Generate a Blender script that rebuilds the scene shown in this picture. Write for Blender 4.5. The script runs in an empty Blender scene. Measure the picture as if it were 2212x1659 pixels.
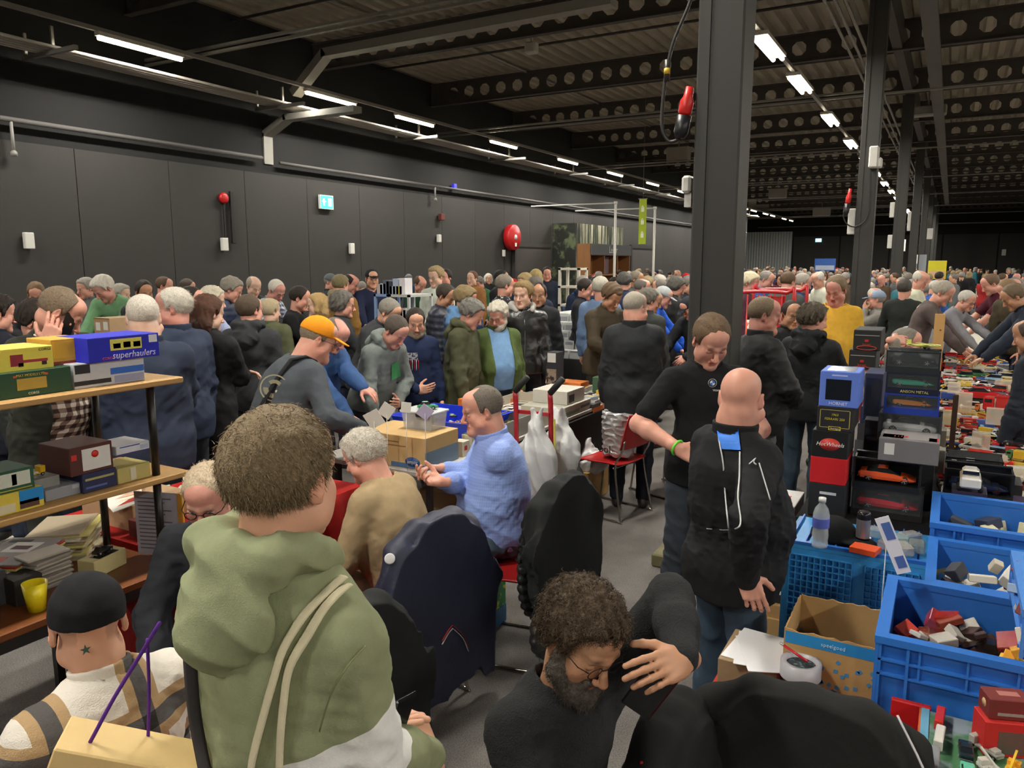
import bpy, math, random
import numpy as np
from mathutils import Vector, Matrix
random.seed(7); RNG = np.random.default_rng(7)
C = bpy.context.scene.collection
scene = bpy.context.scene
R_ = math.radians
# ---------------------------------------------------------------- camera, world, exposure
CAM_H = 2.0; F_PX = 1661.0; PITCH = math.atan(260.5/F_PX); YAW = R_(29.5)
cd = bpy.data.cameras.new('camera'); cam = bpy.data.objects.new('camera', cd); C.objects.link(cam)
cam.location = (0, 0, CAM_H); cam.rotation_euler = (math.pi/2-PITCH, 0, YAW)
cd.sensor_fit = 'HORIZONTAL'; cd.sensor_width = 36; cd.lens = 36*F_PX/2212; cd.clip_start = .05; cd.clip_end = 300
scene.camera = cam
wd = bpy.data.worlds.new('world'); scene.world = wd; wd.use_nodes = True
wd.node_tree.nodes['Background'].inputs[0].default_value = (.9, .95, 1, 1)
wd.node_tree.nodes['Background'].inputs[1].default_value = 0.0
scene.view_settings.view_transform = 'Standard'; scene.view_settings.look = 'None'
scene.view_settings.gamma = 1; scene.view_settings.use_curve_mapping = False
scene.view_settings.exposure = 0.12
scene.cycles.max_bounces = 6; scene.cycles.diffuse_bounces = 4; scene.cycles.glossy_bounces = 2
scene.cycles.transmission_bounces = 4; scene.cycles.transparent_max_bounces = 6
scene.cycles.sample_clamp_indirect = 4; scene.cycles.use_denoising = True; scene.cycles.denoising_prefilter = 'FAST'; scene.cycles.denoising_quality = 'FAST'
scene.cycles.caustics_reflective = False; scene.cycles.caustics_refractive = False
LAMP_W = 210.0        # watts of each ceiling luminaire's area light
LAMP_COL = (1.0, .955, .86)
LAMP_GLOW = 16.0
ROWS_X = (-11.5, -2.8, 5.9, 14.6); LAMP_Z = 5.37

# ---------------------------------------------------------------- pixels of the 2212x1659 frame to points of the hall
def ray(px, py):
    x = (px-1106)/F_PX; u = (829.5-py)/F_PX
    up = u*math.cos(PITCH)-math.sin(PITCH); fw = math.cos(PITCH)+u*math.sin(PITCH)
    return np.array([-math.sin(YAW)*fw+math.cos(YAW)*x, math.cos(YAW)*fw+math.sin(YAW)*x, up])
def W(px, py, z):
    r = ray(px, py); t = (z-CAM_H)/r[2]; return r*t+np.array([0, 0, CAM_H])
def D(px, py, d):
    r = ray(px, py); fw = -math.sin(YAW)*r[0]+math.cos(YAW)*r[1]
    return r*(d/fw)+np.array([0, 0, CAM_H])
# ---------------------------------------------------------------- materials
def lin(h):
    if isinstance(h, (tuple, list)): v = [c for c in h]
    else:
        h = h.lstrip('#'); v = [int(h[i:i+2], 16)/255 for i in (0, 2, 4)]
    return tuple(c/12.92 if c <= .04045 else ((c+.055)/1.055)**2.4 for c in v)+(1.0,)
_M = {}
def mat(name, col='808080', rough=.6, metal=0., noise=0., nscale=30, bump=0., bscale=200, spec=.5, alpha=1., emit=0., sheen=0.,
        kind=None, p=None, coat=0.):
    key = (name, str(col), rough, metal, noise, nscale, bump, bscale, spec, alpha, emit, sheen, kind, str(p), coat)
    if key in _M: return _M[key]
    m = bpy.data.materials.new(name); m.use_nodes = True; nt = m.node_tree; N = nt.nodes; L = nt.links
    b = N['Principled BSDF']; b.inputs['Roughness'].default_value = rough; b.inputs['Metallic'].default_value = metal
    b.inputs['Specular IOR Level'].default_value = spec; b.inputs['Coat Weight'].default_value = coat
    c = lin(col); b.inputs['Base Color'].default_value = c; m.diffuse_color = c
    tc = N.new('ShaderNodeTexCoord'); out = None
    def val(x, y, op='ADD', clamp=False):
        n = N.new('ShaderNodeMath'); n.operation = op; n.use_clamp = clamp
        for i, a in enumerate((x, y)):
            if a is None: continue
            if hasattr(a, 'links') or hasattr(a, 'is_linked'): L.new(a, n.inputs[i])
            else: n.inputs[i].default_value = a
        return n.outputs[0]
    def mix(f, a, bb, mode='MIX'):
        n = N.new('ShaderNodeMix'); n.data_type = 'RGBA'; n.blend_type = mode
        for s, v in ((n.inputs[0], f), (n.inputs[6], a), (n.inputs[7], bb)):
            if hasattr(v, 'is_linked'): L.new(v, s)
            else: s.default_value = v
        return n.outputs[2]
    def nz(sc, det=3, vec=None, rough_=.6):
        n = N.new('ShaderNodeTexNoise'); n.inputs['Scale'].default_value = sc; n.inputs['Detail'].default_value = det
        n.inputs['Roughness'].default_value = rough_
        L.new(vec or tc.outputs['Object'], n.inputs['Vector']); return n.outputs['Fac']
    def sep(): 
        s = N.new('ShaderNodeSeparateXYZ'); L.new(tc.outputs['Object'], s.inputs[0]); return s.outputs
    if kind == 'vcol':
        a = N.new('ShaderNodeAttribute'); a.attribute_name = 'Col'; out = a.outputs['Color']
    elif kind == 'plaid':   # p = (period, base, line, cross[, second])
        s = sep(); per, bs, ln, cr = p[:4]
        def band(o, ph=0., wdt=.5):
            return val(val(val(val(o, 1/per, 'MULTIPLY'), 100+ph, 'ADD'), 1, 'MODULO'), wdt, 'LESS_THAN')
        h1 = band(val(s[0], s[1], 'ADD')); v1 = band(s[2])
        out = mix(v1, mix(h1, lin(bs), lin(ln)), mix(h1, lin(ln), lin(cr)))
    elif kind == 'tartan':  # broad woollen checks: cream ground, charcoal bands edged with tan
        s = sep(); per = p[0]
        def wv(o, ph, wdt): return val(val(val(val(o, 1/per, 'MULTIPLY'), 50+ph, 'ADD'), 1, 'MODULO'), wdt, 'LESS_THAN')
        ax, ay = s[0], s[2]
        t1 = val(wv(ax, .0, .44), wv(ay, .1, .44), 'MAXIMUM'); g1 = val(wv(ax, -.13, .19), wv(ay, -.03, .19), 'MAXIMUM')
        g2 = val(wv(ax, -.13, .19), wv(ay, -.03, .19), 'MULTIPLY')
        out = mix(g1, mix(t1, lin('e4ddd2'), lin('b89a72')), lin('5a5757')); out = mix(g2, out, lin('2c2b2a'))
    elif kind == 'finecheck':
        s = sep(); per = p[0]
        def ln_(o): return val(val(val(val(o, 1/per, 'MULTIPLY'), 100, 'ADD'), 1, 'MODULO'), .16, 'LESS_THAN')
        out = mix(val(ln_(val(s[0], s[1], 'ADD')), ln_(s[2]), 'MAXIMUM'), c, lin(p[1]))
    elif kind == 'puffer':
        s = sep()
    elif kind == 'wood':
        w = N.new('ShaderNodeMapping'); L.new(tc.outputs['Object'], w.inputs[0]); w.inputs['Scale'].default_value = p[1] if len(p) > 1 else (8, 1, 8)
        out = mix(nz(4, 5, w.outputs[0]), c, lin(p[0]))
    elif kind == 'two':     # noise between two colours, hard
        r = N.new('ShaderNodeValToRGB'); L.new(nz(nscale, 4), r.inputs[0]); r.color_ramp.elements[0].color = c
        r.color_ramp.elements[0].position = p[1]; r.color_ramp.elements[1].position = p[2]; r.color_ramp.elements[1].color = lin(p[0]); out = r.outputs[0]
    elif kind == 'forest':
        w = N.new('ShaderNodeMapping'); L.new(tc.outputs['Object'], w.inputs[0]); w.inputs['Scale'].default_value = (1, 2.6, .16)
        r = N.new('ShaderNodeValToRGB'); L.new(nz(2.4, 6, w.outputs[0], .7), r.inputs[0])
        e = r.color_ramp.elements; e[0].position = .38; e[0].color = lin('0d0f0c'); e[1].position = .66; e[1].color = lin('d8d2bd')
        e2 = e.new(.5); e2.color = lin('4d5740'); e3 = e.new(.56); e3.color = lin('a9a58b'); out = r.outputs[0]
    elif kind == 'halfs':   # a second colour inside a set of half-spaces of object space
        m_ = None
        for (n3, d_) in p[1]:
            v = N.new('ShaderNodeVectorMath'); v.operation = 'DOT_PRODUCT'; L.new(tc.outputs['Object'], v.inputs[0]); v.inputs[1].default_value = n3; g_ = val(v.outputs['Value'], d_, 'GREATER_THAN'); m_ = g_ if m_ is None else val(m_, g_, 'MULTIPLY')
        out = mix(m_, c, lin(p[0]))
    if noise:
        n_ = N.new('ShaderNodeMapRange'); L.new(nz(nscale, 4), n_.inputs[0]); n_.inputs[1].default_value = .25; n_.inputs[2].default_value = .75
        n_.inputs[3].default_value = 1-noise; n_.inputs[4].default_value = 1+noise
        cb = N.new('ShaderNodeCombineXYZ')
        for i in range(3): L.new(n_.outputs[0], cb.inputs[i])
        out = mix(1.0, out if out is not None else c, cb.outputs[0], 'MULTIPLY')
    if out is not None: L.new(out, b.inputs['Base Color'])
    if bump:
        bn = N.new('ShaderNodeBump'); bn.inputs['Strength'].default_value = bump; bn.inputs['Distance'].default_value = .01
        L.new(nz(bscale, 3), bn.inputs['Height']); L.new(bn.outputs[0], b.inputs['Normal'])
    if alpha < 1: b.inputs['Alpha'].default_value = alpha
    if emit:
        b.inputs['Emission Color'].default_value = c; b.inputs['Emission Strength'].default_value = emit
    if sheen: b.inputs['Sheen Weight'].default_value = sheen
    _M[key] = m; return m
def fabric(col, rough=.9, b=.25, bs=350, n=.10, **k): return mat('fabric', col, rough, bump=b, bscale=bs, noise=n, nscale=22, spec=.25, **k)
def plastic(col, rough=.4, **k): return mat('plastic', col, rough, **k)
def card(col, **k): return mat('card', col, k.pop('rough', .7), noise=.05, nscale=14, **k)
CLEAR = None
def clear(a=.16, col='e8eef0', rough=.08): return mat('clear_plastic', col, rough, alpha=a, spec=.8)
# ---------------------------------------------------------------- objects and tags
def link(o, parent=None, loc=None, rz=0, rot=None, scale=None):
    C.objects.link(o)
    if parent is not None: o.parent = parent
    if loc is not None: o.location = loc
    if rot is not None: o.rotation_euler = rot
    elif rz: o.rotation_euler = (0, 0, rz)
    if scale is not None: o.scale = scale if hasattr(scale, '__len__') else (scale,)*3
    return o
def tag(o, label=None, cat=None, group=None, kind=None):
    if label: o['label'] = label
    if cat: o['category'] = cat
    if group: o['group'] = group
    if kind: o['kind'] = kind
    return o
def thing(name, label, cat, loc=(0, 0, 0), rz=0, group=None, rot=None, scale=None):
    return tag(link(bpy.data.objects.new(name, None), None, loc, rz, rot, scale), label, cat, group)
def npmesh(name, V, Q, mats, mi=None, smooth=True, col=None, T=None):
    """numpy verts, quads (n,4) and optional tris (m,3) to a mesh"""
    me = bpy.data.meshes.new(name); V = np.asarray(V, np.float32); Q = np.asarray(Q, np.int32).reshape(-1, 4)
    nq = len(Q); T = np.zeros((0, 3), np.int32) if T is None else np.asarray(T, np.int32)
    me.vertices.add(len(V)); me.vertices.foreach_set('co', V.ravel())
    me.loops.add(nq*4+len(T)*3); me.loops.foreach_set('vertex_index', np.concatenate([Q.ravel(), T.ravel()]).astype(np.int32))
    me.polygons.add(nq+len(T)); st = np.concatenate([np.arange(nq)*4, nq*4+np.arange(len(T))*3]).astype(np.int32)
    me.polygons.foreach_set('loop_start', st)
    for m in (mats if isinstance(mats, (list, tuple)) else [mats]): me.materials.append(m)
    if mi is not None: me.polygons.foreach_set('material_index', np.asarray(mi, np.int32))
    me.polygons.foreach_set('use_smooth', np.full(nq+len(T), smooth))
    me.update(calc_edges=True)
    if col is not None:
        a = me.color_attributes.new('Col', 'BYTE_COLOR', 'POINT'); cc = np.ones((len(V), 4), np.float32); cc[:, :3] = col
        a.data.foreach_set('color', cc.ravel())
    return me
def rz3(a): c, s = math.cos(a), math.sin(a); return np.array([[c, -s, 0], [s, c, 0], [0, 0, 1.]])
def rx3(a): c, s = math.cos(a), math.sin(a); return np.array([[1, 0, 0], [0, c, -s], [0, s, c.real]])
def ry3(a): c, s = math.cos(a), math.sin(a); return np.array([[c, 0, s], [0, 1, 0], [-s, 0, c]])
class MB:
    """collects faces of simple solids; every solid takes a material index"""
    def __init__(s): s.v = []; s.f = []; s.m = []; s.sm = []
    def add(s, V, F, m=0, sm=False):
        o = len(s.v); s.v += [tuple(map(float, p)) for p in V]; s.f += [tuple(int(i)+o for i in f) for f in F]; s.m += [m]*len(F); s.sm += [sm]*len(F); return s
    def box(s, c, size, m=0, rot=None, bev=0.):
        x, y, z = (d/2 for d in size); b = min(bev, x*.9, y*.9, z*.9)
        if b <= 0:
            V = np.array([(i*x, j*y, k*z) for i in (-1, 1) for j in (-1, 1) for k in (-1, 1)], float)
            F = [(0, 1, 3, 2), (4, 6, 7, 5), (0, 4, 5, 1), (2, 3, 7, 6), (0, 2, 6, 4), (1, 5, 7, 3)]
        else:
            V = []; idx = {}
            for i in (-1, 1):
                for j in (-1, 1):
                    for k in (-1, 1):
                        for a in range(3):
                            p = [i*(x-b), j*(y-b), k*(z-b)]; p[a] = (i*x, j*y, k*z)[a]; idx[(i, j, k, a)] = len(V); V.append(p)
            V = np.array(V); F = []
            g = lambda i, j, k, a: idx[(i, j, k, a)]
            for sgn in (-1, 1):
                q = [g(sgn, -1, -1, 0), g(sgn, 1, -1, 0), g(sgn, 1, 1, 0), g(sgn, -1, 1, 0)]; F.append(q if sgn > 0 else q[::-1])
                q = [g(-1, sgn, -1, 1), g(-1, sgn, 1, 1), g(1, sgn, 1, 1), g(1, sgn, -1, 1)]; F.append(q if sgn > 0 else q[::-1])
                q = [g(-1, -1, sgn, 2), g(1, -1, sgn, 2), g(1, 1, sgn, 2), g(-1, 1, sgn, 2)]; F.append(q if sgn > 0 else q[::-1])
            for a1 in (-1, 1):
                for a2 in (-1, 1):
                    q = [g(a1, a2, -1, 0), g(a1, a2, -1, 1), g(a1, a2, 1, 1), g(a1, a2, 1, 0)]; F.append(q if a1*a2 > 0 else q[::-1])
                    q = [g(a1, -1, a2, 2), g(a1, -1, a2, 0), g(a1, 1, a2, 0), g(a1, 1, a2, 2)]; F.append(q if a1*a2 > 0 else q[::-1])
                    q = [g(-1, a1, a2, 1), g(-1, a1, a2, 2), g(1, a1, a2, 2), g(1, a1, a2, 1)]; F.append(q if a1*a2 > 0 else q[::-1])
            for i in (-1, 1):
                for j in (-1, 1):
                    for k in (-1, 1):
                        q = [g(i, j, k, 0), g(i, j, k, 1), g(i, j, k, 2)]; F.append(q if i*j*k > 0 else q[::-1])
        if rot is not None: V = V @ np.asarray(rot).T
        return s.add(V+np.array(c, float), F, m)
    def b2(s, lo, hi, m=0, bev=0.): return s.box([(a+b)/2 for a, b in zip(lo, hi)], [abs(b-a) for a, b in zip(lo, hi)], m, None, bev)
    def lathe(s, prof, c=(0, 0, 0), m=0, n=20, rot=None, sm=True, capb=True, capt=True, sy=1.):
        a = np.linspace(0, 2*math.pi, n, endpoint=False); V = []
        for r, z in prof: V += [(r*math.cos(t), r*sy*math.sin(t), z) for t in a]
        F = [(i*n+j, i*n+(j+1) % n, (i+1)*n+(j+1) % n, (i+1)*n+j) for i in range(len(prof)-1) for j in range(n)]
        if capb: F.append(tuple(range(n))[::-1])
        if capt: F.append(tuple(range((len(prof)-1)*n, len(prof)*n)))
        V = np.array(V)
        if rot is not None: V = V @ np.asarray(rot).T
        return s.add(V+np.array(c, float), F, m, sm)
    def tube(s, pts, r, m=0, n=8, closed=False, sm=True, flat=1.):
        P = np.array(pts, float); k = len(P); rr = np.broadcast_to(np.array(r, float), (k,))
        Tn = np.zeros_like(P)
        for i in range(k):
            a = P[(i-1) % k] if (closed or i > 0) else P[i]; b = P[(i+1) % k] if (closed or i < k-1) else P[i]
            Tn[i] = (b-a)/(np.linalg.norm(b-a)+1e-9)
        u = np.cross(Tn[0], (0, 0, 1.)); u = u if np.linalg.norm(u) > .1 else np.cross(Tn[0], (1., 0, 0)); V = []
        for i in range(k):
            u = u-Tn[i]*np.dot(u, Tn[i]); u /= np.linalg.norm(u)+1e-9; w = np.cross(Tn[i], u)
            V += [P[i]+rr[i]*(math.cos(t)*u+flat*math.sin(t)*w) for t in np.linspace(0, 2*math.pi, n, endpoint=False)]
        F = [(i*n+j, i*n+(j+1) % n, ((i+1) % k)*n+(j+1) % n, ((i+1) % k)*n+j) for i in range(k if closed else k-1) for j in range(n)]
        if not closed: F += [tuple(range(n))[::-1], tuple(range((k-1)*n, k*n))]
        return s.add(V, F, m, sm)
    def grid(s, P, m=0, sm=True, two=False):
        P = np.asarray(P, float); a, b = P.shape[:2]
        F = [(i*b+j, i*b+j+1, (i+1)*b+j+1, (i+1)*b+j) for i in range(a-1) for j in range(b-1)]
        return s.add(P.reshape(-1, 3), F, m, sm)
    def mesh(s, name, mats):
        me = bpy.data.meshes.new(name); me.from_pydata(s.v, [], s.f)
        for m in (mats if isinstance(mats, (list, tuple)) else [mats]): me.materials.append(m)
        me.polygons.foreach_set('material_index', s.m); me.polygons.foreach_set('use_smooth', s.sm); me.update(); return me
    def obj(s, name, mats, parent=None, **k): return link(bpy.data.objects.new(name, s.mesh(name, mats)), parent, **k)
def text(name, s, size, m, parent=None, loc=(0, 0, 0), rot=(0, 0, 0), align='CENTER', ext=.0006, shear=0.):
    c = bpy.data.curves.new(name, 'FONT'); c.body = s; c.size = size; c.align_x = align; c.align_y = 'CENTER'; c.extrude = ext; c.shear = shear
    c.resolution_u = 2; c.materials.append(m); o = bpy.data.objects.new(name, c); C.objects.link(o); dg = bpy.context.evaluated_depsgraph_get(); me = bpy.data.meshes.new_from_object(o.evaluated_get(dg)); bpy.data.objects.remove(o); me.name = name
    return link(bpy.data.objects.new(name, me), parent, loc, rot=rot)
def dup(o, parent=None):
    c = o.copy(); C.objects.link(c)
    if parent is not None: c.parent = parent
    for ch in list(o.children): dup(ch, c)
    return c
def paint(o, m, slot=0):
    o.material_slots[slot].link = 'OBJECT'; o.material_slots[slot].material = m; return o
# ---------------------------------------------------------------- implicit surfaces, meshed with surface nets
def smin(a, b, k):
    h = np.clip(.5+.5*(b-a)/k, 0, 1); return b*(1-h)+a*h-k*h*(1-h)
class Field:
    def __init__(s, lo, hi, res):
        s.lo = np.array(lo, float); s.res = res; s.n = np.maximum(4, np.ceil((np.array(hi)-s.lo)/res).astype(int)+1)
        s.F = np.full(s.n, .25, np.float32); s.ax = [(s.lo[i]+np.arange(s.n[i])*res).astype(np.float32) for i in range(3)]
    def sl(s, lo, hi):
        i0 = np.clip(np.floor((np.array(lo)-s.lo)/s.res).astype(int), 0, s.n); i1 = np.clip(np.ceil((np.array(hi)-s.lo)/s.res).astype(int)+1, 0, s.n)
        if np.any(i1 <= i0): return None, None
        S = tuple(slice(a, b) for a, b in zip(i0, i1))
        P = np.stack(np.meshgrid(*(s.ax[i][S[i]] for i in range(3)), indexing='ij'), -1); return S, P
    def put(s, S, d, k, mode):
        F = s.F[S]
        if mode == 'u': s.F[S] = smin(F, d, k) if k > 0 else np.minimum(F, d)
        else: s.F[S] = -smin(-F, d, k) if k > 0 else np.maximum(F, -d)
    def cone(s, a, b, ra, rb=None, k=.02, mode='u'):
        rb = ra if rb is None else rb; a = np.array(a, np.float32); b = np.array(b, np.float32); m = max(ra, rb)+k+s.res*2
        S, P = s.sl(np.minimum(a, b)-m, np.maximum(a, b)+m)
        if S is None: return s
        ab = b-a; t = np.clip(((P-a)@ab)/(ab@ab+1e-9), 0, 1); d = np.linalg.norm(P-a-t[..., None]*ab, axis=-1)-(ra+(rb-ra)*t)
        s.put(S, d, k, mode); return s
    def path(s, pts, rr, k=.02, mode='u'):
        for i in range(len(pts)-1): s.cone(pts[i], pts[i+1], rr[i], rr[i+1], k, mode)
        return s
    def ell(s, c, r, k=.02, R=None, mode='u', cut=None):
        c = np.array(c, np.float32); r = np.array(r, np.float32); m = r.max()+k+s.res*2
        S, P = s.sl(c-m, c+m)
        if S is None: return s
        q = P-c
        if R is not None: q = q@np.asarray(R, np.float32)
        k0 = np.linalg.norm(q/r, axis=-1); k1 = np.linalg.norm(q/(r*r), axis=-1)+1e-6; d = k0*(k0-1)/k1
        if cut is not None: d = np.maximum(d, cut(q))
        s.put(S, d, k, mode); return s
    def plane(s, c, n, k=.0):
        """cut away everything on the side of n"""
        n = np.array(n, float); n = n/np.linalg.norm(n)
        P = (s.ax[0][:, None, None]-c[0])*n[0]+(s.ax[1][None, :, None]-c[1])*n[1]+(s.ax[2][None, None, :]-c[2])*n[2]
        s.F = np.maximum(s.F, P.astype(np.float32)) if k <= 0 else -smin(-s.F, -P.astype(np.float32), k); return s
    def noise(s, fn):
        I = np.nonzero(np.abs(s.F) < .045); P = np.stack([s.ax[i][I[i]] for i in range(3)], -1)
        if len(P): s.F[I] += fn(P).astype(np.float32)
        return s
    def net(s):
        F = s.F; F[0], F[-1] = .1, .1; F[:, 0], F[:, -1] = .1, .1; F[:, :, 0], F[:, :, -1] = .1, .1
        ins = F < 0; cs = np.zeros(np.array(F.shape)-1, np.int8)
        for i in (0, 1):
            for j in (0, 1):
                for k in (0, 1):
                    cs += ins[i:F.shape[0]-1+i, j:F.shape[1]-1+j, k:F.shape[2]-1+k]
        act = np.nonzero((cs > 0) & (cs < 8)); n = len(act[0])
        if n == 0: return np.zeros((0, 3)), np.zeros((0, 4), int)
        idx = np.full(cs.shape, -1, np.int64); idx[act] = np.arange(n)
        A = np.stack(act, -1); acc = np.zeros((n, 3)); cnt = np.zeros(n)
        cor = [(0, 0, 0), (1, 0, 0), (0, 1, 0), (1, 1, 0), (0, 0, 1), (1, 0, 1), (0, 1, 1), (1, 1, 1)]
        val = [F[A[:, 0]+c[0], A[:, 1]+c[1], A[:, 2]+c[2]] for c in cor]
        for i in range(8):
            for ax_ in range(3):
                j = i | (1 << ax_)
                if j == i: continue
                a, b = val[i], val[j]; m = (a < 0) != (b < 0); t = np.where(m, a/(a-b+1e-12*(a == b)), 0)
                p = np.array(cor[i], float)[None]+t[:, None]*(np.array(cor[j])-np.array(cor[i]))[None]
                acc += p*m[:, None]; cnt += m
        V = (A+acc/cnt[:, None])*s.res+s.lo
        Q = []
        for ax_ in range(3):
            sl0 = [slice(1, -1)]*3; sl0[ax_] = slice(0, -1); sl1 = [slice(1, -1)]*3; sl1[ax_] = slice(1, None)
            a, b = ins[tuple(sl0)], ins[tuple(sl1)]; E = np.stack(np.nonzero(a != b), -1)
            if not len(E): continue
            off = np.ones(3, int); off[ax_] = 0; E = E+off; fl = ins[E[:, 0], E[:, 1], E[:, 2]]
            u, v = (ax_+1) % 3, (ax_+2) % 3; e = np.eye(3, dtype=int)
            q = np.stack([idx[tuple((E-e[u]-e[v]).T)], idx[tuple((E-e[v]).T)], idx[tuple(E.T)], idx[tuple((E-e[u]).T)]], -1)
            q[~fl] = q[~fl][:, ::-1]; Q.append(q)
        Q = np.concatenate(Q); return V, Q[(Q >= 0).all(1)]
def joinVQ(parts):
    V, Q, o = [], [], 0
    for v, q in parts: V.append(v); Q.append(q+o); o += len(v)
    return np.concatenate(V), np.concatenate(Q)
def waves(seed, n=6, lam=.1, st=(1, 1, 1)):
    r = np.random.default_rng(seed); K = r.normal(size=(n, 3)); K /= np.linalg.norm(K, axis=1)[:, None]; K = K*np.array(st)*(2*math.pi/lam)*r.uniform(.6, 1.6, (n, 1)); ph = r.uniform(0, 6.28, n); ph3 = r.uniform(0, 6.28, 3)
    W2 = r.normal(size=(3, 3))*8
    def f(P):
        Pw = P+.018*np.sin(P@W2.T+ph3)
        return np.sin(Pw@K.T+ph).mean(1)*math.sqrt(n)*.5
    return f
def ridged(seed, n=3, lam=.1, st=(1, 1, 1)):
    a = waves(seed, n, lam, st); return lambda P: 1.6*np.clip(1-1.6*np.abs(a(P)), 0, 1)**1.5-.5
# ---------------------------------------------------------------- people
SKINS = {'fair': 'cf9d82', 'pink': 'd09884', 'tan': 'b5876a', 'pale': 'd6ae98', 'red': 'c98f80'}
def hexmix(a, b, t):
    a, b = lin(a)[:3], lin(b)[:3]; return np.array([x*(1-t)+y*t for x, y in zip(a, b)])
SKIN_M = mat('skin', 'ffffff', .5, kind='vcol', bump=.08, bscale=160, spec=.35)
SKIN_M.node_tree.nodes['Principled BSDF'].inputs['Subsurface Weight'].default_value = .12
SKIN_M.node_tree.nodes['Principled BSDF'].inputs['Subsurface Radius'].default_value = (.012, .005, .003)
HAIRS = {'grey': '8d8780', 'white': 'cfc8bb', 'dark': '2a211c', 'brown': '5a4533', 'light': '9a7f58', 'blond': 'b99a68', 'black': '1c1917',
         'salt': '6b655e', 'auburn': '4e3021', 'hood': '7d6c52'}
def hairmat(c): return mat('hair', HAIRS.get(c, c), .55, noise=.38, nscale=140, bump=.6, bscale=260, spec=.3)

def head_prims(f, T, w=1., fat=0., detail=True):
    """T(p) maps head space (x right, y forward, z up, metres, centre between the ears) to the body's space; T.R is its rotation"""
    R = T.R; q = lambda *p: T(p)
    f.ell(q(0, -.012, .034), (.075*w, .094, .084), .02, R)
    f.ell(q(0, .028, -.028), (.060*w, .062, .082), .03, R)
    for s_ in (-1, 1):
        f.cone(q(s_*.040*w, .015, -.062), q(s_*.012, .070, -.094), .030+fat*.4, .021+fat*.3, .025)
        f.ell(q(s_*.041*w, .058, -.026), (.024, .022, .026), .02, R)
        f.ell(q(s_*.045*w, .035, -.055), (.022+fat, .03, .03), .025, R)
    f.ell(q(0, .048, .055), (.058*w, .046, .050), .03, R)
    f.ell(q(0, .080, -.097), (.018, .015, .015), .018, R)
    if detail:
        f.cone(q(-.036, .079, .021), q(0, .088, .016), .0115, .010, .014); f.cone(q(.036, .079, .021), q(0, .088, .016), .0115, .010, .014)
        for s_ in (-1, 1): f.ell(q(s_*.032, .100, .001), (.018, .016, .0125), .012, R, 'cut')
        for s_ in (-1, 1): f.ell(q(s_*.031, .0745, .001), (.0155, .0135, .0125), .005, R)
    f.cone(q(0, .086, .010), q(0, .110, -.032), .0075, .0125, .010)
    f.ell(q(0, .112, -.035), (.0105, .0105, .0095), .006, R)
    for s_ in (-1, 1): f.ell(q(s_*.0125, .099, -.038), (.0078, .010, .0075), .006, R)
    if detail:
        f.cone(q(-.016, .086, -.0605), q(.016, .086, -.0605), .0062, None, .008); f.cone(q(-.013, .085, -.073), q(.013, .085, -.073), .0072, None, .007)
        f.cone(q(-.022, .095, -.0665), q(.022, .095, -.0665), .0022, None, .006, 'cut')
    for s_ in (-1, 1):
        Re = R@rz3(s_*-.45)@rx3(-.15)
        f.ell(q(s_*.078*w, -.006, -.004), (.0075, .0175, .030), .007, Re); f.ell(q(s_*.086*w, .000, .003), (.006, .0105, .018), .004, Re, 'cut')
        f.ell(q(s_*.076*w, .002, -.026), (.007, .009, .009), .005, Re)
class Frame:
    def __init__(s, o, R, k=1.): s.o = np.array(o, float); s.R = np.array(R, float); s.k = k
    def __call__(s, p): return s.o+s.R@(np.array(p, float)*s.k)
    def inv(s, P): return ((P-s.o)@s.R)/s.k
HAIRLINE = {  # (y, z) pairs: lowest hair height along the head from back to front
    'short': [(-.11, -.055), (-.03, -.045), (-.012, -.03), (.004, .02), (.016, -.012), (.03, -.008), (.036, .03), (.05, .05), (.066, .072), (.1, .078)],
    'receding': [(-.11, -.05), (-.03, -.04), (-.012, -.03), (.004, .02), (.014, -.01), (.026, .0), (.032, .05), (.04, .09), (.05, .112), (.06, .2)],
}
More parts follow.
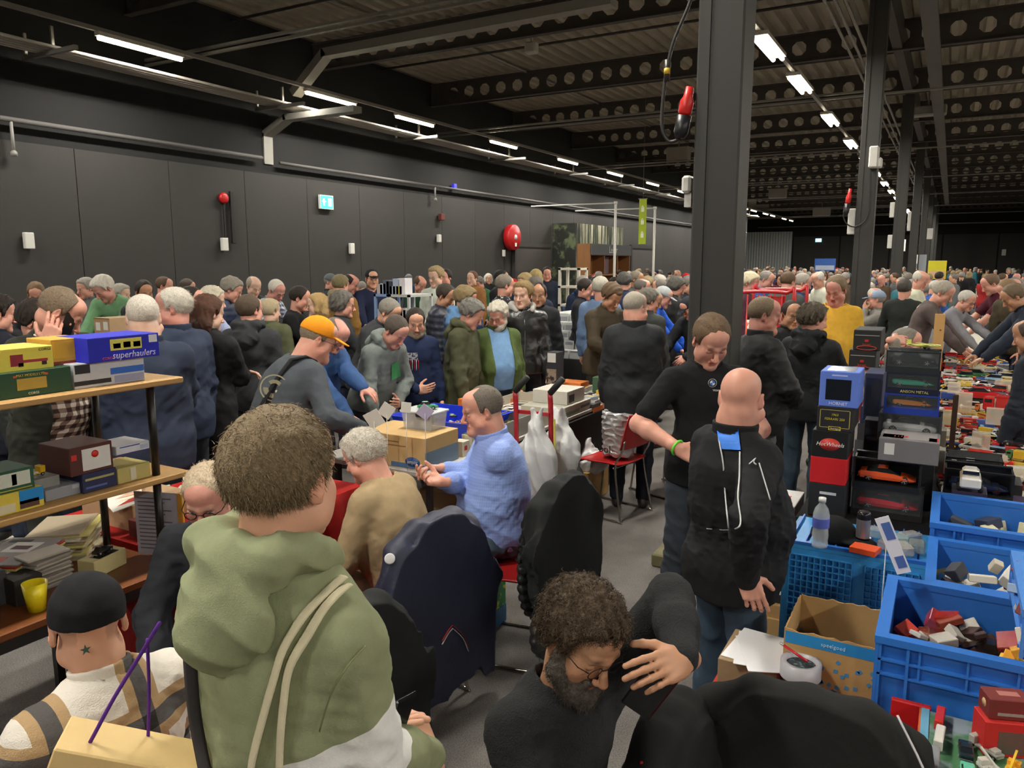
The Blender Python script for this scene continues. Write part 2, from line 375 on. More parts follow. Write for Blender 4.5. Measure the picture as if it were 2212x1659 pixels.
def hair_mesh(T, style, res, w=1., seed=1, vol=1.):
    R = T.R; f = Field(T((0, 0, -.03))-.26, T((0, 0, 0))+.22, res) if style in ('long', 'bob') else Field(T((0, 0, 0))-.17, T((0, 0, 0))+.17, res)
    th = {'short': .010, 'buzz': .004, 'receding': .006, 'horseshoe': .006, 'curly': .024, 'thick': .020, 'quiff': .014, 'long': .018, 'bob': .020, 'fuzz': .0025, 'puffy': .026}[style]*vol
    line = HAIRLINE['receding' if style in ('receding', 'horseshoe') else 'short']
    ys, zs = np.array(line).T
    def cut(P):
        L_ = P
        z0 = np.interp(L_[..., 1], ys, zs)
        d = (z0-L_[..., 2])*.7
        if style in ('long', 'bob'): d = np.minimum(d, np.maximum(L_[..., 1]-.0, -.2-L_[..., 2]*1.))
        return d
    o = np.array([0, -.012, .034])
    ax_ = np.stack(np.meshgrid(*f.ax, indexing='ij'), -1).astype(np.float32); L0 = ((ax_-T.o.astype(np.float32))@R.astype(np.float32))/T.k; q0 = L0-o.astype(np.float32); r0 = np.array([.075*w, .094, .084], np.float32)
    k0 = np.linalg.norm(q0/r0, axis=-1); k1 = np.linalg.norm(q0/(r0*r0), axis=-1)+1e-6; mm = -cut(L0)/.7; f.F = np.maximum(k0*(k0-1)/k1*T.k-(-.004+(th+.0045)*np.clip(mm/.030+.15, 0, 1)**.7), cut(L0)).astype(np.float32)
    if style in ('quiff', 'thick', 'curly'): f.ell(T((0, .045, .088)), (.055, .045, .032+(.012 if style == 'quiff' else .0)), .02, R)
    if style in ('receding', 'horseshoe'): f.ell(T((0, .045, .12)) if style == 'receding' else T((0, .03, .115)), (.034, .055, .07) if style == 'receding' else (.056, .105, .085), .02, R, 'cut')
    else: f.ell(T((0, .10, .0)), (.054, .05, .072), .012, R, 'cut')
    if style == 'puffy':
        for s_ in (-1, 1): f.ell(T((s_*.07, -.03, .0)), (.035, .05, .05), .03, R)
        f.ell(T((0, -.08, -.02)), (.07, .04, .05), .03, R)
    if style in ('long', 'bob'):
        L_ = -.24 if style == 'long' else -.13
        for s_ in (-1, 0, 1): f.path([T((s_*.055, -.05, .02)), T((s_*.066, -.055, -.08)), T((s_*.06, -.06, L_))], [.05, .044, .026], .03)
        if style == 'bob':
            for s_ in (-1, 1): f.path([T((s_*.075, .0, .04)), T((s_*.088, .018, -.04)), T((s_*.075, .02, -.12))], [.024, .022, .012], .02)
    am = {'curly': .010, 'puffy': .008, 'thick': .006, 'short': .003, 'quiff': .006, 'long': .006, 'bob': .005}.get(style, .0008)
    g = waves(seed, 6, .035 if style in ('curly', 'puffy') else .05, (1.6, 1, .6)); g2 = waves(seed+5, 6, .012, (1, 1, .35))
    f.noise(lambda P: am*g(P)+am*.35*g2(P))
    return f.net()
def hand_prims(f, wr, d, pn, side, curl=(.5,)*4, sp=.1, th=(.5, .35), k=1., point=None):
    """wr wrist, d direction of the hand, pn palm normal, side +1 when the thumb lies on d x pn"""
    d = np.array(d, float); d /= np.linalg.norm(d); pn = np.array(pn, float); pn -= d*(pn@d); pn /= np.linalg.norm(pn); x = np.cross(d, pn)*side
    q = lambda a, b, c: wr+(x*a+d*b+pn*c)*k
    f.cone(q(0, -.03, 0), q(0, .015, 0), .027*k, .026*k, .012)
    fx = (.030, .010, -.010, -.029)
    for i in range(4): f.cone(q(fx[i]*.7, .015, 0), q(fx[i], .082-(.004, 0, .004, .012)[i], .0), .0165*k, .0115*k, .010)
    f.cone(q(.022, .02, .008), q(.030, .055, .010), .016*k, .013*k, .01); f.cone(q(-.02, .02, .008), q(-.024, .05, .006), .014*k, .012*k, .01)
    Ls = ((.040, .024, .021), (.044, .028, .023), (.040, .026, .022), (.031, .020, .019)); rr = (.0092, .0094, .0089, .0078)
    for i in range(4):
        p = q(fx[i], .084-(.004, 0, .004, .012)[i], 0); a = 0; tl = (1.5-i)*sp*.4; c = curl[i]
        for j in range(3):
            a += c*(.9, 1.15, .8)[j]; dd = d*math.cos(a)+pn*math.sin(a)+x*tl*(1-j*.3); dd /= np.linalg.norm(dd)
            e = p+dd*Ls[i][j]*k; f.cone(p, e, rr[i]*(1-.07*j)*k, rr[i]*(1-.07*(j+1))*k, .0035); p = e
    p = q(.026, .018, .006); a1, a2 = th
    v = x*math.cos(a1)*.9+d*math.sin(a1)*1.0+pn*a2; v /= np.linalg.norm(v); e = p+v*.042*k; f.cone(p, e, .0165*k, .0125*k, .010)
    v2 = v*.72+d*.6+pn*a2*.5; v2 /= np.linalg.norm(v2); e2 = e+v2*.030*k; f.cone(e, e2, .0115*k, .0105*k, .006)
    v3 = v2*.8+d*.35+pn*a2*.4; v3 /= np.linalg.norm(v3); f.cone(e2, e2+v3*.024*k, .0105*k, .0090*k, .004)

ARM = {'down': ((.27, .03, .80), (.3, -.5, 0)), 'front': ((.17, .40, 1.02), (.8, -.3, -.5)), 'table': ((.16, .46, .93), (.7, -.5, -.2)), 'hold': ((.06, .33, 1.14), (.9, -.1, -.6)),
       'belly': ((.08, .24, 1.02), (1, -.2, -.5)), 'pocket': ((.24, .12, .93), (.6, -.8, 0)), 'phone': ((.10, .16, 1.60), (.6, .2, -1)), 'cross': ((-.10, .22, 1.18), (1, 0, -.6)),
       'back': ((.05, -.2, 1.0), (.8, -.6, 0)), 'lap': ((.12, .34, .62), (.8, -.4, -.1)), 'chin': ((.04, .22, 1.48), (.5, .6, -1)), 'reach': ((.12, .62, .98), (.7, -.4, -.3))}
def person(label, px, py, d, img_dir, bend=0, hp=0, hdir=None, roll=0, arms=('down', 'down'), seated=False, skin='fair', hair=('short', 'grey'), top=('jacket', '2a2c34'),
           inner=None, pants='2c3142', shoes='2a2523', fat=0., glasses=None, beard=None, res=1., s=None, group=None, extras=(), hem=None, hands=None, cap=None, w=1., split=0., legs=True,
           open_=0., collar=True, hood=False, curls=None, twist=0, name='person', seat_h=.50, thick=None, strap=None, drop=0., sw=.166):
    # ---- skeleton in the person's own space: x right, y forward, stature 1.75
    B = R_(bend); r1, r2, r3 = rx3(-.45*B), rx3(-.75*B), rx3(-B)
    if seated: pel = np.array([0, 0, seat_h+.09]); r1 = rx3(-.6*B)
    else: pel = np.array([0, -.0023*bend, .95-.0004*bend])
    wst = pel+r1@np.array([0, 0, .15]); chs = wst+r2@np.array([0, 0, .17]); nkb = chs+r3@np.array([0, -.005, .21])
    HP = R_(bend*.6+hp) if hp is not None else B; tp = hdir
    hmid = rx3(-(B+HP)/2); hc = nkb+hmid@np.array([0, .014, .140])
    P = D(px, py, d); v = P[:2]/np.linalg.norm(P[:2]); rt = np.array([v[1], -v[0]])
    def wdir(a): a = R_(a); return -v*math.cos(a)+rt*math.sin(a)
    f_ = wdir(img_dir); rz = math.atan2(-f_[0], f_[1])
    hy = 0 if hdir is None else math.atan2(*(lambda g: (-g[0], g[1]))(wdir(hdir)))-rz
    Rh = rz3(hy)@rx3(-HP)@ry3(R_(roll)); crown = hc+Rh@np.array([0, -.01, .124])
    if s is None: s = P[2]/crown[2]
    sc_raw = s; s = min(max(s, .90), 1.13)
    if abs(s-sc_raw) > .01 or True: print('PERSON %-60s s=%.3f raw=%.3f' % (label[:60], s, sc_raw))
    Rz = rz3(rz); root_xy = P[:2]-(Rz@(crown*s))[:2]
    root = thing(name, label, 'person', (root_xy[0], root_xy[1], 0), rz, group, scale=s)
    T = Frame(hc, Rh, 1.05)
    # ---- shoulders and arms
    kind, tcol = top[0], top[1]
    tw = rz3(R_(twist)); sh = {1: chs+r3@tw@np.array([sw, 0, .135-drop]), -1: chs+r3@tw@np.array([-sw, 0, .135-drop])}
    elb, wri, hd = {}, {}, {}
    for i, sd in ((0, -1), (1, 1)):   # arms[0] is the left arm (x<0 seen from behind), arms[1] the right arm
        a = arms[i]
        if not isinstance(a, str) and a[0] == 'at':   # wrist given by where it is seen
            lq_ = lambda q: (Rz.T@(D(*q)-np.array(root.location)))/s; q_ = lq_(a[1:4]); a = (q_*[sd, 1, 1],)+tuple((lq_(e[1:])-q_)*[sd, 1, 1] if e[0] == 'to' else e for e in a[4:]); arms = tuple(a if k == i else arms[k] for k in (0, 1))
        t, hint = ARM[a] if isinstance(a, str) else a[:2]; t = np.array(t, float)*[sd, 1, 1]; hint = np.array(hint, float)*[sd, 1, 1]
        if seated and isinstance(a, str) and a not in ('lap',): t = t-[0, 0, .95-pel[2]]
        if isinstance(a, str) and a in ('down', 'pocket', 'belly', 'cross', 'hold', 'phone', 'chin', 'back'):
            t = pel+r2@(t-np.array([0, 0, .95 if not seated else pel[2]])) if a not in ('down',) else (sh[sd]+np.array([sd*.06, .08, -.54]) if not seated else sh[sd]+np.array([sd*.04, .16, -.5]))
            if a in ('phone', 'chin'): t = T((sd*.115, .05, -.135)) if a == 'phone' else T((sd*.03, .13, -.13))
        L1, L2 = .285, .255; v_ = t-sh[sd]; D_ = np.linalg.norm(v_); mx = (L1+L2)*.995
        if D_ > mx: t = sh[sd]+v_*mx/D_; v_ = t-sh[sd]; D_ = mx
        u = v_/D_; x_ = (L1**2-L2**2+D_**2)/(2*D_); h_ = math.sqrt(max(L1**2-x_**2, 1e-6)); hn = hint-u*(hint@u); hn /= np.linalg.norm(hn)+1e-6
        elb[sd] = sh[sd]+u*x_+hn*h_; wri[sd] = t; hd[sd] = (t-elb[sd])/np.linalg.norm(t-elb[sd])
    # ---- legs
    hip, kne, ank = {}, {}, {}
    for sd in (-1, 1):
        hip[sd] = pel+np.array([sd*.09, 0, -.03])
        if seated: kne[sd] = np.array([sd*.14, pel[1]+.42, seat_h+.03]); ank[sd] = np.array([sd*.13, pel[1]+.40+(split*sd), .09])
        else:
            ank[sd] = np.array([sd*.105, sd*split*.5-.02, .085]); m_ = (hip[sd]+ank[sd])/2; kne[sd] = m_+np.array([sd*.012, .035+abs(split)*.1, .03])
    # ---- body: head and neck fine, the rest coarse, one mesh
    lod = max(1., d/4.5)**.9*res; hres = .0045*lod
    fh = Field(np.minimum(T((0, 0, 0))-.165, nkb-.10), np.maximum(T((0, 0, 0))+.165, nkb+.08), hres)
    head_prims(fh, T, w, fat*.15); nr = .053+fat*.12
    fh.path([nkb-r3@np.array([0, 0, .05]), nkb+hmid@np.array([0, -.002, .05]), T((0, -.02, -.045))], [nr+.014, nr, nr-.002], .025)
    hp_ = joinVQ([fh.net()]); parts = [hp_]; nh = len(hp_[0])
    short = kind in ('tee', 'polo')
    vis = hands if hands is not None else (True, True)
    cu = curls or (.45, .45)
    for i, sd in ((0, -1), (1, 1)):
        if not vis[i]: continue
        hr = .0045*max(1., d/4)**.8*res; a_ = arms[i]
        pn = None
        if not isinstance(a_, str) and len(a_) > 2: hdv = np.array(a_[2])*[sd, 1, 1]; pn = np.array(a_[3])*[sd, 1, 1]
        else:
            hdv = hd[sd]; pn = np.array([-sd, 0, 0]) if abs(hdv[2]) > .6 else np.array([-sd*.7, 0, -.7])
            if a_ in ('hold', 'belly'): hdv = np.array([-sd*.55, .45, .15]); pn = np.array([-sd*.5, -.5, .1])
            if a_ in ('phone',): hdv = T.R@np.array([sd*-.05, -.35, .9]); pn = T.R@np.array([-sd, -.1, 0.])
            if a_ in ('chin',): hdv = np.array([-sd*.3, .1, .9]); pn = np.array([-sd*.2, -1., 0])
            if a_ in ('table', 'reach'): hdv = np.array([-sd*.15, .8, -.35]); pn = np.array([0, -.2, -1])
        e_ = wri[sd]; lo = e_-.2; hi = e_+.2; st = elb[sd] if short else e_-hd[sd]*.09
        lo = np.minimum(lo, st-.07); hi = np.maximum(hi, st+.07); fa = Field(lo, hi, hr)
        if short: fa.path([sh[sd], elb[sd]], [.05, .043], .02); fa.path([elb[sd], elb[sd]+hd[sd]*.07, e_], [.042, .045, .027], .02)
        else: fa.cone(st, e_, .033, .027, .01)
        c_ = cu[i]; hand_prims(fa, e_, hdv, pn, sd if True else 1, (c_*.7, c_, c_*1.1, c_*1.2), .12, (.55, .45), 1.)
        parts.append(fa.net())
    fb = Field((-.45, -.45, 0.02), (.45, .75, 1.5), .03); q_ = -.02
    fb.ell(chs+r3@np.array([0, 0, .04]), (.15, .095, .16), .05, r3); fb.cone(sh[-1], sh[1], .05, .05, .04); fb.ell(wst, (.13, .09, .13), .05, r2); fb.ell(pel, (.14, .10, .11), .05, r1)
    for sd in (-1, 1):
        if not short: fb.path([sh[sd], elb[sd], wri[sd]], [.038, .032, .024], .03)
        fb.path([hip[sd], kne[sd], ank[sd]], [.065, .045, .035], .03)
    parts.append(fb.net()); V, Q = joinVQ(parts)
    # skin colour
    sk = lin(SKINS.get(skin, skin))[:3]; Lh = T.inv(V[:nh]); base = np.tile(np.array(sk), (len(V), 1)); n3 = waves(3, 5, .05)(Lh)*.05+1
    hcol = base[:nh]*n3[:, None]
    def blend(mask, col, k): 
        nonlocal hcol
        m_ = np.clip(mask, 0, 1)[:, None]*k; hcol = hcol*(1-m_)+np.array(col)*m_
    g = lambda c, r: np.exp(-((Lh-np.array(c))**2/np.array(r)**2).sum(1))
    red = np.array(sk)*[.98, .62, .58]
    blend(g((0, .112, -.034), (.018, .02, .016)), red, .4); blend(g((.045, .06, -.03), (.022, .04, .02))+g((-.045, .06, -.03), (.022, .04, .02)), red, .28)
    blend((np.abs(Lh[:, 0]) > .076)*1., red, .3); blend(((np.abs(Lh[:, 0]) < .021) & (Lh[:, 2] < -.056) & (Lh[:, 2] > -.078) & (Lh[:, 1] > .08))*1., np.array(sk)*[.80, .45, .42], .8)
    bc = lin(HAIRS.get(hair[1], hair[1]))[:3] if hair else (.15, .1, .08)
    for s_ in (-1, 1): blend(g((s_*.032, .086, .0255+0), (.020, .03, .0052)), np.array(bc)*.7, .85)
    for s_ in (-1, 1):
        lid = ((np.abs(Lh[:, 0]-s_*.031) < .013) & (Lh[:, 1] > .078))
        if hp < 22 and bend < 30:
            blend((lid & (np.abs(Lh[:, 2]-.001) < .0062-(np.abs(Lh[:, 0]-s_*.031))*.25))*1., (.62, .56, .52), .9)
            blend((((Lh[:, 0]-s_*.031)**2+(Lh[:, 2]-.001)**2 < .0052**2) & (Lh[:, 1] > .078))*1., (.05, .035, .03), .95); blend((lid & (np.abs(Lh[:, 2]-.0078) < .0017))*1., (.12, .07, .06), .8)
        else: blend((lid & (np.abs(Lh[:, 2]+.006) < .0018))*1., (.12, .07, .06), .85)
    if beard and beard[0] == 'stubble': blend(((Lh[:, 2] < -.045) & (Lh[:, 1] > .0))*np.clip((-Lh[:, 2]-.04)*60, 0, 1)*(Lh[:, 2] > -.125), lin(HAIRS.get(beard[1], beard[1]))[:3], .45)
    if hair and hair[0] in ('fuzz', 'buzz', 'horseshoe', 'receding'):
        z0 = np.interp(Lh[:, 1], *np.array(HAIRLINE['receding']).T); blend(np.clip((Lh[:, 2]-z0)*80, 0, 1)*(Lh[:, 2] < .09)*(np.abs(Lh[:, 0]) > .03), bc, .25)
    base[:nh] = hcol; body = link(bpy.data.objects.new('body', npmesh('body', V, Q, SKIN_M, col=base)), root)
    # ---- hair, beard, cap, glasses
    if hair and hair[0] not in ('bald',) and not (cap and cap[0] in ('beanie',)):
        hv, hq = hair_mesh(T, hair[0], max(.0042, .0045*lod), w, seed=int(px)+60, vol=.35 if cap else 1.)
        if len(hv): link(bpy.data.objects.new('hair', npmesh('hair', hv, hq, hairmat(hair[1]))), root)
    if beard and beard[0] != 'stubble':
        fb2 = Field(T((0, .05, -.07))-.13, T((0, .05, -.07))+.13, .0045*lod); t_ = {'short': .006, 'full': .013, 'goatee': .006}[beard[0]]
        for s_ in (-1, 1):
            if beard[0] != 'goatee': fb2.path([T((s_*.073, .012, -.01)), T((s_*.066, .03, -.055)), T((s_*.042, .06, -.088))], [.008+t_*.5, .013+t_, .018+t_], .015)
            fb2.cone(T((s_*.020, .088, -.052)), T((0, .094, -.050)), .0065, .006, .006); fb2.cone(T((s_*.024, .084, -.052)), T((s_*.022, .08, -.085)), .0075, .012, .01)
        fb2.path([T((-.03, .068, -.094)), T((0, .080, -.100-t_*.6)), T((.03, .068, -.094))], [.016+t_, .019+t_, .016+t_], .02)
        fb2.cone(T((-.017, .098, -.067)), T((.017, .098, -.067)), .0075, None, .004, 'cut')
        g_ = waves(9, 6, .016); fb2.noise(lambda P: .0022*g_(P)); bv, bq = fb2.net()
        if len(bv): link(bpy.data.objects.new('beard', npmesh('beard', bv, bq, hairmat(beard[1]))), root)
    if cap:
        fc = Field(T((0, 0, .03))-.22, T((0, 0, .03))+.22, .0048*lod); ct = .013
        lo_ = .030 if cap[0] == 'cap' else .012
        fc.ell(T((0, -.012, .036)), (.075*w+ct, .094+ct, .084+ct), 0, T.R, cut=lambda P: (lo_-.036-.25*P[..., 1]*(cap[0] == 'beanie')*-1 if False else (lo_-.036)-P[..., 2]+(P[..., 1]*.22 if cap[0] == 'beanie' else 0)))
        cm = fabric(cap[1], .85)
        if cap[0] == 'cap':
            bd = -1 if len(cap) > 2 and cap[2] == 'back' else 1
            fc.ell(T((0, bd*.105, .040)), (.066, .075, .020), .008, T.R@rx3(-.22), cut=lambda P: np.maximum(np.abs(P[..., 2]-.25*(P[..., 0]**2)*-14)-.0045, -.2))
        if cap[0] == 'beanie': gw = waves(4, 4, .07); fc.noise(lambda P: .003*gw(P))
        cv, cq = fc.net(); link(bpy.data.objects.new({'cap': 'cap', 'beanie': 'cap'}[cap[0]], npmesh('cap', cv, cq, cm)), root)
    if glasses:
        gm = MB()
        for s_ in (-1, 1):
            gm.tube([T((s_*.033+.021*math.cos(a), .1005-abs(.021*math.cos(a))*.12, .0+.016*math.sin(a))) for a in np.linspace(0, 6.283, 16, endpoint=False)], .0013 if glasses != 'thick' else .0022, closed=True, n=5)
            gm.tube([T((s_*.053, .096, .004)), T((s_*.071*w, .075, .006)), T((s_*.079*w, .0, .006)), T((s_*.079*w, -.02, -.008))], .0014 if glasses != 'thick' else .002, n=5)
        gm.tube([T((-.013, .1, .003)), T((0, .103, .006)), T((.013, .1, .003))], .0014, n=5)
        gm.obj('glasses', mat('glasses_frame', '17130f' if glasses != 'metal' else '8a7f70', .3), root)
    # ---- garments
    th = thick if thick is not None else {'tee': .008, 'polo': .008, 'shirt': .010, 'sweater': .016, 'hoodie': .020, 'jacket': .024, 'parka': .030, 'puffer': .032, 'leather': .020, 'coat': .024}.get(kind, .015)
    hemz = hem if hem is not None else {'parka': -.30, 'coat': -.28, 'jacket': -.12, 'puffer': -.08, 'shirt': -.12, 'hoodie': -.07, 'sweater': -.07, 'leather': -.06}.get(kind, -.09)
    gres = .011*max(1., d/5)**.8*res
    def garment(nm, th, hemz, kind, m, sleeves=True, openf=0.):
        lo = np.min([pel-.34+[0, 0, hemz], nkb-.2]+([wri[a]-.09 for a in (-1, 1)] if sleeves and not short else [])+[elb[a]-.11 for a in (-1, 1)], 0)
        hi = np.max([pel+.34, nkb+.2]+([wri[a]+.09 for a in (-1, 1)] if sleeves and not short else [])+[elb[a]+.11 for a in (-1, 1)], 0)
        f = Field(lo, hi, gres); 
        Bt = r3@tw
        f.ell(chs+Bt@np.array([0, -.004, .045]), (.158+th+fat*.12, .108+th+fat*.15, .17), .05, Bt)
        for sd in (-1, 1): f.path([sh[sd]-Bt@np.array([sd*.01, 0, .014]), nkb+Bt@np.array([sd*.045, -.008, -.035])], [.050+th*.6, .052+th*.5], .05)
        f.cone(nkb+Bt@np.array([-.02, -.004, -.05]), nkb+Bt@np.array([.02, -.004, -.05]), .070+th*.6, None, .05)
        f.ell(wst+r2@np.array([0, .012+fat*.38, -.0]), (.138+th+fat*.35, .105+th+fat*.45, .16), .07, r2)
        if fat: f.ell((wst+chs)/2+r2@np.array([0, fat*.24, .0]), (.145+th+fat*.2, .10+th+fat*.38, .18), .07, r2)
        hc_ = pel+r1@np.array([0, 0, .0]); f.ell(hc_+r1@np.array([0, .0+fat*.15, .02]), (.160+th+fat*.25, .118+th+fat*.35, .15), .06, r1)
        if not seated and hemz < -.05: f.ell(hc_+r1@np.array([0, 0, hemz*.6]), (.168+th+fat*.15, .130+th+fat*.15, .14+abs(hemz)*.6), .06, r1)
        rb = r1 if not seated else np.eye(3)
        f.plane(pel+rb@np.array([0, 0, max(hemz, -.10) if seated else hemz]), rb@np.array([0, 0, -1.]), .012)
        if nm != 'vest':
            for sd in (-1, 1):
                if short: e1 = sh[sd]+(elb[sd]-sh[sd])*.72; f.cone(sh[sd], e1, .058+th*.5, .056+th*.5, .04)
                else:
                    w_ = wri[sd]-hd[sd]*(.0 if kind in ('parka', 'jacket', 'leather', 'puffer', 'coat') else .015)
                    f.cone(sh[sd], elb[sd], .052+th*.8, .044+th*.8, .045); f.path([elb[sd], (elb[sd]+w_)/2, w_], [.046+th*.8, .042+th*.8, .032+th*.55], .02)
        f1_ = ridged(int(px)+63, 3, .13, (.8, 1, 1.2)); f2_ = ridged(int(px)+64, 3, .06, (.8, 1, 1.2)); fn = (lambda P: f1_(P)*.6+f2_(P)*.45); fw = waves(int(px)+69, 5, .16)
        am = {'leather': .008, 'jacket': .010, 'coat': .010, 'parka': .010, 'hoodie': .008, 'shirt': .009, 'sweater': .007}.get(kind, .006)
        if kind == 'puffer':
            def pf(P):
                L_ = (P-pel)@r2; return -.010*np.abs(np.sin(L_[:, 2]*math.pi/.065))+.006*fw(P)
            f.noise(pf)
        else:
            def ff(P):
                je = sum(np.exp(-((P-elb[sd])**2).sum(1)/.0075)+.7*np.exp(-((P-(sh[sd]-[0, 0, .06]))**2).sum(1)/.01) for sd in (-1, 1)); jw = np.exp(-((P-wst)@r2[:, 2])**2/.02)
                return am*(.35+.9*je+.6*jw)*-fn(P)*.9+am*.6*fw(P)
            f.noise(ff)
        # neck opening
        nd = hmid[:, 2]; f.path([nkb-nd*.035, nkb+nd*.16], [nr+.004 if collar else nr+.016, nr+.05], .006, 'cut')
        if openf: # open front
            S = np.nonzero(f.F < .05); Pp = np.stack([f.ax[i][S[i]] for i in range(3)], -1); L_ = (Pp-wst)@r2
            f.F[S] = np.maximum(f.F[S], np.where(L_[:, 1] > .0, (openf-np.abs(L_[:, 0]))*.8, -1).astype(np.float32))
        return f
    gm_ = top[2] if len(top) > 2 else (mat('leather', tcol, .32, bump=.3, bscale=60, noise=.15, nscale=12, spec=.6) if kind == 'leather' else
           mat('nylon', tcol, .5, bump=.2, bscale=120, noise=.08) if kind == 'puffer' else fabric(tcol, .92 if kind in ('sweater', 'hoodie', 'tee', 'polo') else .75, b=.3, bs=420 if kind != 'sweater' else 260))
    gname = {'tee': 'shirt', 'polo': 'shirt', 'leather': 'jacket', 'puffer': 'jacket', 'parka': 'jacket'}.get(kind, kind)
    if inner:
        fi = garment('vest', .008, -.06, 'shirt', None, False); iv, iq = fi.net()
        im = inner if not isinstance(inner, str) else fabric(inner)
        link(bpy.data.objects.new('shirt' if gname != 'shirt' else 'undershirt', npmesh('shirt', iv, iq, im)), root)
    fg = garment(gname, th, hemz, kind, gm_, True, open_)
    if collar and kind in ('jacket', 'parka', 'coat', 'polo', 'shirt', 'leather', 'puffer'):
        nd = hmid[:, 2]; ch = .045 if kind in ('parka', 'jacket', 'puffer', 'leather', 'coat') else .028
        fc2 = Field(nkb-.14, nkb+.16, .006*lod**.8); fc2.cone(nkb+nd*-.02, nkb+nd*ch, nr+.018, nr+.021, 0); fc2.plane(nkb+nd*ch, nd, .004); fc2.cone(nkb+nd*-.06, nkb+nd*.15, nr+.006, nr+.012, .003, 'cut')
        fc2.path([nkb+nd*.02+r3@np.array([0, .06, .0]), nkb+nd*.09+r3@np.array([0, .11, 0])], [.012, .03], .004, 'cut')
        cv, cq = fc2.net()
        if len(cv): link(bpy.data.objects.new('collar', npmesh('collar', cv, cq, gm_)), root)
    V2, Q2 = fg.net(); gob = link(bpy.data.objects.new(gname, npmesh(gname, V2, Q2, gm_)), root)
    if hood:
        fh2 = Field(nkb-.24, nkb+.22, .0075*lod); nd = r3
        a = [nkb+nd@np.array(p) for p in ((-.075, .06, .0), (-.10, -.01, .035), (-.075, -.075, .035), (0, -.100, .03), (.075, -.075, .035), (.10, -.01, .035), (.075, .06, .0))]
        fh2.path(a, [.020, .032, .040, .042, .040, .032, .020], .02); fh2.path([nkb+nd@np.array((0, -.10, -.02)), nkb+nd@np.array((0, -.125, -.085)), nkb+nd@np.array((0, -.11, -.14))], [.06, .058, .030], .03)
        fh2.ell(nkb+nd@np.array((0, -.115, -.06)), (.115, .045, .07), .03, nd); fh2.ell(nkb+nd@np.array((0, -.085, .035)), (.055, .04, .025), .012, nd, 'cut')
        fw = ridged(11, 3, .12); fh2.noise(lambda P: -.006*fw(P)); hv, hq = fh2.net()
        link(bpy.data.objects.new('hood', npmesh('hood', hv, hq, mat('hood', hood, .9, bump=.3, bscale=350, noise=.1) if isinstance(hood, str) else gm_)), root)
    if legs:
        fl = Field((-.32, -.36, .03), (.32, .62 if seated else .36, 1.12), .012*max(1., d/5)**.8*res)
        fl.ell(pel+[0, 0, -.0], (.155+fat*.2, .115+fat*.2, .13), .05, r1)
        for sd in (-1, 1): fl.cone(hip[sd], kne[sd], .084+fat*.06, .064, .03); fl.path([kne[sd], (kne[sd]*.65+ank[sd]*.35), ank[sd]-[0, 0, .0]], [.064, .066, .055], .02)
        fr = ridged(int(px)+90, 3, .14); fl.noise(lambda P: -.005*fr(P)*(1+np.exp(-(P[:, 2]-.1)**2/.01)+.6*np.exp(-(P[:, 2]-.5)**2/.01))); fl.plane((0, 0, .065), (0, 0, -1.), .004)
        lv, lq = fl.net(); pm = pants if not isinstance(pants, str) else fabric(pants, .85, b=.3, bs=500, n=.16); link(bpy.data.objects.new('trousers', npmesh('trousers', lv, lq, pm)), root)
        for sd in (-1, 1):
            fs = Field(ank[sd]+[-.08, -.12, -.095], ank[sd]+[.08, .25, .09], .007*max(1., d/5)**.8); fs.ell(ank[sd]+[sd*.008, .13, -.055], (.046, .09, .042), .03); fs.ell(ank[sd]+[0, .0, -.045], (.040, .065, .05), .03); fs.cone(ank[sd]+[0, -.0, -.02], ank[sd]+[0, -.005, .05], .045, .042, .02)
            fs.plane((0, 0, ank[sd][2]-.0845), (0, 0, -1.)); sv, sq = fs.net()
            so = link(bpy.data.objects.new('shoe', npmesh('shoe', sv, sq, mat('shoe', shoes, .5, bump=.2, bscale=80, noise=.12, nscale=15))), root)
            if d < 6:
                MB().lathe([(.044, 0), (.047, .004), (.046, .02), (.042, .022)], (0, 0, 0), n=16, sy=2.6).obj('sole', mat('sole', 'd8d2c4' if shoes != '1d1b1b' else '151414', .7), so, loc=(ank[sd][0], ank[sd][1]+.075, .001))
    if strap:   # strap over one shoulder: (colour, side, width)
        sd = strap[1]; pts = []
        for z_, y_ in ((-.42, -.11), (-.30, -.135), (-.15, -.14), (0, -.125), (.06, -.06), (.07, .0), (.04, .07), (-.06, .125), (-.2, .14), (-.35, .14)):
            dx = sd*.095 if len(strap) < 4 else sd*(.10+ (z_-.05)*.55); b_ = chs+r3@np.array([dx, y_*1.0, z_+.15]); pts.append(b_)
        MB().tube(pts, strap[2], n=8, flat=.35).obj('strap', fabric(strap[0]), root)
    info = dict(root=root, T=T, s=s, rz=rz, nkb=nkb, chs=chs, wst=wst, pel=pel, sh=sh, elb=elb, wri=wri, hd=hd, r3=r3, r2=r2, r1=r1, gm=gm_, Rz=Rz, garment=(V2, Q2), kne=kne, ank=ank, th=th)
    return info
def wp(I, p):
    """a point of a person's own space in the hall"""
    return I['Rz']@(np.array(p)*I['s'])+np.array(I['root'].location)
def lp(I, p): return (I['Rz'].T@(np.array(p, float)-np.array(I['root'].location)))/I['s']
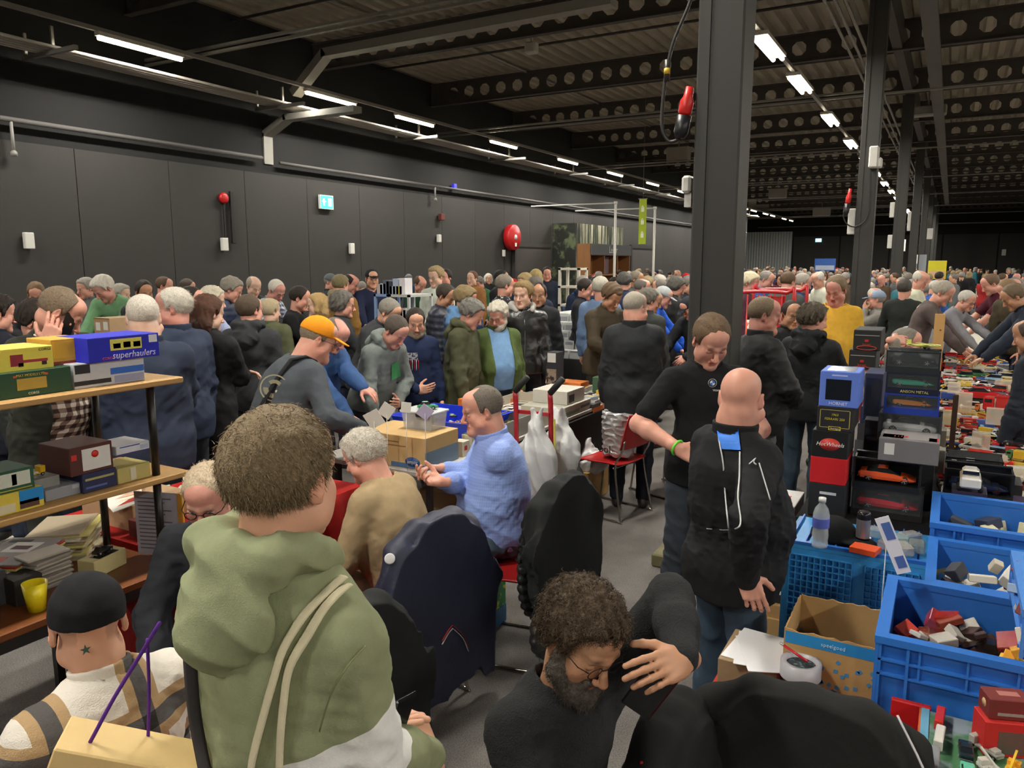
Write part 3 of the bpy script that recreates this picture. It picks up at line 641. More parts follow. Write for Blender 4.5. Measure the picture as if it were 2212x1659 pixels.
# ---------------------------------------------------------------- the hall
def WX(px, py, X): r = ray(px, py); return r*(X/r[0])+np.array([0, 0, CAM_H])
def WY(px, py, Y): r = ray(px, py); return r*(Y/r[1])+np.array([0, 0, CAM_H])
LX, RX, BY, EY, CZ = -13.0, 18.6, -14.0, 75.0, 6.95
def struct(name, mb, mats): return tag(mb.obj(name, mats), kind='structure')
carpet = mat('carpet', '76726f', .95, noise=.22, nscale=3.2, bump=.5, bscale=420, spec=.1)
nt = carpet.node_tree; tc_ = [n for n in nt.nodes if n.type == 'TEX_COORD'][0]; bs_ = nt.nodes['Principled BSDF']
nn = nt.nodes.new('ShaderNodeTexNoise'); nn.inputs['Scale'].default_value = 160; nn.inputs['Detail'].default_value = 2; nt.links.new(tc_.outputs['Object'], nn.inputs['Vector'])
mr = nt.nodes.new('ShaderNodeMapRange'); mr.inputs[1].default_value = .3; mr.inputs[2].default_value = .7; mr.inputs[3].default_value = .62; mr.inputs[4].default_value = 1.3; nt.links.new(nn.outputs['Fac'], mr.inputs[0])
mx = nt.nodes.new('ShaderNodeVectorMath'); mx.operation = 'SCALE'; src = bs_.inputs['Base Color'].links[0].from_socket
nt.links.new(src, mx.inputs[0]); nt.links.new(mr.outputs[0], mx.inputs['Scale']); nt.links.new(mx.outputs[0], bs_.inputs['Base Color'])
b = MB().b2((-21, BY, -.1), (RX, EY+1, 0)); struct('floor', b, carpet)
dark = mat('wall_paint', '2e2c2a', .75, noise=.06, nscale=2); darker = mat('wall_paint', '0e0d0d', .85)
b = MB().b2((LX-.3, BY, 0), (LX, 57, CZ), 1); y = BY+.4
while y < 56.5: b.b2((LX-.01, y+.006, 0), (LX+.03, y+1.794, 3.9), 0); y += 1.8
b.b2((LX-.3, 57, 0), (LX-.02, 57.3, CZ), 1); b.b2((LX-8, 56.8, 0), (LX-.3, 57.1, CZ), 1); struct('wall_left', b, [dark, darker])
b = MB().b2((-21, EY, 0), (RX, EY+.3, CZ), 1); x = -20.8
while x < RX-1: b.b2((x+.02, EY-.06, 0), (x+3.9, EY+.01, 4.4), 0); x += 4
struct('wall_far', b, [dark, darker]); struct('wall_far_left', MB().b2((-21.3, 56.8, 0), (-21, EY, CZ)), darker)
struct('wall_right', MB().b2((RX, BY, 0), (RX+.3, EY, CZ)), dark); struct('wall_back', MB().b2((LX-.3, BY-.3, 0), (RX, BY, CZ)), dark)
# corrugated roof deck, ribs running the length of the hall
steel = mat('painted_steel', '99907f', .6, noise=.10, nscale=2.5); steel_d = mat('painted_steel', '413b37', .7); galv = mat('galvanised_steel', '8f8c86', .45, metal=.4, noise=.08, nscale=5)
xs, zs = [], []; x = -21.2
while x < RX+.2: xs += [x, x+.12, x+.17, x+.27]; zs += [CZ, CZ, CZ+.10, CZ+.10]; x += .32
P = np.array([[(a, yy, c) for a, c in zip(xs, zs)] for yy in (BY-.2, EY+.3)]); b = MB().grid(P, 0, False); b.b2((-21.2, BY-.2, CZ+.12), (RX+.2, EY+.3, CZ+.2)); struct('ceiling', b, steel)
# castellated roof beams with octagonal openings
def cast_beam(x0, x1, pitch=.5, zb=6.33, h=.55, hole=.155):
    b = MB(); n = int((x1-x0)/pitch); zc = zb+h/2
    for k in range(n):
        cx = x0+(k+.5)*pitch; o = [(cx+hole*math.cos(a), zc+hole*math.sin(a)) for a in np.arange(8)*math.pi/4+math.pi/8]
        hp2, hh = pitch/2, h/2; q = [(cx+hp2, zc+hh*.4), (cx+hp2*.4, zc+hh), (cx-hp2*.4, zc+hh), (cx-hp2, zc+hh*.4), (cx-hp2, zc-hh*.4), (cx-hp2*.4, zc-hh), (cx+hp2*.4, zc-hh), (cx+hp2, zc-hh*.4)]
        V = [(p[0], 0, p[1]) for p in o+q]+[(cx+hp2, 0, zc+hh), (cx-hp2, 0, zc+hh), (cx-hp2, 0, zc-hh), (cx+hp2, 0, zc-hh)]
        F = [(i, (i+1) % 8, 8+(i+1) % 8, 8+i) for i in range(8)]+[(8, 9, 16), (10, 11, 17), (12, 13, 18), (14, 15, 19)]; b.add(V, F)
    b.b2((x0, -.07, zb-.02), (x1, .07, zb)); b.b2((x0, -.07, zb+h), (x1, .07, zb+h+.02)); return b
cb = cast_beam(LX, RX).mesh('roof_beam', steel_d)
for k in range(-3, 17):
    yb = 13.8+4.6*k
    if yb < BY+.3 or yb > EY-.5: continue
    tag(link(bpy.data.objects.new('roof_beam', cb), loc=(0, yb, 0)), kind='structure')
for k in range(-1, 16):   # thin sag rods between the beams
    tag(MB().tube([(LX, 16.1+4.6*k, 6.82), (RX, 16.1+4.6*k, 6.82)], .03, n=5).obj('roof_rod', steel_d), kind='structure')
# the row of square columns
for k in range(0, 8):
    yc = 4.87+9.2*k-.0
    if yc > EY-1: break
    b = MB().b2((-1.45, yc-.02, 0), (-1.17, yc+.26, 6.33), 0, .012); b.b2((-1.41, yc-.03, .3), (-1.37, yc-.02, 6.3), 0)
    b.b2((-1.6, yc-.16, 0), (-1.05, yc+.40, .09), 1, .01); struct('pillar', b, [mat('column_paint', '302f2d', .6, noise=.06, nscale=4), mat('plinth', '6b6648', .8, noise=.3, nscale=12)])
MB().b2((-1.53, 4.755, .091), (-1.46, 4.80, .096)).obj('tape_mark', mat('tape', 'd8d431', .6)); tag(bpy.data.objects['tape_mark'], 'small square of yellow tape on the foot of the nearest column', 'tape')
# long girder above the columns and trays beside it
struct('roof_girder', MB().b2((-1.40, BY, 6.34), (-1.22, EY, 6.9)), steel_d)
lamp_glow = mat('lamp_tube', 'fff2d0', .5, emit=LAMP_GLOW); lamp_body = mat('lamp_body', 'd8d4c8', .5)
def luminaire(x, y, wide, label):
    t = thing('ceiling_light', label, 'ceiling light', (x, y, LAMP_Z), group='strip lights of the hall')
    MB().b2((-wide/2, 0, .03), (wide/2, 1.5, .09)).obj('housing', lamp_body, t)
    for xx in ((0,) if wide < .14 else (-wide*.28, wide*.28)): MB().tube([(xx, .02, 0), (xx, 1.48, 0)], .034, n=10).obj('lamp_tube', lamp_glow, t)
    ld = bpy.data.lights.new('tube_light', 'AREA'); ld.shape = 'RECTANGLE'; ld.size = max(wide, .12); ld.size_y = 1.45; ld.energy = LAMP_W; ld.color = LAMP_COL
    link(bpy.data.objects.new('tube_light', ld), t, (0, .75, -.03)); return t
YS = [-9.5, -5.2, -1.0, 3.3, 7.6, 11.95, 14.85, 19.1, 23.4, 27.6, 31.9, 36.2, 40.4, 44.7, 49, 51.5, 55.2, 57.6, 62, 65]
ORD = ['first', 'second', 'third', 'fourth', 'fifth', 'sixth', 'seventh', 'eighth', 'ninth', 'tenth', 'eleventh', 'twelfth', 'thirteenth', 'fourteenth', 'fifteenth', 'sixteenth', 'seventeenth', 'eighteenth', 'nineteenth', 'twentieth']
for ri, rx in enumerate(ROWS_X):
    tag(MB().b2((rx-.035, BY+1, LAMP_Z+.09), (rx+.035, 67, LAMP_Z+.15)).obj('lighting_trunking', galv), ['pale lighting track running along the left wall', 'pale lighting track running past the columns', 'pale lighting track over the hall right of the columns', 'pale lighting track near the right wall'][ri], 'lighting track')
    seen = 0
    for y in YS:
        if rx > 0 and y > 40: continue
        yy = y+(.55 if ri else 0); vis = yy > 7 and ri < 2
        if ri == 1 and yy < 12: vis = False
        if vis: lab = 'glowing strip light, %s along the track %s' % (ORD[seen], 'by the left wall' if ri == 0 else 'beside the columns'); seen += 1
        else: lab = 'glowing strip light, number %s %s' % (ORD[YS.index(y)], ['of the near end of the left-wall track', 'at the near end of the column track', 'on the track right of the columns', 'on the track by the right wall'][ri])
        luminaire(rx, yy, .11 if ri == 0 else .26, lab)
# cross rails hung below the beams
for k in range(0, 7):
    yr = 9.5+9.15*k
    for dz in (0, .09): 
        o = MB().b2((LX if yr < 57 else -21, yr-.03, 5.52+dz), (RX if dz == 0 else -1.4, yr+.03, 5.56+dz)).obj('cross_rail', galv); tag(o, '%s pale %s crossing under the roof, %s from the front' % (('long', 'rail', ORD[k]) if dz == 0 else ('shorter', 'upper rail', ORD[k])), 'rail', 'rails crossing below the roof')
# pipes along the left wall
for i in range(5):
    tag(MB().tube([(-11.95-.12*i, BY, 5.20), (-11.95-.12*i, 56, 5.20)], .028, n=8).obj('ceiling_pipe', mat('grey_pipe', 'a39d92', .5)), 'grey pipe hung beside the left light row, %s from the lamps' % ORD[i], 'pipe', 'parallel pipes beside the lights')
for k in range(0, 11):
    yb = 7.2+4.6*k; tag(MB().b2((-12.75, yb-.03, 5.1), (-11.4, yb+.03, 5.16)).b2((-12.72, yb-.02, 5.1), (-12.68, yb+.02, 5.5)).b2((-12.0, yb-.02, 5.1), (-11.96, yb+.02, 5.5)).obj('pipe_bracket', galv), 'bracket carrying the parallel pipes, %s from the front' % ORD[k], 'bracket', 'brackets of the parallel pipes')
tag(MB().tube([(-12.85, BY, 4.2), (-12.85, 12.0, 4.2)], .04, n=10).obj('wall_pipe', mat('grey_pipe', '54514f', .6)), 'thick grey pipe along the upper left wall before the duct', 'pipe')
tag(MB().tube([(-12.85, 12.5, 4.15), (-12.85, 56.5, 4.15)], .036, n=10).obj('wall_pipe', mat('grey_pipe', '54514f', .6)), 'thick grey pipe along the upper left wall beyond the duct', 'pipe')
tag(MB().tube([(-16, EY-.2, 5.3), (RX, EY-.2, 5.3)], .06, n=8).obj('wall_pipe', mat('grey_pipe', '8b8886', .5)), 'pale pipe along the top of the far wall', 'pipe')
for i, (px, py) in enumerate([(30, 330), (940, 430)]):
    p0 = WX(px, py, -12.85); tag(MB().tube([(p0[0], p0[1], 4.18), (p0[0], p0[1], p0[2])], .025, n=8).lathe([(.05, 0), (.05, .06), (.02, .09)], (p0[0], p0[1], p0[2]-.05), n=10).obj('drop_pipe', mat('grey_pipe', '8a8783', .5)), 'short grey pipe hanging from the wall pipe %s' % ('at its near end' if i == 0 else 'past the exit sign'), 'pipe')
# angular cable duct climbing from the wall to the roof
def strip(pts, w, h, m, name, label, cat):
    b = MB()
    for a, c in zip(pts[:-1], pts[1:]):
        a = np.array(a, float); c = np.array(c, float); u = (c-a); L_ = np.linalg.norm(u); u /= L_; v = np.array([0, 1., 0]); wv = np.cross(u, v); b.box((a+c)/2, (L_+h*.5, w, h), 0, np.stack([u, v, wv], 1))
    return tag(b.obj(name, m), label, cat)
dm = mat('duct_paint', '8d8a82', .5, noise=.05)
d0 = WY(577, 352, 12.3); d1 = WY(575, 292, 12.3); d2 = WY(622, 255, 12.3); d3 = WY(770, 236, 12.3); d4 = WY(640, 200, 12.3); d5 = WY(705, 116, 12.3); d6 = WY(1320, 2, 12.3)
strip([d0, d1, d2, d3], .25, .12, dm, 'cable_duct', 'pale angular duct rising from the left wall pipe to the light row', 'duct'); strip([d4, d5, d6], .25, .16, dm, 'cable_duct', 'pale angular duct climbing above the light row under the roof', 'duct')
tag(MB().tube([(p[0], 12.3, p[2]) for p in (WY(505, 410, 12.3), WY(525, 375, 12.3), WY(528, 345, 12.3))], .02, n=6).tube([WY(555, 408, 12.3), WY(545, 375, 12.3), WY(540, 350, 12.3)], .02, n=6).obj('bracket', galv), 'pair of small angled brackets under the duct on the left wall', 'bracket')
def across(px0, py0, px1, py1, Z, r, m, label, cat='pipe', name='ceiling_pipe'):
    return tag(MB().tube([W(px0, py0, Z), W(px1, py1, Z)], r, n=6).obj(name, m), label, cat)
across(1000, 95, 1490, 310, 6.9, .035, galv, 'diagonal brace rod under the roof left of the first column', 'brace', 'brace_rod')
across(590, -40, 850, 48, 6.9, .03, galv, 'diagonal rod at the top of the roof near the duct', 'brace', 'brace_rod')
across(1590, 362, 1810, 470, 6.9, .03, galv, 'thin diagonal rod between the first and second columns', 'brace', 'brace_rod')
for i, xx in enumerate((-2.1, -1.95, -1.8)):
    tag(MB().tube([(xx, 6, 6.15), (xx, 60, 6.15)], .03, n=6).obj('ceiling_pipe', galv), 'slim pipe beside the column row, %s towards the columns' % ORD[i], 'pipe', 'slim pipes beside the columns')
tag(MB().b2((-.75, 5, 5.95), (-.5, 62, 6.05)).obj('cable_tray', mat('tray', '5b5855', .6)), 'long grey cable tray running right of the columns', 'cable tray')
def unit(px, py, Z, size, label, cat='heater', col='8f8b85'):
    p = W(px, py, Z); return tag(MB().box(p, size, 0, None, .03).b2(p+[-.02, -.02, size[2]/2], p+[.02, .02, 6.9-p[2]]).obj('ceiling_unit', mat('unit_paint', col, .5)), label, cat)
unit(1148, 104, 6.3, (.25, .2, .22), 'small white box hung under the roof above the light row', 'box', 'b5b1a8'); unit(1466, 333, 5.9, (.8, .4, .5), 'boxy grey unit hung under the roof left of the first column', 'unit')
unit(2005, 240, 6.1, (.9, .4, .25), 'pale flat unit under the roof right of the second column', 'unit'); unit(1680, 418, 5.8, (.9, .5, .5), 'boxy unit hung far back between the columns', 'unit'); unit(1775, 458, 5.8, (1.2, .5, .6), 'small distant unit hung near the far lights', 'unit')
# wall fittings
wht = mat('switch_box', 'c9c7c0', .5); red = mat('red_enamel', 'b3161a', .4)
def onleft(px, py, sz, m, name, label, cat, X=-12.94):
    p = WX(px, py, X); return tag(MB().box(p+[sz[0]/2, 0, 0], sz, 0, None, .01).obj(name, m), label, cat)
for i, (px, py, nm) in enumerate([(59, 520, 'near the far left end'), (482, 528, 'below the red alarm'), (757, 537, 'beyond the exit sign'), (946, 515, 'under the drop pipe'), (1086, 547, 'beside the hose reel'), (1117, 527, 'at the corner of the big door')]):
    onleft(px, py, (.08, .15 if i != 4 else .1, .26 if i < 3 else .22), wht, 'switch_box', 'white socket box on the left wall %s' % nm, 'socket box')
s_ = thing('exit_sign', 'small glowing green exit sign high on the dark left wall', 'exit sign', WX(702, 437, -12.94))
MB().b2((0, -.22, -.16), (.06, .22, .16)).obj('housing', mat('sign_box', 'cfd8d4', .4), s_); MB().b2((.061, -.20, -.14), (.065, .20, .14)).obj('face', mat('sign_face', '37c9a8', .4, emit=2.2), s_)
MB().b2((.066, -.13, -.08), (.069, -.08, .08)).b2((.066, -.17, .0), (.069, -.04, .03)).b2((.066, .04, -.09), (.069, .15, .09)).obj('pictogram', mat('sign_white', 'eafff8', .4, emit=2.5), s_)
a_ = thing('fire_alarm', 'red round fire alarm on the left wall with a cable below', 'fire alarm', WX(481, 428, -12.94)); MB().lathe([(.11, 0), (.11, .05), (.07, .08)], n=14, rot=ry3(math.pi/2)).obj('bell', red, a_); MB().b2((0, -.012, -1.0), (.03, .012, -.1)).obj('cable', mat('cable', '1c1b1a', .6), a_)
onleft(500, 470, (.06, .09, 1.05), mat('cable_cover', '141312', .6), 'cable_cover', 'black vertical cable cover on the left wall beside the fire alarm', 'cable cover'); onleft(950, 469, (.12, .18, .18), mat('dull_red', '5e2623', .6), 'call_point', 'dull red call point on the left wall', 'call point')
onleft(978, 403, (.1, .15, .15), mat('blue_lamp', '3a35c8', .5, emit=.6), 'indicator_lamp', 'tiny blue indicator lamp high on the left wall', 'lamp')
pr = WX(1100, 513, -12.9); h_ = thing('fire_hose_reel', 'red fire hose reel with round cover on the left wall', 'hose reel', pr)
MB().lathe([(.40, 0), (.42, .03), (.42, .20), (.40, .23), (.08, .25)], n=28, rot=ry3(math.pi/2)).obj('drum', red, h_); MB().lathe([(.09, 0), (.09, .02)], (.24, 0, 0), n=16, rot=ry3(math.pi/2)).obj('hub', mat('steel', 'c8c4bc', .4), h_); MB().b2((.25, -.05, -.30), (.262, .05, -.18)).obj('label', mat('label', 'e8e4da', .5), h_)
dd = WX(1110, 525, -12.95); d_ = tag(MB().b2((-12.95, dd[1], 0), (-12.86, dd[1]+2.6, dd[2]-.1), 1).b2((-12.95, dd[1]-.12, 0), (-12.83, dd[1], dd[2])).b2((-12.95, dd[1], dd[2]-.12), (-12.83, dd[1]+2.7, dd[2])).obj('door_1', [mat('door_frame', '33302e', .6), mat('door_leaf', '3e3a38', .6)]), kind='structure')
dd = WX(1362, 540, -12.95); tag(MB().b2((-12.95, dd[1], 0), (-12.88, dd[1]+3, 2.7), 1).b2((-12.95, dd[1]-.15, 0), (-12.84, dd[1], 2.85)).b2((-12.95, dd[1]+3, 0), (-12.84, dd[1]+3.15, 2.85)).b2((-12.95, dd[1], 2.7), (-12.84, dd[1]+3, 2.85)).obj('door_2', [mat('door_frame', '1d1b1a', .6), mat('door_leaf', '3e3a38', .6)]), kind='structure')
# forest backdrop, wooden shop stand, posts and banner at the left wall
fo = thing('forest_backdrop', 'tall corner backdrop printed with pale forest trunks by the left wall', 'backdrop', (0, 0, 0)); fm = mat('forest_print', 'ffffff', .6, kind='forest')
MB().b2((-12.94, 25.9, 0), (-12.0, 25.96, 3.45)).obj('near_panel', mat('forest_dark', '171a14', .7, kind='two', nscale=3, p=('525c40', .5, .62)), fo); MB().b2((-12.06, 25.97, 0), (-12.0, 30.6, 3.45)).obj('side_panel', fm, fo)
st = thing('wooden_shop_stand', 'tall oak shop cabinet with a dark sign reading Leifur', 'cabinet', (-10, 22.7, 0)); oak = mat('oak', '9a6a3c', .6, kind='wood', p=('7c5028', (2, 2, .3)))
MB().b2((-.45, 0, 0), (0, .05, 2.62)).b2((-.45, 3.45, 0), (0, 3.5, 2.62)).b2((-.45, .05, 0), (-.42, 3.45, 2.62)).b2((-.42, .05, 1.6), (0, 3.45, 1.65)).b2((-.42, .05, 2.25), (0, 3.45, 2.28)).b2((-.42, 1.15, 1.65), (0, 1.19, 2.25)).b2((-.42, 2.3, 1.65), (0, 2.34, 2.25)).b2((-.42, .05, 2.60), (0, 3.45, 2.62)).obj('carcass', oak, st)
MB().b2((0, .02, 2.27), (.05, 3.48, 2.62)).obj('sign_board', mat('sign_grey', '57575a', .6), st); text('sign_lettering', 'Leifur', .32, mat('sign_letter', 'cfcdc6', .5), st, (.055, 1.8, 2.44), (math.pi/2, 0, math.pi/2))
MB().b2((-.3, 1.35, 1.66), (-.25, 2.15, 2.22)).obj('poster', mat('poster', '6d5b63', .6), st); MB().lathe([(.16, 0), (.16, .02)], (-.24, 1.6, 1.98), n=14, rot=ry3(math.pi/2)).obj('red_badge', mat('badge', 'd8222c', .5), st)
pm_ = mat('white_post', 'd5d3cc', .45)
for i, (x, y) in enumerate([(-8.08, 20.0), (-7.8, 22.4)]):
    zt = 3.62; tag(MB().tube([(x, y, 0), (x, y, zt)], .035, n=10).tube([(x, y, zt), (x-2.6, y, zt)], .02, n=8).lathe([(.05, 0), (.05, .07)], (x, y, zt-.03), n=10).obj('white_post', pm_), 'slim white post with a side arm, %s' % ('in front of the oak cabinet' if i == 0 else 'right of the yellow-green banner'), 'post')
bn = thing('banner', 'narrow yellow-green hanging banner with three white marks', 'banner', (-7.85, 21.5, 2.55)); MB().b2((-.11, -.005, 0), (.11, .005, 1.28)).obj('cloth', mat('lime_cloth', 'a9bf2a', .7), bn)
for z in (.25, .62, .98): MB().b2((-.045, -.012, z-.07), (.045, -.006, z+.07)).lathe([(.03, 0), (.03, .004)], (0, -.012, z+.08), n=10, rot=rx3(math.pi/2)).obj('emblem', mat('print_white', 'e8ecd0', .7), bn)
MB().tube([(-.14, 0, 1.28), (.14, 0, 1.28)], .01, n=6).tube([(0, 0, 1.28), (0, 0, 4.42)], .004, n=5).obj('hanging_rod', galv, bn)
# far end: pale corrugated curtain wall, signs
p0, p1 = WY(1612, 502, EY-.1), WY(1712, 502, EY-.1); b = MB(); xs = np.arange(p0[0], p1[0], .12); b.grid([[(x, EY-.12-.05*(i % 2), z) for i, x in enumerate(xs)] for z in (0, p0[2])], 0, False); b.b2((p0[0], EY-.1, 0), (p1[0], EY-.07, p0[2]))
tag(b.obj('corrugated_screen', mat('pale_sheet', 'a9adac', .6)), 'pale corrugated sheet door in the far wall left of the second column', 'sheet door')
s2 = thing('exit_sign', 'tiny glowing exit sign on the far wall left of the second column', 'exit sign', WY(1768, 519, EY-.085)); MB().box((0, 0, 0), (.5, .05, .3)).obj('face', mat('sign_face', '8fd8e8', .4, emit=3.), s2)
def farbox(px, py, Y, sz, m, name, label, cat):
    q = WY(px, py, Y); q = np.array([-1.51, 4.87+9.2*round((Y-4.87)/9.2)+.1, q[2]]) if Y < 50 else q if Y < 70 else q*[1, 0, 1]+[0, EY-.1, 0]; return tag(MB().box(q, sz, 0, None, .01).obj(name, m), label, cat)
# boxes and red power plugs on the columns
tag(MB().box(WY(1488, 400, 4.98), (.06, .14, .11), 0, None, .015).b2(WY(1488, 400, 4.98)+[-.015, -.04, -.14], WY(1488, 400, 4.98)+[.03, .04, -.05]).obj('distribution_box', wht), 'white power box on the side of the nearest column', 'power box')
tag(MB().box(WY(1888, 340, 14.0), (.14, .2, .34), 0, None, .02).box(WY(1897, 352, 14.0), (.12, .16, .16), 0, None, .02).obj('distribution_box', wht), 'white power box high on the second column', 'power box')
for i, (px, py, Y) in enumerate([(1829, 478, 14.0), (1949, 452, 23.2), (1976, 487, 32.4), (1913, 522, 23.2), (1984, 465, 32)]): farbox(px, py, Y, (.12, .12, .42-.02*i), wht, 'distribution_box', ['white box low on the left of the second column', 'white box on the third column', 'white box on the fourth column', 'small white box left of the third column', 'small white box high on the fourth column'][i], 'power box')
for i, (px, py, Y) in enumerate([(1951, 530, 60), (1997, 485, 50), (2009, 505, 50), (2170, 545, 74), (1938, 515, 55)]): farbox(px, py, Y, (.3, .1, .8-.1*i), wht, 'wall_plate', ['white plate far back between the third and fourth columns', 'white plate at the top of the last columns', 'white plate beside the last column', 'tiny white plate on the far wall at the right', 'tiny white plate left of the fourth column'][i], 'plate')
def plug(Y, A, B_, path, i):
    t = thing('power_plug', ['red and black industrial power plug hanging left of the nearest column', 'red power plug hanging from a looped cable on the second column'][i], 'power plug', A); k = (.85, 1.2)[i]
    d_ = np.array(B_)-np.array(A); L_ = np.linalg.norm(d_); u = d_/L_; x_ = np.cross(u, (0, 1, 0)); x_ /= np.linalg.norm(x_); Rm = np.stack([x_, np.cross(u, x_), u], 1)
    MB().lathe([(.03, 0), (.042, .02*k), (.043, .1*k), (.03, .13*k), (.024, .2*k)], n=14, rot=Rm).obj('plug_body', mat('plug_red', 'c8201c', .4), t); MB().lathe([(.03, -.16*k), (.045, -.12*k), (.047, 0)], n=12, rot=Rm).obj('sleeve', mat('plug_black', '17171a', .4), t)
    MB().tube([np.array(p)-np.array(A) for p in path], .011, n=7).obj('cable', mat('cable', '1c1b1a', .5), t)
    return t
pq = lambda x, y, Y=4.85: WY(x, y, Y)
def smooth(pts, n=6):
    P = [np.array(p, float) for p in pts]; P = [2*P[0]-P[1]]+P+[2*P[-1]-P[-2]]; o = []
    for i in range(1, len(P)-2):
        for t in np.linspace(0, 1, n, endpoint=False): o.append(.5*((2*P[i])+(-P[i-1]+P[i+1])*t+(2*P[i-1]-5*P[i]+4*P[i+1]-P[i+2])*t*t+(-P[i-1]+3*P[i]-3*P[i+1]+P[i+2])*t**3))
    return o+[P[-2]]
t0 = plug(4.85, pq(1478, 250), pq(1490, 190), smooth([pq(1478, 275), pq(1468, 298), pq(1445, 305), pq(1430, 270), pq(1435, 190), pq(1441, 150), pq(1455, 90), pq(1492, 0), pq(1500, -60)]), 0)
p_ = pq(1441, 155); MB().tube([p_+[0, 0, .07], p_-[0, 0, .06]], .018, n=10).obj('connector', mat('connector', '2a2a28', .4), t0, loc=-np.array(t0.location)); MB().tube([p_+[0, 0, .02], p_-[0, 0, .015]], .0195, n=10).obj('yellow_ring', mat('yel', 'c9a827', .5), t0, loc=-np.array(t0.location))
q2 = lambda x, y: WY(x, y, 14.0)
plug(14., q2(1831, 440), q2(1834, 424), smooth([q2(1829, 450), q2(1822, 465), q2(1828, 482), q2(1845, 490), q2(1868, 478), q2(1878, 450), q2(1880, 380), q2(1882, 340)]), 1)
# ---------------------------------------------------------------- the cast near the camera
jean = lambda c='3a4f74': mat('denim', '%02x%02x%02x' % tuple(int(int(c[i:i+2], 16)*f_+g_) for i, f_, g_ in ((0, .8, 10), (2, .74, 10), (4, .6, 12))), .85, bump=.35, bscale=500, noise=.28, nscale=9)
HANG = 'down'
G = {}
G['hoodie'] = person('person in olive green hoodie with white sleeve panel and tote straps, seen from behind', 600, 886, 1.32, 130, hp=4, hdir=138, arms=(('at', 800, 1645, 1.50, (.1, -.1, -1), ('to', 845, 1560, 1.50), ('to', 900, 1640, 1.52)), ('at', 922, 1632, 1.50, (.0, -.15, -1), ('to', 885, 1540, 1.52), ('to', 840, 1590, 1.54))), skin='fair', hair=('short', 'hood'), top=('hoodie', '8b9170'), pants='2c2e33', drop=.045, sw=.155, res=.75, hood=True, collar=False, curls=(.5, 1.0), fat=.02)
G['beanie'] = person('person in black skullcap and cream, tan and charcoal checked overshirt, back turned', 180, 1243, 1.72, 205, bend=8, hp=14, hdir=183, arms=('lap', 'lap'), seated=True, skin='fair', hair=('fuzz', 'dark'), cap=('beanie', '17171b'), top=('jacket', 'e4ddd2', mat('checked_wool', 'e4ddd2', .95, kind='tartan', p=(.20,), bump=.5, bscale=300)), pants='6a6d74', res=.85)
G['beard'] = person('bearded person in black jumper and spectacles, seated, holding a phone to the ear', 1292, 1292, 1.62, 48, bend=8, hp=22, hdir=42, roll=-6, arms=(('at', 1475, 1428, 1.58, (.7, .2, .9), ('to', 1405, 1452, 1.50), ('to', 1380, 1500, 1.9)), 'lap'), seated=True, skin='tan', hair=('curly', '4b3d2e'), beard=('full', '57504a'), glasses='thin', top=('sweater', '202224', mat('knit', '1d1f21', .95, bump=.7, bscale=240)), collar=False, pants='25272c', res=.75, curls=(.45, .5))
G['bald'] = person('bald person in black track jacket with bright blue shoulder patch and white piping', 1604, 792, 2.78, 128, hp=6, hdir=166, arms=('down', ('at', 1612, 1246, 2.50, (.8, -.9, -.3), ('to', 1632, 1300, 2.48), (-.6, .3, 0))), skin='pink', hair=('bald', 'salt'), top=('jacket', '17181b'), pants=jean('33507f'), fat=.13, res=.8, shoes='1d1b1b')
G['polo'] = person('person in black short-sleeved polo shirt with car emblem, head bowed, green wristband', 1548, 690, 3.75, 20, bend=5, hp=32, hdir=22, arms=('hold', ('at', 1465, 968, 3.62, (.9, -.4, -.4), (-.75, .3, -.4), (-.5, -.3, -.6))), skin='pink', hair=('short', '6a553f'), top=('polo', '1b1c1e'), pants=jean('2b3850'), shoes='6a4426', res=.85, split=-.12, hem=-.08)
G['blueshirt'] = person('person in pale blue checked shirt and jeans, seated, fiddling with small parts', 1035, 836, 3.95, 280, bend=14, hp=4, hdir=283, arms=(('at', 960, 1012, 3.98, (-.9, -.4, -.6), (-.1, 1, .15), (.3, .1, -.8)), ('at', 952, 1040, 3.75, (.9, -.5, -.7), (-.2, 1, .25), (-.4, .1, .8))), seated=True, skin='pink', hair=('receding', '6e665c'), top=('shirt', '8ba3dc', mat('checked_cotton', '8098d6', .8, kind='finecheck', p=(.016, '93a8e0'), bump=.2)), pants=jean('3c5a86'), fat=.16, res=.85, curls=(.6, .6))
G['beige'] = person('grey-haired person in beige jumper hunched on a chair, back to the camera', 768, 935, 3.55, 232, bend=30, hp=8, hdir=240, arms=('lap', 'lap'), seated=True, skin='pink', hair=('thick', 'white'), top=('sweater', 'a28d6c'), pants='8d7a62', fat=.14, glasses='thin', res=.9, collar=False)
G['redface'] = person('ruddy grey-blond person in black-rimmed glasses seated behind the green hoodie', 438, 1016, 2.62, 335, bend=10, hp=18, hdir=338, arms=('lap', 'lap'), seated=True, skin='red', hair=('short', 'c4b196'), top=('jacket', '23252b'), glasses='thick', res=.9)
G['phone'] = person('balding person on the phone in an open dark coat over a brown checked shirt', 158, 630, 4.3, 28, bend=16, hp=28, hdir=86, arms=(('down'), 'phone'), skin='pink', hair=('receding', '7d6c58'), top=('coat', '33352f'), inner=mat('checked_shirt', 'ffffff', .85, kind='plaid', p=(.045, 'e6ddd0', '8a7468', '3c2a26')), open_=.10, fat=.12, res=.9, pants='31332f')
G['navyback'] = person('white-haired person in navy quilted jacket seen from behind, right of the man on the phone', 306, 636, 4.35, 178, hp=4, hdir=172, arms=('down', 'front'), skin='pale', hair=('fuzz', 'white'), top=('jacket', '2a3346'), pants=jean('2f4262'), fat=.16, hem=-.16)
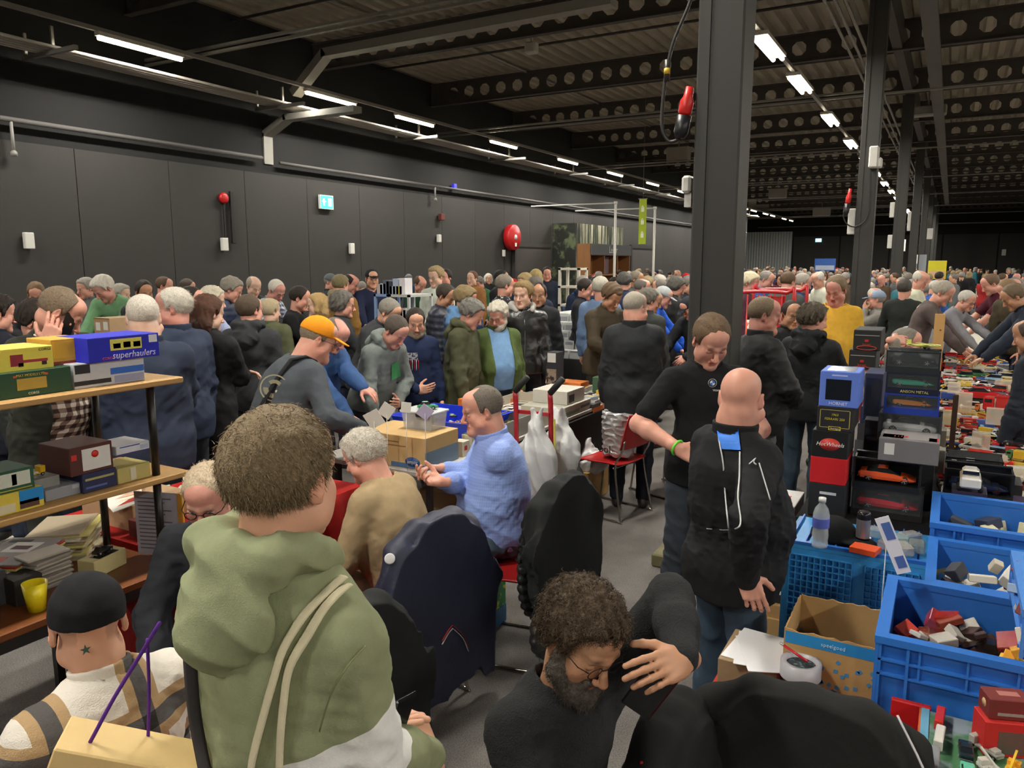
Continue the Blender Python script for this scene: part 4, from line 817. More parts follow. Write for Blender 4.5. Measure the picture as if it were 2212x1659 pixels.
G['navyprof'] = person('white-haired person in navy jacket leaning in with face turned to the left', 372, 623, 5.1, 215, hp=4, hdir=262, arms=('down', 'down'), skin='red', hair=('short', 'white'), top=('jacket', '2e374c'), pants=jean('27324a'), glasses='metal', fat=.12, hem=-.16)
G['cap'] = person('person in orange cap and grey long-sleeved top with round back print, reaching over the toys', 700, 688, 4.55, 118, bend=36, hp=2, hdir=98, arms=('table', ('at', 782, 925, 4.35, (.6, -.5, -.4), (.5, .6, -.5), (0, -.3, -1))), skin='pink', hair=('short', '8a7a66'), cap=('cap', 'e8921e'), top=('sweater', '4a4f55'), pants='22242a', fat=.16, glasses='thin', strap=('1c1d1f', 1, .022), collar=False)
G['bluejkt'] = person('bald person in royal blue jacket with backpack strap bending over the toy tub', 740, 695, 5.6, 50, bend=26, hp=26, hdir=52, arms=(('at', 825, 893, 5.15, (-.7, -.5, -.5), (0, .9, -.3), (.2, -.2, -1)), 'table'), skin='red', hair=('horseshoe', 'salt'), top=('jacket', '33507f'), pants='25262b', strap=('202124', -1, .022), fat=.05)
G['greyhood'] = person('person in grey hoodie with green print bending over the table', 868, 690, 6.0, 48, bend=32, hp=22, hdir=46, arms=('belly', 'down'), skin='pink', hair=('short', '4f463e'), top=('hoodie', '767d7a'), pants='2c2f38', hood=True, collar=False, fat=.05)
G['flag'] = person('bearded person in navy hoodie with a stars and stripes print', 898, 668, 6.5, 25, hp=20, hdir=8, arms=('down', 'belly'), skin='fair', hair=('short', 'dark'), beard=('short', '8a7a68'), top=('hoodie', '1f2a48'), pants='22242a', collar=False)
G['p13'] = person('short-haired greying person in charcoal jacket bending behind the grey hoodie', 852, 650, 7.1, 60, bend=30, hp=15, hdir=60, arms=('table', 'down'), skin='fair', hair=('short', '8b857c'), top=('jacket', '3c3e41'), pants='2a2b30')
G['p14'] = person('person with long wavy grey hair in dark jacket facing right', 742, 632, 7.5, 85, hp=8, hdir=88, arms=('down', 'front'), skin='pink', hair=('puffy', '6f6a64'), top=('jacket', '2b2d31'), glasses='thin')
G['blonde'] = person('blonde person with shoulder-length hair looking left', 684, 636, 8.1, 300, hp=5, hdir=275, arms=('down', 'down'), skin='pale', hair=('bob', 'blond'), top=('jacket', '3b3b3a'))
G['blacktee'] = person('person in black t-shirt with short dark hair beside the blonde', 652, 620, 8.3, 70, bend=10, hp=12, hdir=80, arms=('down', 'front'), skin='pink', hair=('short', 'dark'), top=('tee', '1e1f21'), collar=False)
G['hoodback'] = person('short brown-haired person in charcoal hooded coat seen from behind', 536, 638, 6.15, 160, hp=2, hdir=130, arms=('down', 'down'), skin='pink', hair=('short', '55473a'), top=('jacket', '35373a'), hood=True, pants='2a2b2e')
G['scarf'] = person('blond person with pinned hair in khaki scarf facing away', 583, 648, 7.9, 150, hdir=120, hp=5, skin='pale', hair=('thick', 'b8a888'), top=('parka', '5f6248'))
G['glassesman'] = person('dark-haired person with glasses in black jacket looking right', 412, 620, 6.7, 60, hp=5, hdir=62, arms=('down', 'cross'), skin='pink', hair=('short', 'dark'), glasses='thick', top=('jacket', '1d1e20'))
G['longhair'] = person('person with long auburn hair in black coat', 452, 640, 5.5, 140, hdir=120, hp=12, arms=('cross', 'cross'), skin='pale', hair=('long', 'auburn'), top=('coat', '1b1b1d'))
G['whitecurl'] = person('person with white curly hair in pale blue shirt', 462, 622, 7.6, 110, hdir=90, hp=12, arms=('front', 'front'), skin='pale', hair=('puffy', 'cfc6b2'), top=('shirt', 'aeb9dc'))
G['puffer1'] = person('grey-haired person in navy quilted jacket bending right', 508, 602, 8.9, 70, bend=26, hp=10, hdir=80, arms=('table', 'down'), skin='pink', hair=('thick', '8f887c'), top=('puffer', '28324e'))
G['w1'] = person('balding person in dark green jacket by the left wall', 551, 599, 10.2, 20, hp=22, hdir=30, bend=8, arms=('front', 'front'), skin='pale', hair=('horseshoe', 'a59a88'), top=('jacket', '26302c'))
G['w2'] = person('grey-haired person in glasses and check shirt bending over trays by the left wall', 603, 607, 9.5, 50, bend=30, hp=15, hdir=40, arms=('table', 'table'), skin='red', hair=('buzz', 'white'), glasses='thin', top=('shirt', '9aa0ae', mat('checked_shirt', 'ffffff', .85, kind='plaid', p=(.05, 'd6d8de', '8e95a8', '4b5063'))))
G['w3'] = person('auburn-haired bearded person in black coat by the wall at far left', 75, 613, 9.0, 350, hp=28, hdir=355, bend=8, arms=('front', 'hold'), skin='pink', hair=('short', '7a5f43'), beard=('short', '7a5a40'), top=('coat', '202227'))
G['w4'] = person('person in green fleece bent forward, white hair, left of the brown carton', 208, 599, 8.9, 325, bend=34, hp=18, hdir=300, arms=('table', 'table'), skin='red', hair=('thick', 'white'), top=('sweater', '6f9a70'), collar=False)
G['w5'] = person('grey-haired person in grey coat at the left behind the green fleece', 182, 602, 10.0, 320, hp=10, hdir=300, skin='pink', hair=('thick', '9a948a'), top=('coat', '6a6a6c'))
G['w6'] = person('grey-haired person peering over at the left wall crowd', 262, 615, 9.9, 60, hp=8, hdir=60, skin='pale', hair=('thick', 'a39b90'), top=('jacket', '3d4038'))
G['w7'] = person('dark-haired person with a tanned forehead behind the navy jackets', 312, 607, 8.7, 20, hp=18, hdir=20, skin='tan', hair=('short', 'dark'), top=('jacket', '2c2d30'))
G['w8'] = person('short brown-haired person by the left wall, right of the carton', 356, 598, 10.4, 70, hp=12, hdir=70, skin='pink', hair=('buzz', 'brown'), top=('jacket', '33353b'))
G['w9'] = person('dark-haired person barely showing behind the glasses wearer', 408, 604, 11.4, 60, hp=18, hdir=70, skin='pink', hair=('short', '4a4038'), top=('jacket', '2c2d30'))
G['w10'] = person('person with dark curly hair behind the phone caller', 92, 656, 4.9, 30, hp=25, hdir=70, skin='pink', hair=('curly', 'dark'), top=('jacket', '2b2e2c'))
G['w11'] = person('person with dark curly hair in navy coat at the left edge', -6, 640, 5.4, 120, hp=10, hdir=100, skin='pink', hair=('curly', 'dark'), top=('coat', '1f2230'))
G['w12'] = person('person in mustard parka with fur hood', 738, 596, 10.4, 150, hp=10, hdir=130, bend=8, skin='pink', hair=('thick', '7c7050'), top=('parka', '8f6a35'), hood='8a8060')
G['w13'] = person('person in grey cap beside the mustard parka', 716, 592, 12.2, 90, hp=12, hdir=60, skin='pink', hair=('short', 'grey'), cap=('cap', '63686b'), top=('jacket', '2c2f36'))
G['w14'] = person('bald person behind the mustard parka', 764, 594, 11.1, 60, hp=20, hdir=70, bend=12, skin='red', hair=('horseshoe', 'dark'), top=('jacket', '2b2f3a'))
G['w15'] = person('person in black cap and navy top behind the stacked boxes', 803, 582, 11.2, 10, hp=5, hdir=15, arms=('front', 'front'), skin='fair', hair=('short', 'dark'), cap=('cap', '1d1f24'), top=('sweater', '252b45'), collar=False)
G['w16'] = person('bald person in dark green jumper seated behind the white table', 912, 590, 12.3, 20, hp=26, bend=12, hdir=40, s=1.05, arms=('lap', 'lap'), skin='pink', hair=('horseshoe', 'brown'), top=('sweater', '22402f'), seated=False, collar=False)
G['w17'] = person('blond person in cream shirt standing near the wall tables', 940, 576, 10.8, 330, hp=12, hdir=320, arms=('down', 'down'), skin='pale', hair=('quiff', '9a8460'), top=('shirt', 'c3c9bc'), glasses='thin')
G['w18'] = person('dark-haired person just behind the cream shirt', 962, 582, 12.2, 330, hp=5, hdir=330, skin='pink', hair=('short', 'dark'), top=('jacket', '2a2b2e'))
G['w19'] = person('person in orange-brown coat standing alone by the dark wall', 1020, 586, 14.0, 330, hp=5, hdir=330, skin='pale', hair=('short', '6e4e3a'), top=('coat', '9a6a3e'))
G['m43'] = person('dark-haired person in black quilted jacket beside the blue hood', 970, 616, 8.2, 80, bend=6, hp=22, hdir=60, arms=('down', 'down'), skin='tan', hair=('short', '3d332a'), top=('puffer', '1f2434'), pants='20222a')
G['m44'] = person('person in blue striped quilted jacket with pale blue hood seen from behind', 1010, 620, 7.7, 130, hp=16, hdir=95, skin='pink', hair=('thick', '84714f'), top=('puffer', '2c4468'), hood='5f88b5', pants='262a3a')
G['olive'] = person('curly grey-haired person in long olive parka looking down', 1030, 652, 6.8, 70, bend=10, hp=24, hdir=78, arms=('down', 'down'), skin='pink', hair=('curly', '77756f'), top=('parka', '4a4c36'), pants='23252b', fat=.04, hood=True)
G['whitebeard'] = person('white-bearded person in open green coat over a blue shirt', 1072, 656, 7.1, 20, hp=26, hdir=335, arms=('down', 'down'), skin='pink', hair=('curly', 'c9c3b4'), beard=('full', 'bdb6a8'), glasses='thin', top=('coat', '4c5c30'), inner='6f93bb', open_=.10, fat=.17, pants=jean('2c4468'))
G['leather'] = person('fair-haired youth in black leather jacket with grey hood', 1130, 608, 7.5, 15, hp=6, hdir=335, arms=('down', 'pocket'), skin='pale', hair=('quiff', '8f774e'), top=('leather', '1b1c1d'), hood='a5a29c', pants='22252e')
G['m48'] = person('dark balding person in black jacket behind the leather jacket', 1164, 612, 8.6, 15, hp=12, hdir=350, skin='tan', hair=('receding', '2c2420'), top=('jacket', '1e2024'), pants='1e2026')
G['m48b'] = person('tall person in navy coat turned away behind the leather jacket', 1158, 598, 9.7, 150, hp=10, hdir=150, skin='pink', hair=('short', '5b564f'), top=('coat', '20273a'), pants='1e2026')
G['m49'] = person('short-haired grey person in patterned dark shirt facing away', 1092, 594, 9.5, 120, hp=10, hdir=110, skin='pink', hair=('short', '7e7468'), top=('shirt', '202228', mat('patterned_shirt', '17181d', .8, kind='two', nscale=26, p=('c9c9c9', .58, .62))))
G['m50'] = person('dark-haired person in black coat near the big door', 1084, 584, 12.5, 60, hdir=80, hp=8, skin='tan', hair=('short', 'black'), top=('coat', '17181b'))
G['m50b'] = person('person with light brown hair in the far group by the big door', 1130, 592, 12.0, 300, hdir=300, hp=20, skin='pale', hair=('thick', 'a08a60'), top=('jacket', '4a4238'))
G['m50c'] = person('blond person in grey standing by the forest print', 1158, 583, 13.6, 120, hdir=150, skin='pale', hair=('bob', 'a5905f'), top=('jacket', '6e6a60'))
G['m50d'] = person('person in navy suit with white shirt in front of the forest print', 1182, 577, 15.2, 0, hp=15, skin='pink', hair=('short', 'dark'), top=('jacket', '1d2433'))
G['fleece'] = person('white-haired person in pale blue fleece seen from behind', 1298, 598, 8.9, 165, hp=4, hdir=150, arms=('down', 'down'), skin='pink', hair=('short', 'b8b2a4'), top=('sweater', '7088ac'), pants='1b1c20', split=.16)
G['brown'] = person('wavy brown-haired person in brown jacket reading a phone', 1330, 617, 7.8, 40, bend=12, hp=26, hdir=42, arms=('hold', 'hold'), skin='tan', hair=('thick', '65503a'), top=('jacket', '433a2c'), pants='2a2824')
G['blackback'] = person('grey-haired person in plain black jacket, broad back to the camera', 1372, 630, 6.2, 178, hp=4, hdir=140, arms=('down', 'front'), skin='pink', hair=('fuzz', 'a59c8e'), glasses='thin', top=('jacket', '26282b'), pants='1f222c', fat=.20, hem=-.17)
G['m54'] = person('curly grey-haired person behind the plain black jacket', 1404, 626, 8.3, 140, hp=12, hdir=120, skin='pink', hair=('curly', '6b675f'), top=('jacket', '3a3d3b'))
G['m54b'] = person('grey-haired person in charcoal jacket looking down beside the blue fleece', 1418, 628, 8.9, 70, bend=14, hp=16, hdir=70, skin='tan', hair=('short', '8a8172'), top=('jacket', '303234'))
G['bluefl'] = person('person in light grey cap and bright blue jacket bending to the right', 1440, 621, 9.5, 75, bend=26, hp=8, hdir=80, arms=('table', 'table'), skin='pink', hair=('short', 'grey'), cap=('cap', 'a9acae'), top=('jacket', '1d56c4'))
G['m56'] = person('person in black jacket bent beside the first column', 1480, 645, 8.6, 320, bend=20, hp=24, hdir=310, arms=('front', 'front'), skin='pink', hair=('short', 'dark'), cap=('cap', '2c3038'), top=('jacket', '1f2228'))
G['m56b'] = person('person with wavy grey hair in dark parka left of the first column', 1468, 602, 10.6, 120, hp=18, hdir=100, bend=10, skin='pink', hair=('puffy', '55524c'), top=('parka', '2c2d2e'))
G['m57'] = person('bald person in brown fleece facing right in the middle crowd', 1390, 602, 10.6, 120, hp=12, hdir=100, skin='pink', hair=('horseshoe', 'salt'), top=('sweater', '2d2925'))
G['m58'] = person('person with dark wavy hair in navy in the middle crowd', 1350, 590, 11.0, 160, hp=10, hdir=150, skin='pink', hair=('thick', '4c4a46'), top=('jacket', '27304a'))
G['m59'] = person('grey-brown haired person with grey jacket in the middle crowd', 1376, 586, 12.1, 60, hp=8, hdir=70, skin='tan', hair=('short', '857a6b'), top=('jacket', '5c5a56'))
G['m60'] = person('dark-haired person with red collar looking right near the white trays', 1270, 604, 10.0, 70, hp=20, hdir=75, skin='pink', hair=('short', 'dark'), top=('jacket', '24242a'), inner='a02030', open_=.04)
G['bomber'] = person('short-haired person in black bomber jacket and faded jeans facing right', 1655, 642, 5.3, 118, hp=8, hdir=95, arms=('belly', 'belly'), skin='red', hair=('buzz', '81705a'), top=('jacket', '1d1e20', mat('nylon', '1b1c1e', .68, bump=.2, bscale=90)), pants=jean('6f819c'), fat=.13, res=.9)
G['bald2'] = person('bald frowning person in black coat between the two black jackets', 1712, 650, 6.6, 25, hp=12, hdir=28, arms=('cross', 'cross'), skin='tan', hair=('fuzz', 'dark'), top=('jacket', '17181a'), inner='1e1e20', open_=.03, pants='18191c', res=.9, split=.3)
G['curlback'] = person('curly-haired person in black hooded softshell leaning on the model boxes, back turned', 1760, 658, 5.9, 155, hp=8, hdir=120, arms=('down', 'table'), skin='pink', hair=('curly', '5d5447'), top=('jacket', '202226'), hood=True, pants=jean('33507a'), fat=.06, res=.9)
G['yellow'] = person('person in mustard yellow jumper looking down', 1804, 598, 7.5, 355, hp=24, hdir=340, arms=('down', 'down'), skin='red', hair=('short', '7d6b54'), top=('sweater', 'd6a93c'), collar=False, fat=.08)
G['r61'] = person('dark-haired person in dark green jumper with back turned beside the third column', 1955, 603, 10.2, 170, hp=2, hdir=170, arms=('belly', 'belly'), skin='pink', hair=('short', '4c4842'), top=('sweater', '2d312e'), pants=jean('7e90ac'))
G['r62'] = person('bald person in cream jumper with arms folded', 1996, 586, 11.2, 80, hp=24, hdir=60, arms=('belly', 'belly'), skin='pink', hair=('horseshoe', 'white'), top=('sweater', 'c5c6b0'))
G['r63'] = person('grey-haired person in brown-grey jumper bending to the right over the toy table', 2050, 610, 8.8, 85, bend=26, hp=14, hdir=75, arms=('table', 'table'), skin='pink', hair=('short', 'a39c90'), top=('sweater', '5e5351'), pants=jean('8094b4'))
G['r64'] = person('person in light grey jumper and glasses stretching an arm across the toy table', 2096, 630, 9.9, 70, bend=32, hp=4, hdir=60, arms=('reach', 'table'), skin='pink', hair=('short', 'c0bab0'), glasses='thin', top=('sweater', '86868c'), collar=False)
G['r65'] = person('short-haired person in maroon polo shirt reaching down to the toys', 2132, 594, 10.6, 290, bend=24, hp=16, hdir=292, arms=('table', 'table'), skin='pink', hair=('buzz', '6e5844'), top=('polo', '4d1f2c'), pants=jean('5b7494'))
G['r66'] = person('brown-haired person in olive-brown jacket bending over the table', 2168, 607, 9.7, 320, bend=20, hp=22, hdir=300, skin='pink', hair=('short', '8a7052'), top=('jacket', '4a4232'))
G['r67'] = person('person in dark navy jacket bending left at the right edge', 2178, 617, 8.1, 285, bend=26, hp=18, hdir=285, arms=('table', 'table'), skin='tan', hair=('short', '6d5c48'), top=('jacket', '222a38'), pants=jean('3f5f92'))
G['r68'] = person('dark bald-headed person cut off by the right edge of the picture', 2218, 688, 5.2, 255, bend=6, hp=16, hdir=250, skin='tan', hair=('horseshoe', '5a4a40'), top=('jacket', '252a35'), pants=jean('3d5c8f'))
G['r69'] = person('grey-haired person in glasses with raised clasped hands behind the model boxes', 1962, 692, 5.9, 100, s=1.0, seated=True, hp=4, hdir=85, arms=(('at', 1925, 738, 5.6, (-.6, -.2, -.9), (.3, .7, .2), (.6, 0, -.5)), ('at', 1930, 735, 5.5, (.7, -.2, -.9), (-.4, .8, 0), (-.6, 0, -.4))), skin='pink', hair=('short', '7d776e'), beard=('stubble', 'white'), glasses='thin', top=('sweater', '8d8578'), inner=None, seat_h=.62)
G['r70'] = person('person in pale grey hoodie and glasses seated beyond the cream jumper', 1999, 655, 9.3, 350, seated=True, hp=2, hdir=330, seat_h=.55, arms=('lap', 'lap'), skin='fair', hair=('short', '5e5a54'), glasses='thick', top=('hoodie', 'a9a9ad'), collar=False)
G['r71'] = person('seated person in grey jacket and pale blue cap between the columns', 1896, 628, 11.3, 290, seated=True, hp=2, hdir=270, seat_h=.6, arms=('chin', 'lap'), skin='pink', hair=('short', 'grey'), cap=('cap', '8c9bb3'), top=('jacket', '7b7872'))
G['r72'] = person('ruddy person in olive seated just right of the second column', 1893, 622, 12.6, 70, seated=True, hp=12, hdir=60, seat_h=.62, skin='red', hair=('horseshoe', 'white'), top=('shirt', '5d6a3a'))
G['s1'] = person('white-haired person in burgundy jacket behind the red trolley', 1626, 590, 10.1, 80, hp=14, hdir=70, bend=8, skin='red', hair=('thick', 'd0c6a8'), top=('jacket', '4b2a36'))
G['s2'] = person('bald person in bright blue shirt bending behind the red trolley', 1662, 586, 11.8, 70, hp=14, hdir=70, bend=16, skin='pink', hair=('fuzz', 'grey'), top=('shirt', '3f66b8'))
G['s3'] = person('brown-haired person in dark grey-green jacket facing away behind the red trolley', 1706, 588, 10.3, 150, hp=12, hdir=140, bend=6, skin='pink', hair=('receding', '5f4b38'), top=('jacket', '464c4a'))
G['s4'] = person('grey-haired person in navy jumper left of the yellow jumper', 1740, 592, 11.1, 100, hp=12, hdir=90, bend=10, skin='pink', hair=('short', 'a8a196'), top=('sweater', '2c3c6a'))
G['s5'] = person('bald person in cream cardigan in the crowd left of the yellow jumper', 1762, 588, 13.0, 300, hp=20, hdir=300, bend=10, skin='pink', hair=('horseshoe', 'white'), top=('sweater', 'c9c8b8'))
# ---------------------------------------------------------------- tables, boxes, toys
def box_thing(name, label, cat, lo, hi, col, decals=(), group=None, bev=.002, m=None, open_top=False):
    """decals: (part name, axis face '+x' '-x' '-y' '+z', u0, v0, u1, v1 in 0..1 of that face, colour or material)"""
    lo = np.minimum(lo, hi).astype(float); hi = np.maximum(lo, hi).astype(float) if False else np.maximum(np.array(lo, float), np.array(hi, float)); c = (lo+hi)/2; c[2] = lo[2]; S = hi-lo
    m = m or card(col)
    if open_top:
        b = MB(); t = .006; sx, sy, sz = S
        b.b2((-sx/2, -sy/2, 0), (sx/2, sy/2, t)).b2((-sx/2, -sy/2, t), (-sx/2+t, sy/2, sz)).b2((sx/2-t, -sy/2, t), (sx/2, sy/2, sz)).b2((-sx/2+t, -sy/2, t), (sx/2-t, -sy/2+t, sz)).b2((-sx/2+t, sy/2-t, t), (sx/2-t, sy/2, sz))
    else: b = MB().box((0, 0, S[2]/2), S, 0, None, bev)
    if not decals: return tag(b.obj(name, m, loc=c), label, cat, group)
    r = thing(name, label, cat, c, group=group); b.obj('carton', m, r)
    for d in decals: decal(r, S, *d)
    return r
def decal(r, S, nm, face, u0, v0, u1, v1, col, e=.0012):
    m = col if not isinstance(col, str) else mat('print', col, .45); sx, sy, sz = S; b = MB()
    if face == '+x': b.b2((sx/2-.001, -sy/2+u0*sy, v0*sz), (sx/2+e, -sy/2+u1*sy, v1*sz))
    elif face == '-x': b.b2((-sx/2-e, -sy/2+u0*sy, v0*sz), (-sx/2+.001, -sy/2+u1*sy, v1*sz))
    elif face == '-y': b.b2((-sx/2+u0*sx, -sy/2-e, v0*sz), (-sx/2+u1*sx, -sy/2+.001, v1*sz))
    else: b.b2((-sx/2+u0*sx, -sy/2+v0*sy, sz-.001), (-sx/2+u1*sx, -sy/2+v1*sy, sz+e))
    return b.obj(nm, m, r)
def btext(r, S, face, u, v, s, size, col, nm='lettering', shear=0.):
    sx, sy, sz = S; m = mat('print', col, .45)
    if face == '+x': return text(nm, s, size, m, r, (sx/2+.002, -sy/2+u*sy, v*sz), (math.pi/2, 0, math.pi/2), shear=shear)
    if face == '-y': return text(nm, s, size, m, r, (-sx/2+u*sx, -sy/2-.002, v*sz), (math.pi/2, 0, 0), shear=shear)
    return text(nm, s, size, m, r, (-sx/2+u*sx, -sy/2+v*sy, sz+.002), (0, 0, 0), shear=shear)
# ---- toy vehicles: one mesh, slots paint / glass / tyre / trim
TYRE = mat('rubber', '17171a', .8); GLASS = mat('dark_window', '1b2026', .1, spec=.8); TRIM = mat('trim', 'b9b9b5', .3, metal=.6); WHITE = mat('trim', 'e6e2d8', .5)
def paintm(c): return mat('toy_paint', c, .22, coat=.6, spec=.6)
def wheels(b, L, Wd, r, xs, tyre=2, rim=3):
    for x in xs:
        for s_ in (-1, 1):
            Rw = rx3(math.pi/2*-s_); b.lathe([(r*.98, -Wd*.11), (r, -Wd*.08), (r, .0), (r*.9, Wd*.02)], (x, s_*Wd*.46, r), tyre, 12, Rw); b.lathe([(r*.62, Wd*.015), (r*.3, Wd*.03)], (x, s_*Wd*.46, r), rim, 10, Rw)
def car_mb(kind, L=.1):
    b = MB()
    P = {'sport': dict(W=.43, g=.045, H=.27, st=[(-.5, .85, .12, .16), (-.46, .95, .06, .19), (-.2, 1, .05, .195), (.12, 1, .05, .18), (.36, .95, .05, .14), (.48, .82, .06, .095), (.5, .7, .07, .08)], cab=[(-.36, .80, .19), (-.16, .70, .265), (.02, .70, .272), (.24, .82, .165)]),
         'sedan': dict(W=.40, g=.05, H=.33, st=[(-.5, .88, .10, .19), (-.46, .96, .06, .215), (-.2, 1, .05, .22), (.14, 1, .05, .215), (.40, .96, .05, .19), (.48, .88, .06, .16), (.5, .8, .08, .13)], cab=[(-.34, .84, .215), (-.2, .74, .315), (.04, .74, .325), (.18, .84, .21)]),
         'vintage': dict(W=.40, g=.06, H=.36, st=[(-.5, .7, .10, .17), (-.42, .95, .06, .22), (-.12, 1, .06, .235), (.10, .92, .06, .235), (.34, .72, .07, .225), (.48, .66, .08, .19), (.5, .55, .1, .15)], cab=[(-.36, .72, .22), (-.26, .72, .36), (.0, .72, .37), (.12, .78, .235)]),
         'van': dict(W=.42, g=.05, H=.44, st=[(-.5, .95, .07, .24), (-.48, 1, .05, .25), (0, 1, .05, .25), (.38, 1, .05, .25), (.48, .92, .06, .20), (.5, .85, .08, .16)], cab=[(-.49, .95, .245), (-.47, .9, .42), (.16, .9, .44), (.38, .92, .25)])}
    if kind in P:
        p = P[kind]; Wd = p['W']*L
        def ring(x, w, z0, z1):
            h = w*Wd/2; z0 *= L; z1 *= L; return [(x*L, -h*.92, z0), (x*L, -h, z0+(z1-z0)*.45), (x*L, -h*.96, z0+(z1-z0)*.85), (x*L, -h*.82, z1), (x*L, h*.82, z1), (x*L, h*.96, z0+(z1-z0)*.85), (x*L, h, z0+(z1-z0)*.45), (x*L, h*.92, z0)]
        R8 = [ring(*s_) for s_ in p['st']]; V = [q for r in R8 for q in r]; F = [(i*8+j, (i+1)*8+j, (i+1)*8+(j+1) % 8, i*8+(j+1) % 8) for i in range(len(R8)-1) for j in range(8)]
        F += [tuple(range(8)), tuple(range((len(R8)-1)*8, len(R8)*8))[::-1]]; b.add(V, F, 0, False)
        cb_ = p['cab']; zb = min(c[2] for c in cb_)*L; V = []
        for i, (x, w, z) in enumerate(cb_): h = w*Wd/2*(.98 if i in (0, 3) else .9); V += [(x*L, -h, z*L), (x*L, h, z*L)]
        n = len(V); hb = cb_[0][1]*Wd/2*1.04; V += [(cb_[0][0]*L, -hb, zb*.95), (cb_[0][0]*L, hb, zb*.95), (cb_[3][0]*L, -hb, zb*.95), (cb_[3][0]*L, hb, zb*.95)]
        b.add(V, [(0, 1, 3, 2), (4, 5, 7, 6), (8, 0, 2, 4), (8, 4, 6, 10), (9, 5, 3, 1), (9, 11, 7, 5)], 1); b.add([(q[0], q[1]*.97, q[2]+.004*L) for q in V[2:6]], [(0, 1, 3, 2)], 0)
        b.b2((cb_[1][0]*L, -cb_[1][1]*Wd*.44, cb_[1][2]*L-.01*L), (cb_[2][0]*L, cb_[1][1]*Wd*.44, cb_[2][2]*L+.006*L), 0)
        wheels(b, L, Wd, .073*L if kind != 'vintage' else .09*L, (-.31*L, .31*L)); b.b2((-.505*L, -Wd*.4, .07*L), (-.49*L, Wd*.4, .095*L), 3); b.b2((.49*L, -Wd*.36, .07*L), (.505*L, Wd*.36, .09*L), 3)
    elif kind == 'truck':
        Wd = .36*L; b.b2((-.5*L, -.14*L, .08*L), (.45*L, .14*L, .12*L), 3); b.box((.38*L, 0, .25*L), (.22*L, Wd, .28*L), 0, None, .02*L); b.b2((.492*L, -.14*L, .27*L), (.496*L, .14*L, .36*L), 1); b.b2((.32*L, -Wd/2-.002*L, .28*L), (.46*L, Wd/2+.002*L, .36*L), 1)
        b.box((-.12*L, 0, .28*L), (.72*L, Wd, .32*L), 4, None, .01*L); wheels(b, L, Wd, .075*L, (-.36*L, -.2*L, .36*L))
    elif kind == 'flatbed':
        Wd = .34*L; b.b2((-.5*L, -.13*L, .1*L), (.45*L, .13*L, .14*L), 0); b.box((.38*L, 0, .25*L), (.2*L, Wd, .26*L), 0, None, .02*L); b.b2((.482*L, -.13*L, .26*L), (.486*L, .13*L, .35*L), 1); b.box((-.15*L, 0, .17*L), (.68*L, Wd, .06*L), 4, None, .01*L); b.box((-.3*L, 0, .24*L), (.2*L, Wd*.8, .1*L), 0, None, .01*L); wheels(b, L, Wd, .07*L, (-.38*L, -.22*L, .36*L))
    elif kind == 'bus':
        Wd = .26*L; b.box((0, 0, .22*L), (L, Wd, .34*L), 0, None, .03*L)
        for k in range(7): b.b2((-.44*L+k*.13*L, -Wd/2-.003*L, .24*L), (-.34*L+k*.13*L, Wd/2+.003*L, .33*L), 1)
        b.b2((.495*L, -.1*L, .22*L), (.503*L, .1*L, .33*L), 1); wheels(b, L, Wd, .06*L, (-.3*L, .32*L))
    elif kind == 'crane':
        Wd = .34*L; b.box((0, 0, .13*L), (.9*L, Wd, .1*L), 0, None, .01*L); b.box((.32*L, 0, .26*L), (.2*L, Wd, .18*L), 0, None, .02*L); b.b2((.415*L, -.12*L, .26*L), (.425*L, .12*L, .33*L), 1); b.box((-.12*L, 0, .25*L), (.3*L, Wd*.8, .16*L), 4, None, .01*L)
        b.box((.06*L, 0, .42*L), (.95*L, .06*L, .06*L), 4, ry3(-.3)); wheels(b, L, Wd, .07*L, (-.34*L, -.12*L, .32*L))
    elif kind == 'plane':
        b.tube([(-.5*L, 0, .16*L), (-.2*L, 0, .13*L), (.2*L, 0, .12*L), (.46*L, 0, .12*L)], [.015*L, .04*L, .055*L, .03*L], 0, 10); b.b2((-.02*L, -.46*L, .15*L), (.14*L, .46*L, .165*L), 4); b.b2((-.48*L, -.15*L, .18*L), (-.38*L, .15*L, .19*L), 4); b.b2((-.49*L, -.006*L, .16*L), (-.37*L, .006*L, .30*L), 0)
        for s_ in (-1, 1): b.tube([(.05*L, s_*.09*L, .15*L), (.08*L, s_*.11*L, .04*L)], .008*L, 3, 5); b.lathe([(.04*L, -.01*L), (.04*L, .01*L)], (.08*L, s_*.11*L, .04*L), 2, 10, rx3(math.pi/2))
    return b
_toy = {}
def toy(kind, L, col, loc, rz, label, col2='d8d4c8', group=None, cat='toy vehicle', name=None, rot=None):
    if (kind) not in _toy: _toy[kind] = car_mb(kind, 1.).mesh('toy_'+kind, [paintm('c0282a'), GLASS, TYRE, TRIM, WHITE])
    nm = {'sport': 'toy_car', 'sedan': 'toy_car', 'vintage': 'toy_car', 'van': 'toy_van', 'truck': 'toy_truck', 'flatbed': 'toy_truck', 'bus': 'toy_bus', 'crane': 'toy_crane', 'plane': 'toy_plane'}[kind]
    o = bpy.data.objects.new(name or nm, _toy[kind]); link(o, None, loc, rz, rot, L); paint(o, paintm(col), 0)
    if kind in ('truck', 'flatbed', 'crane', 'plane'): paint(o, paintm(col2), 4)
    return tag(o, label, cat, group)
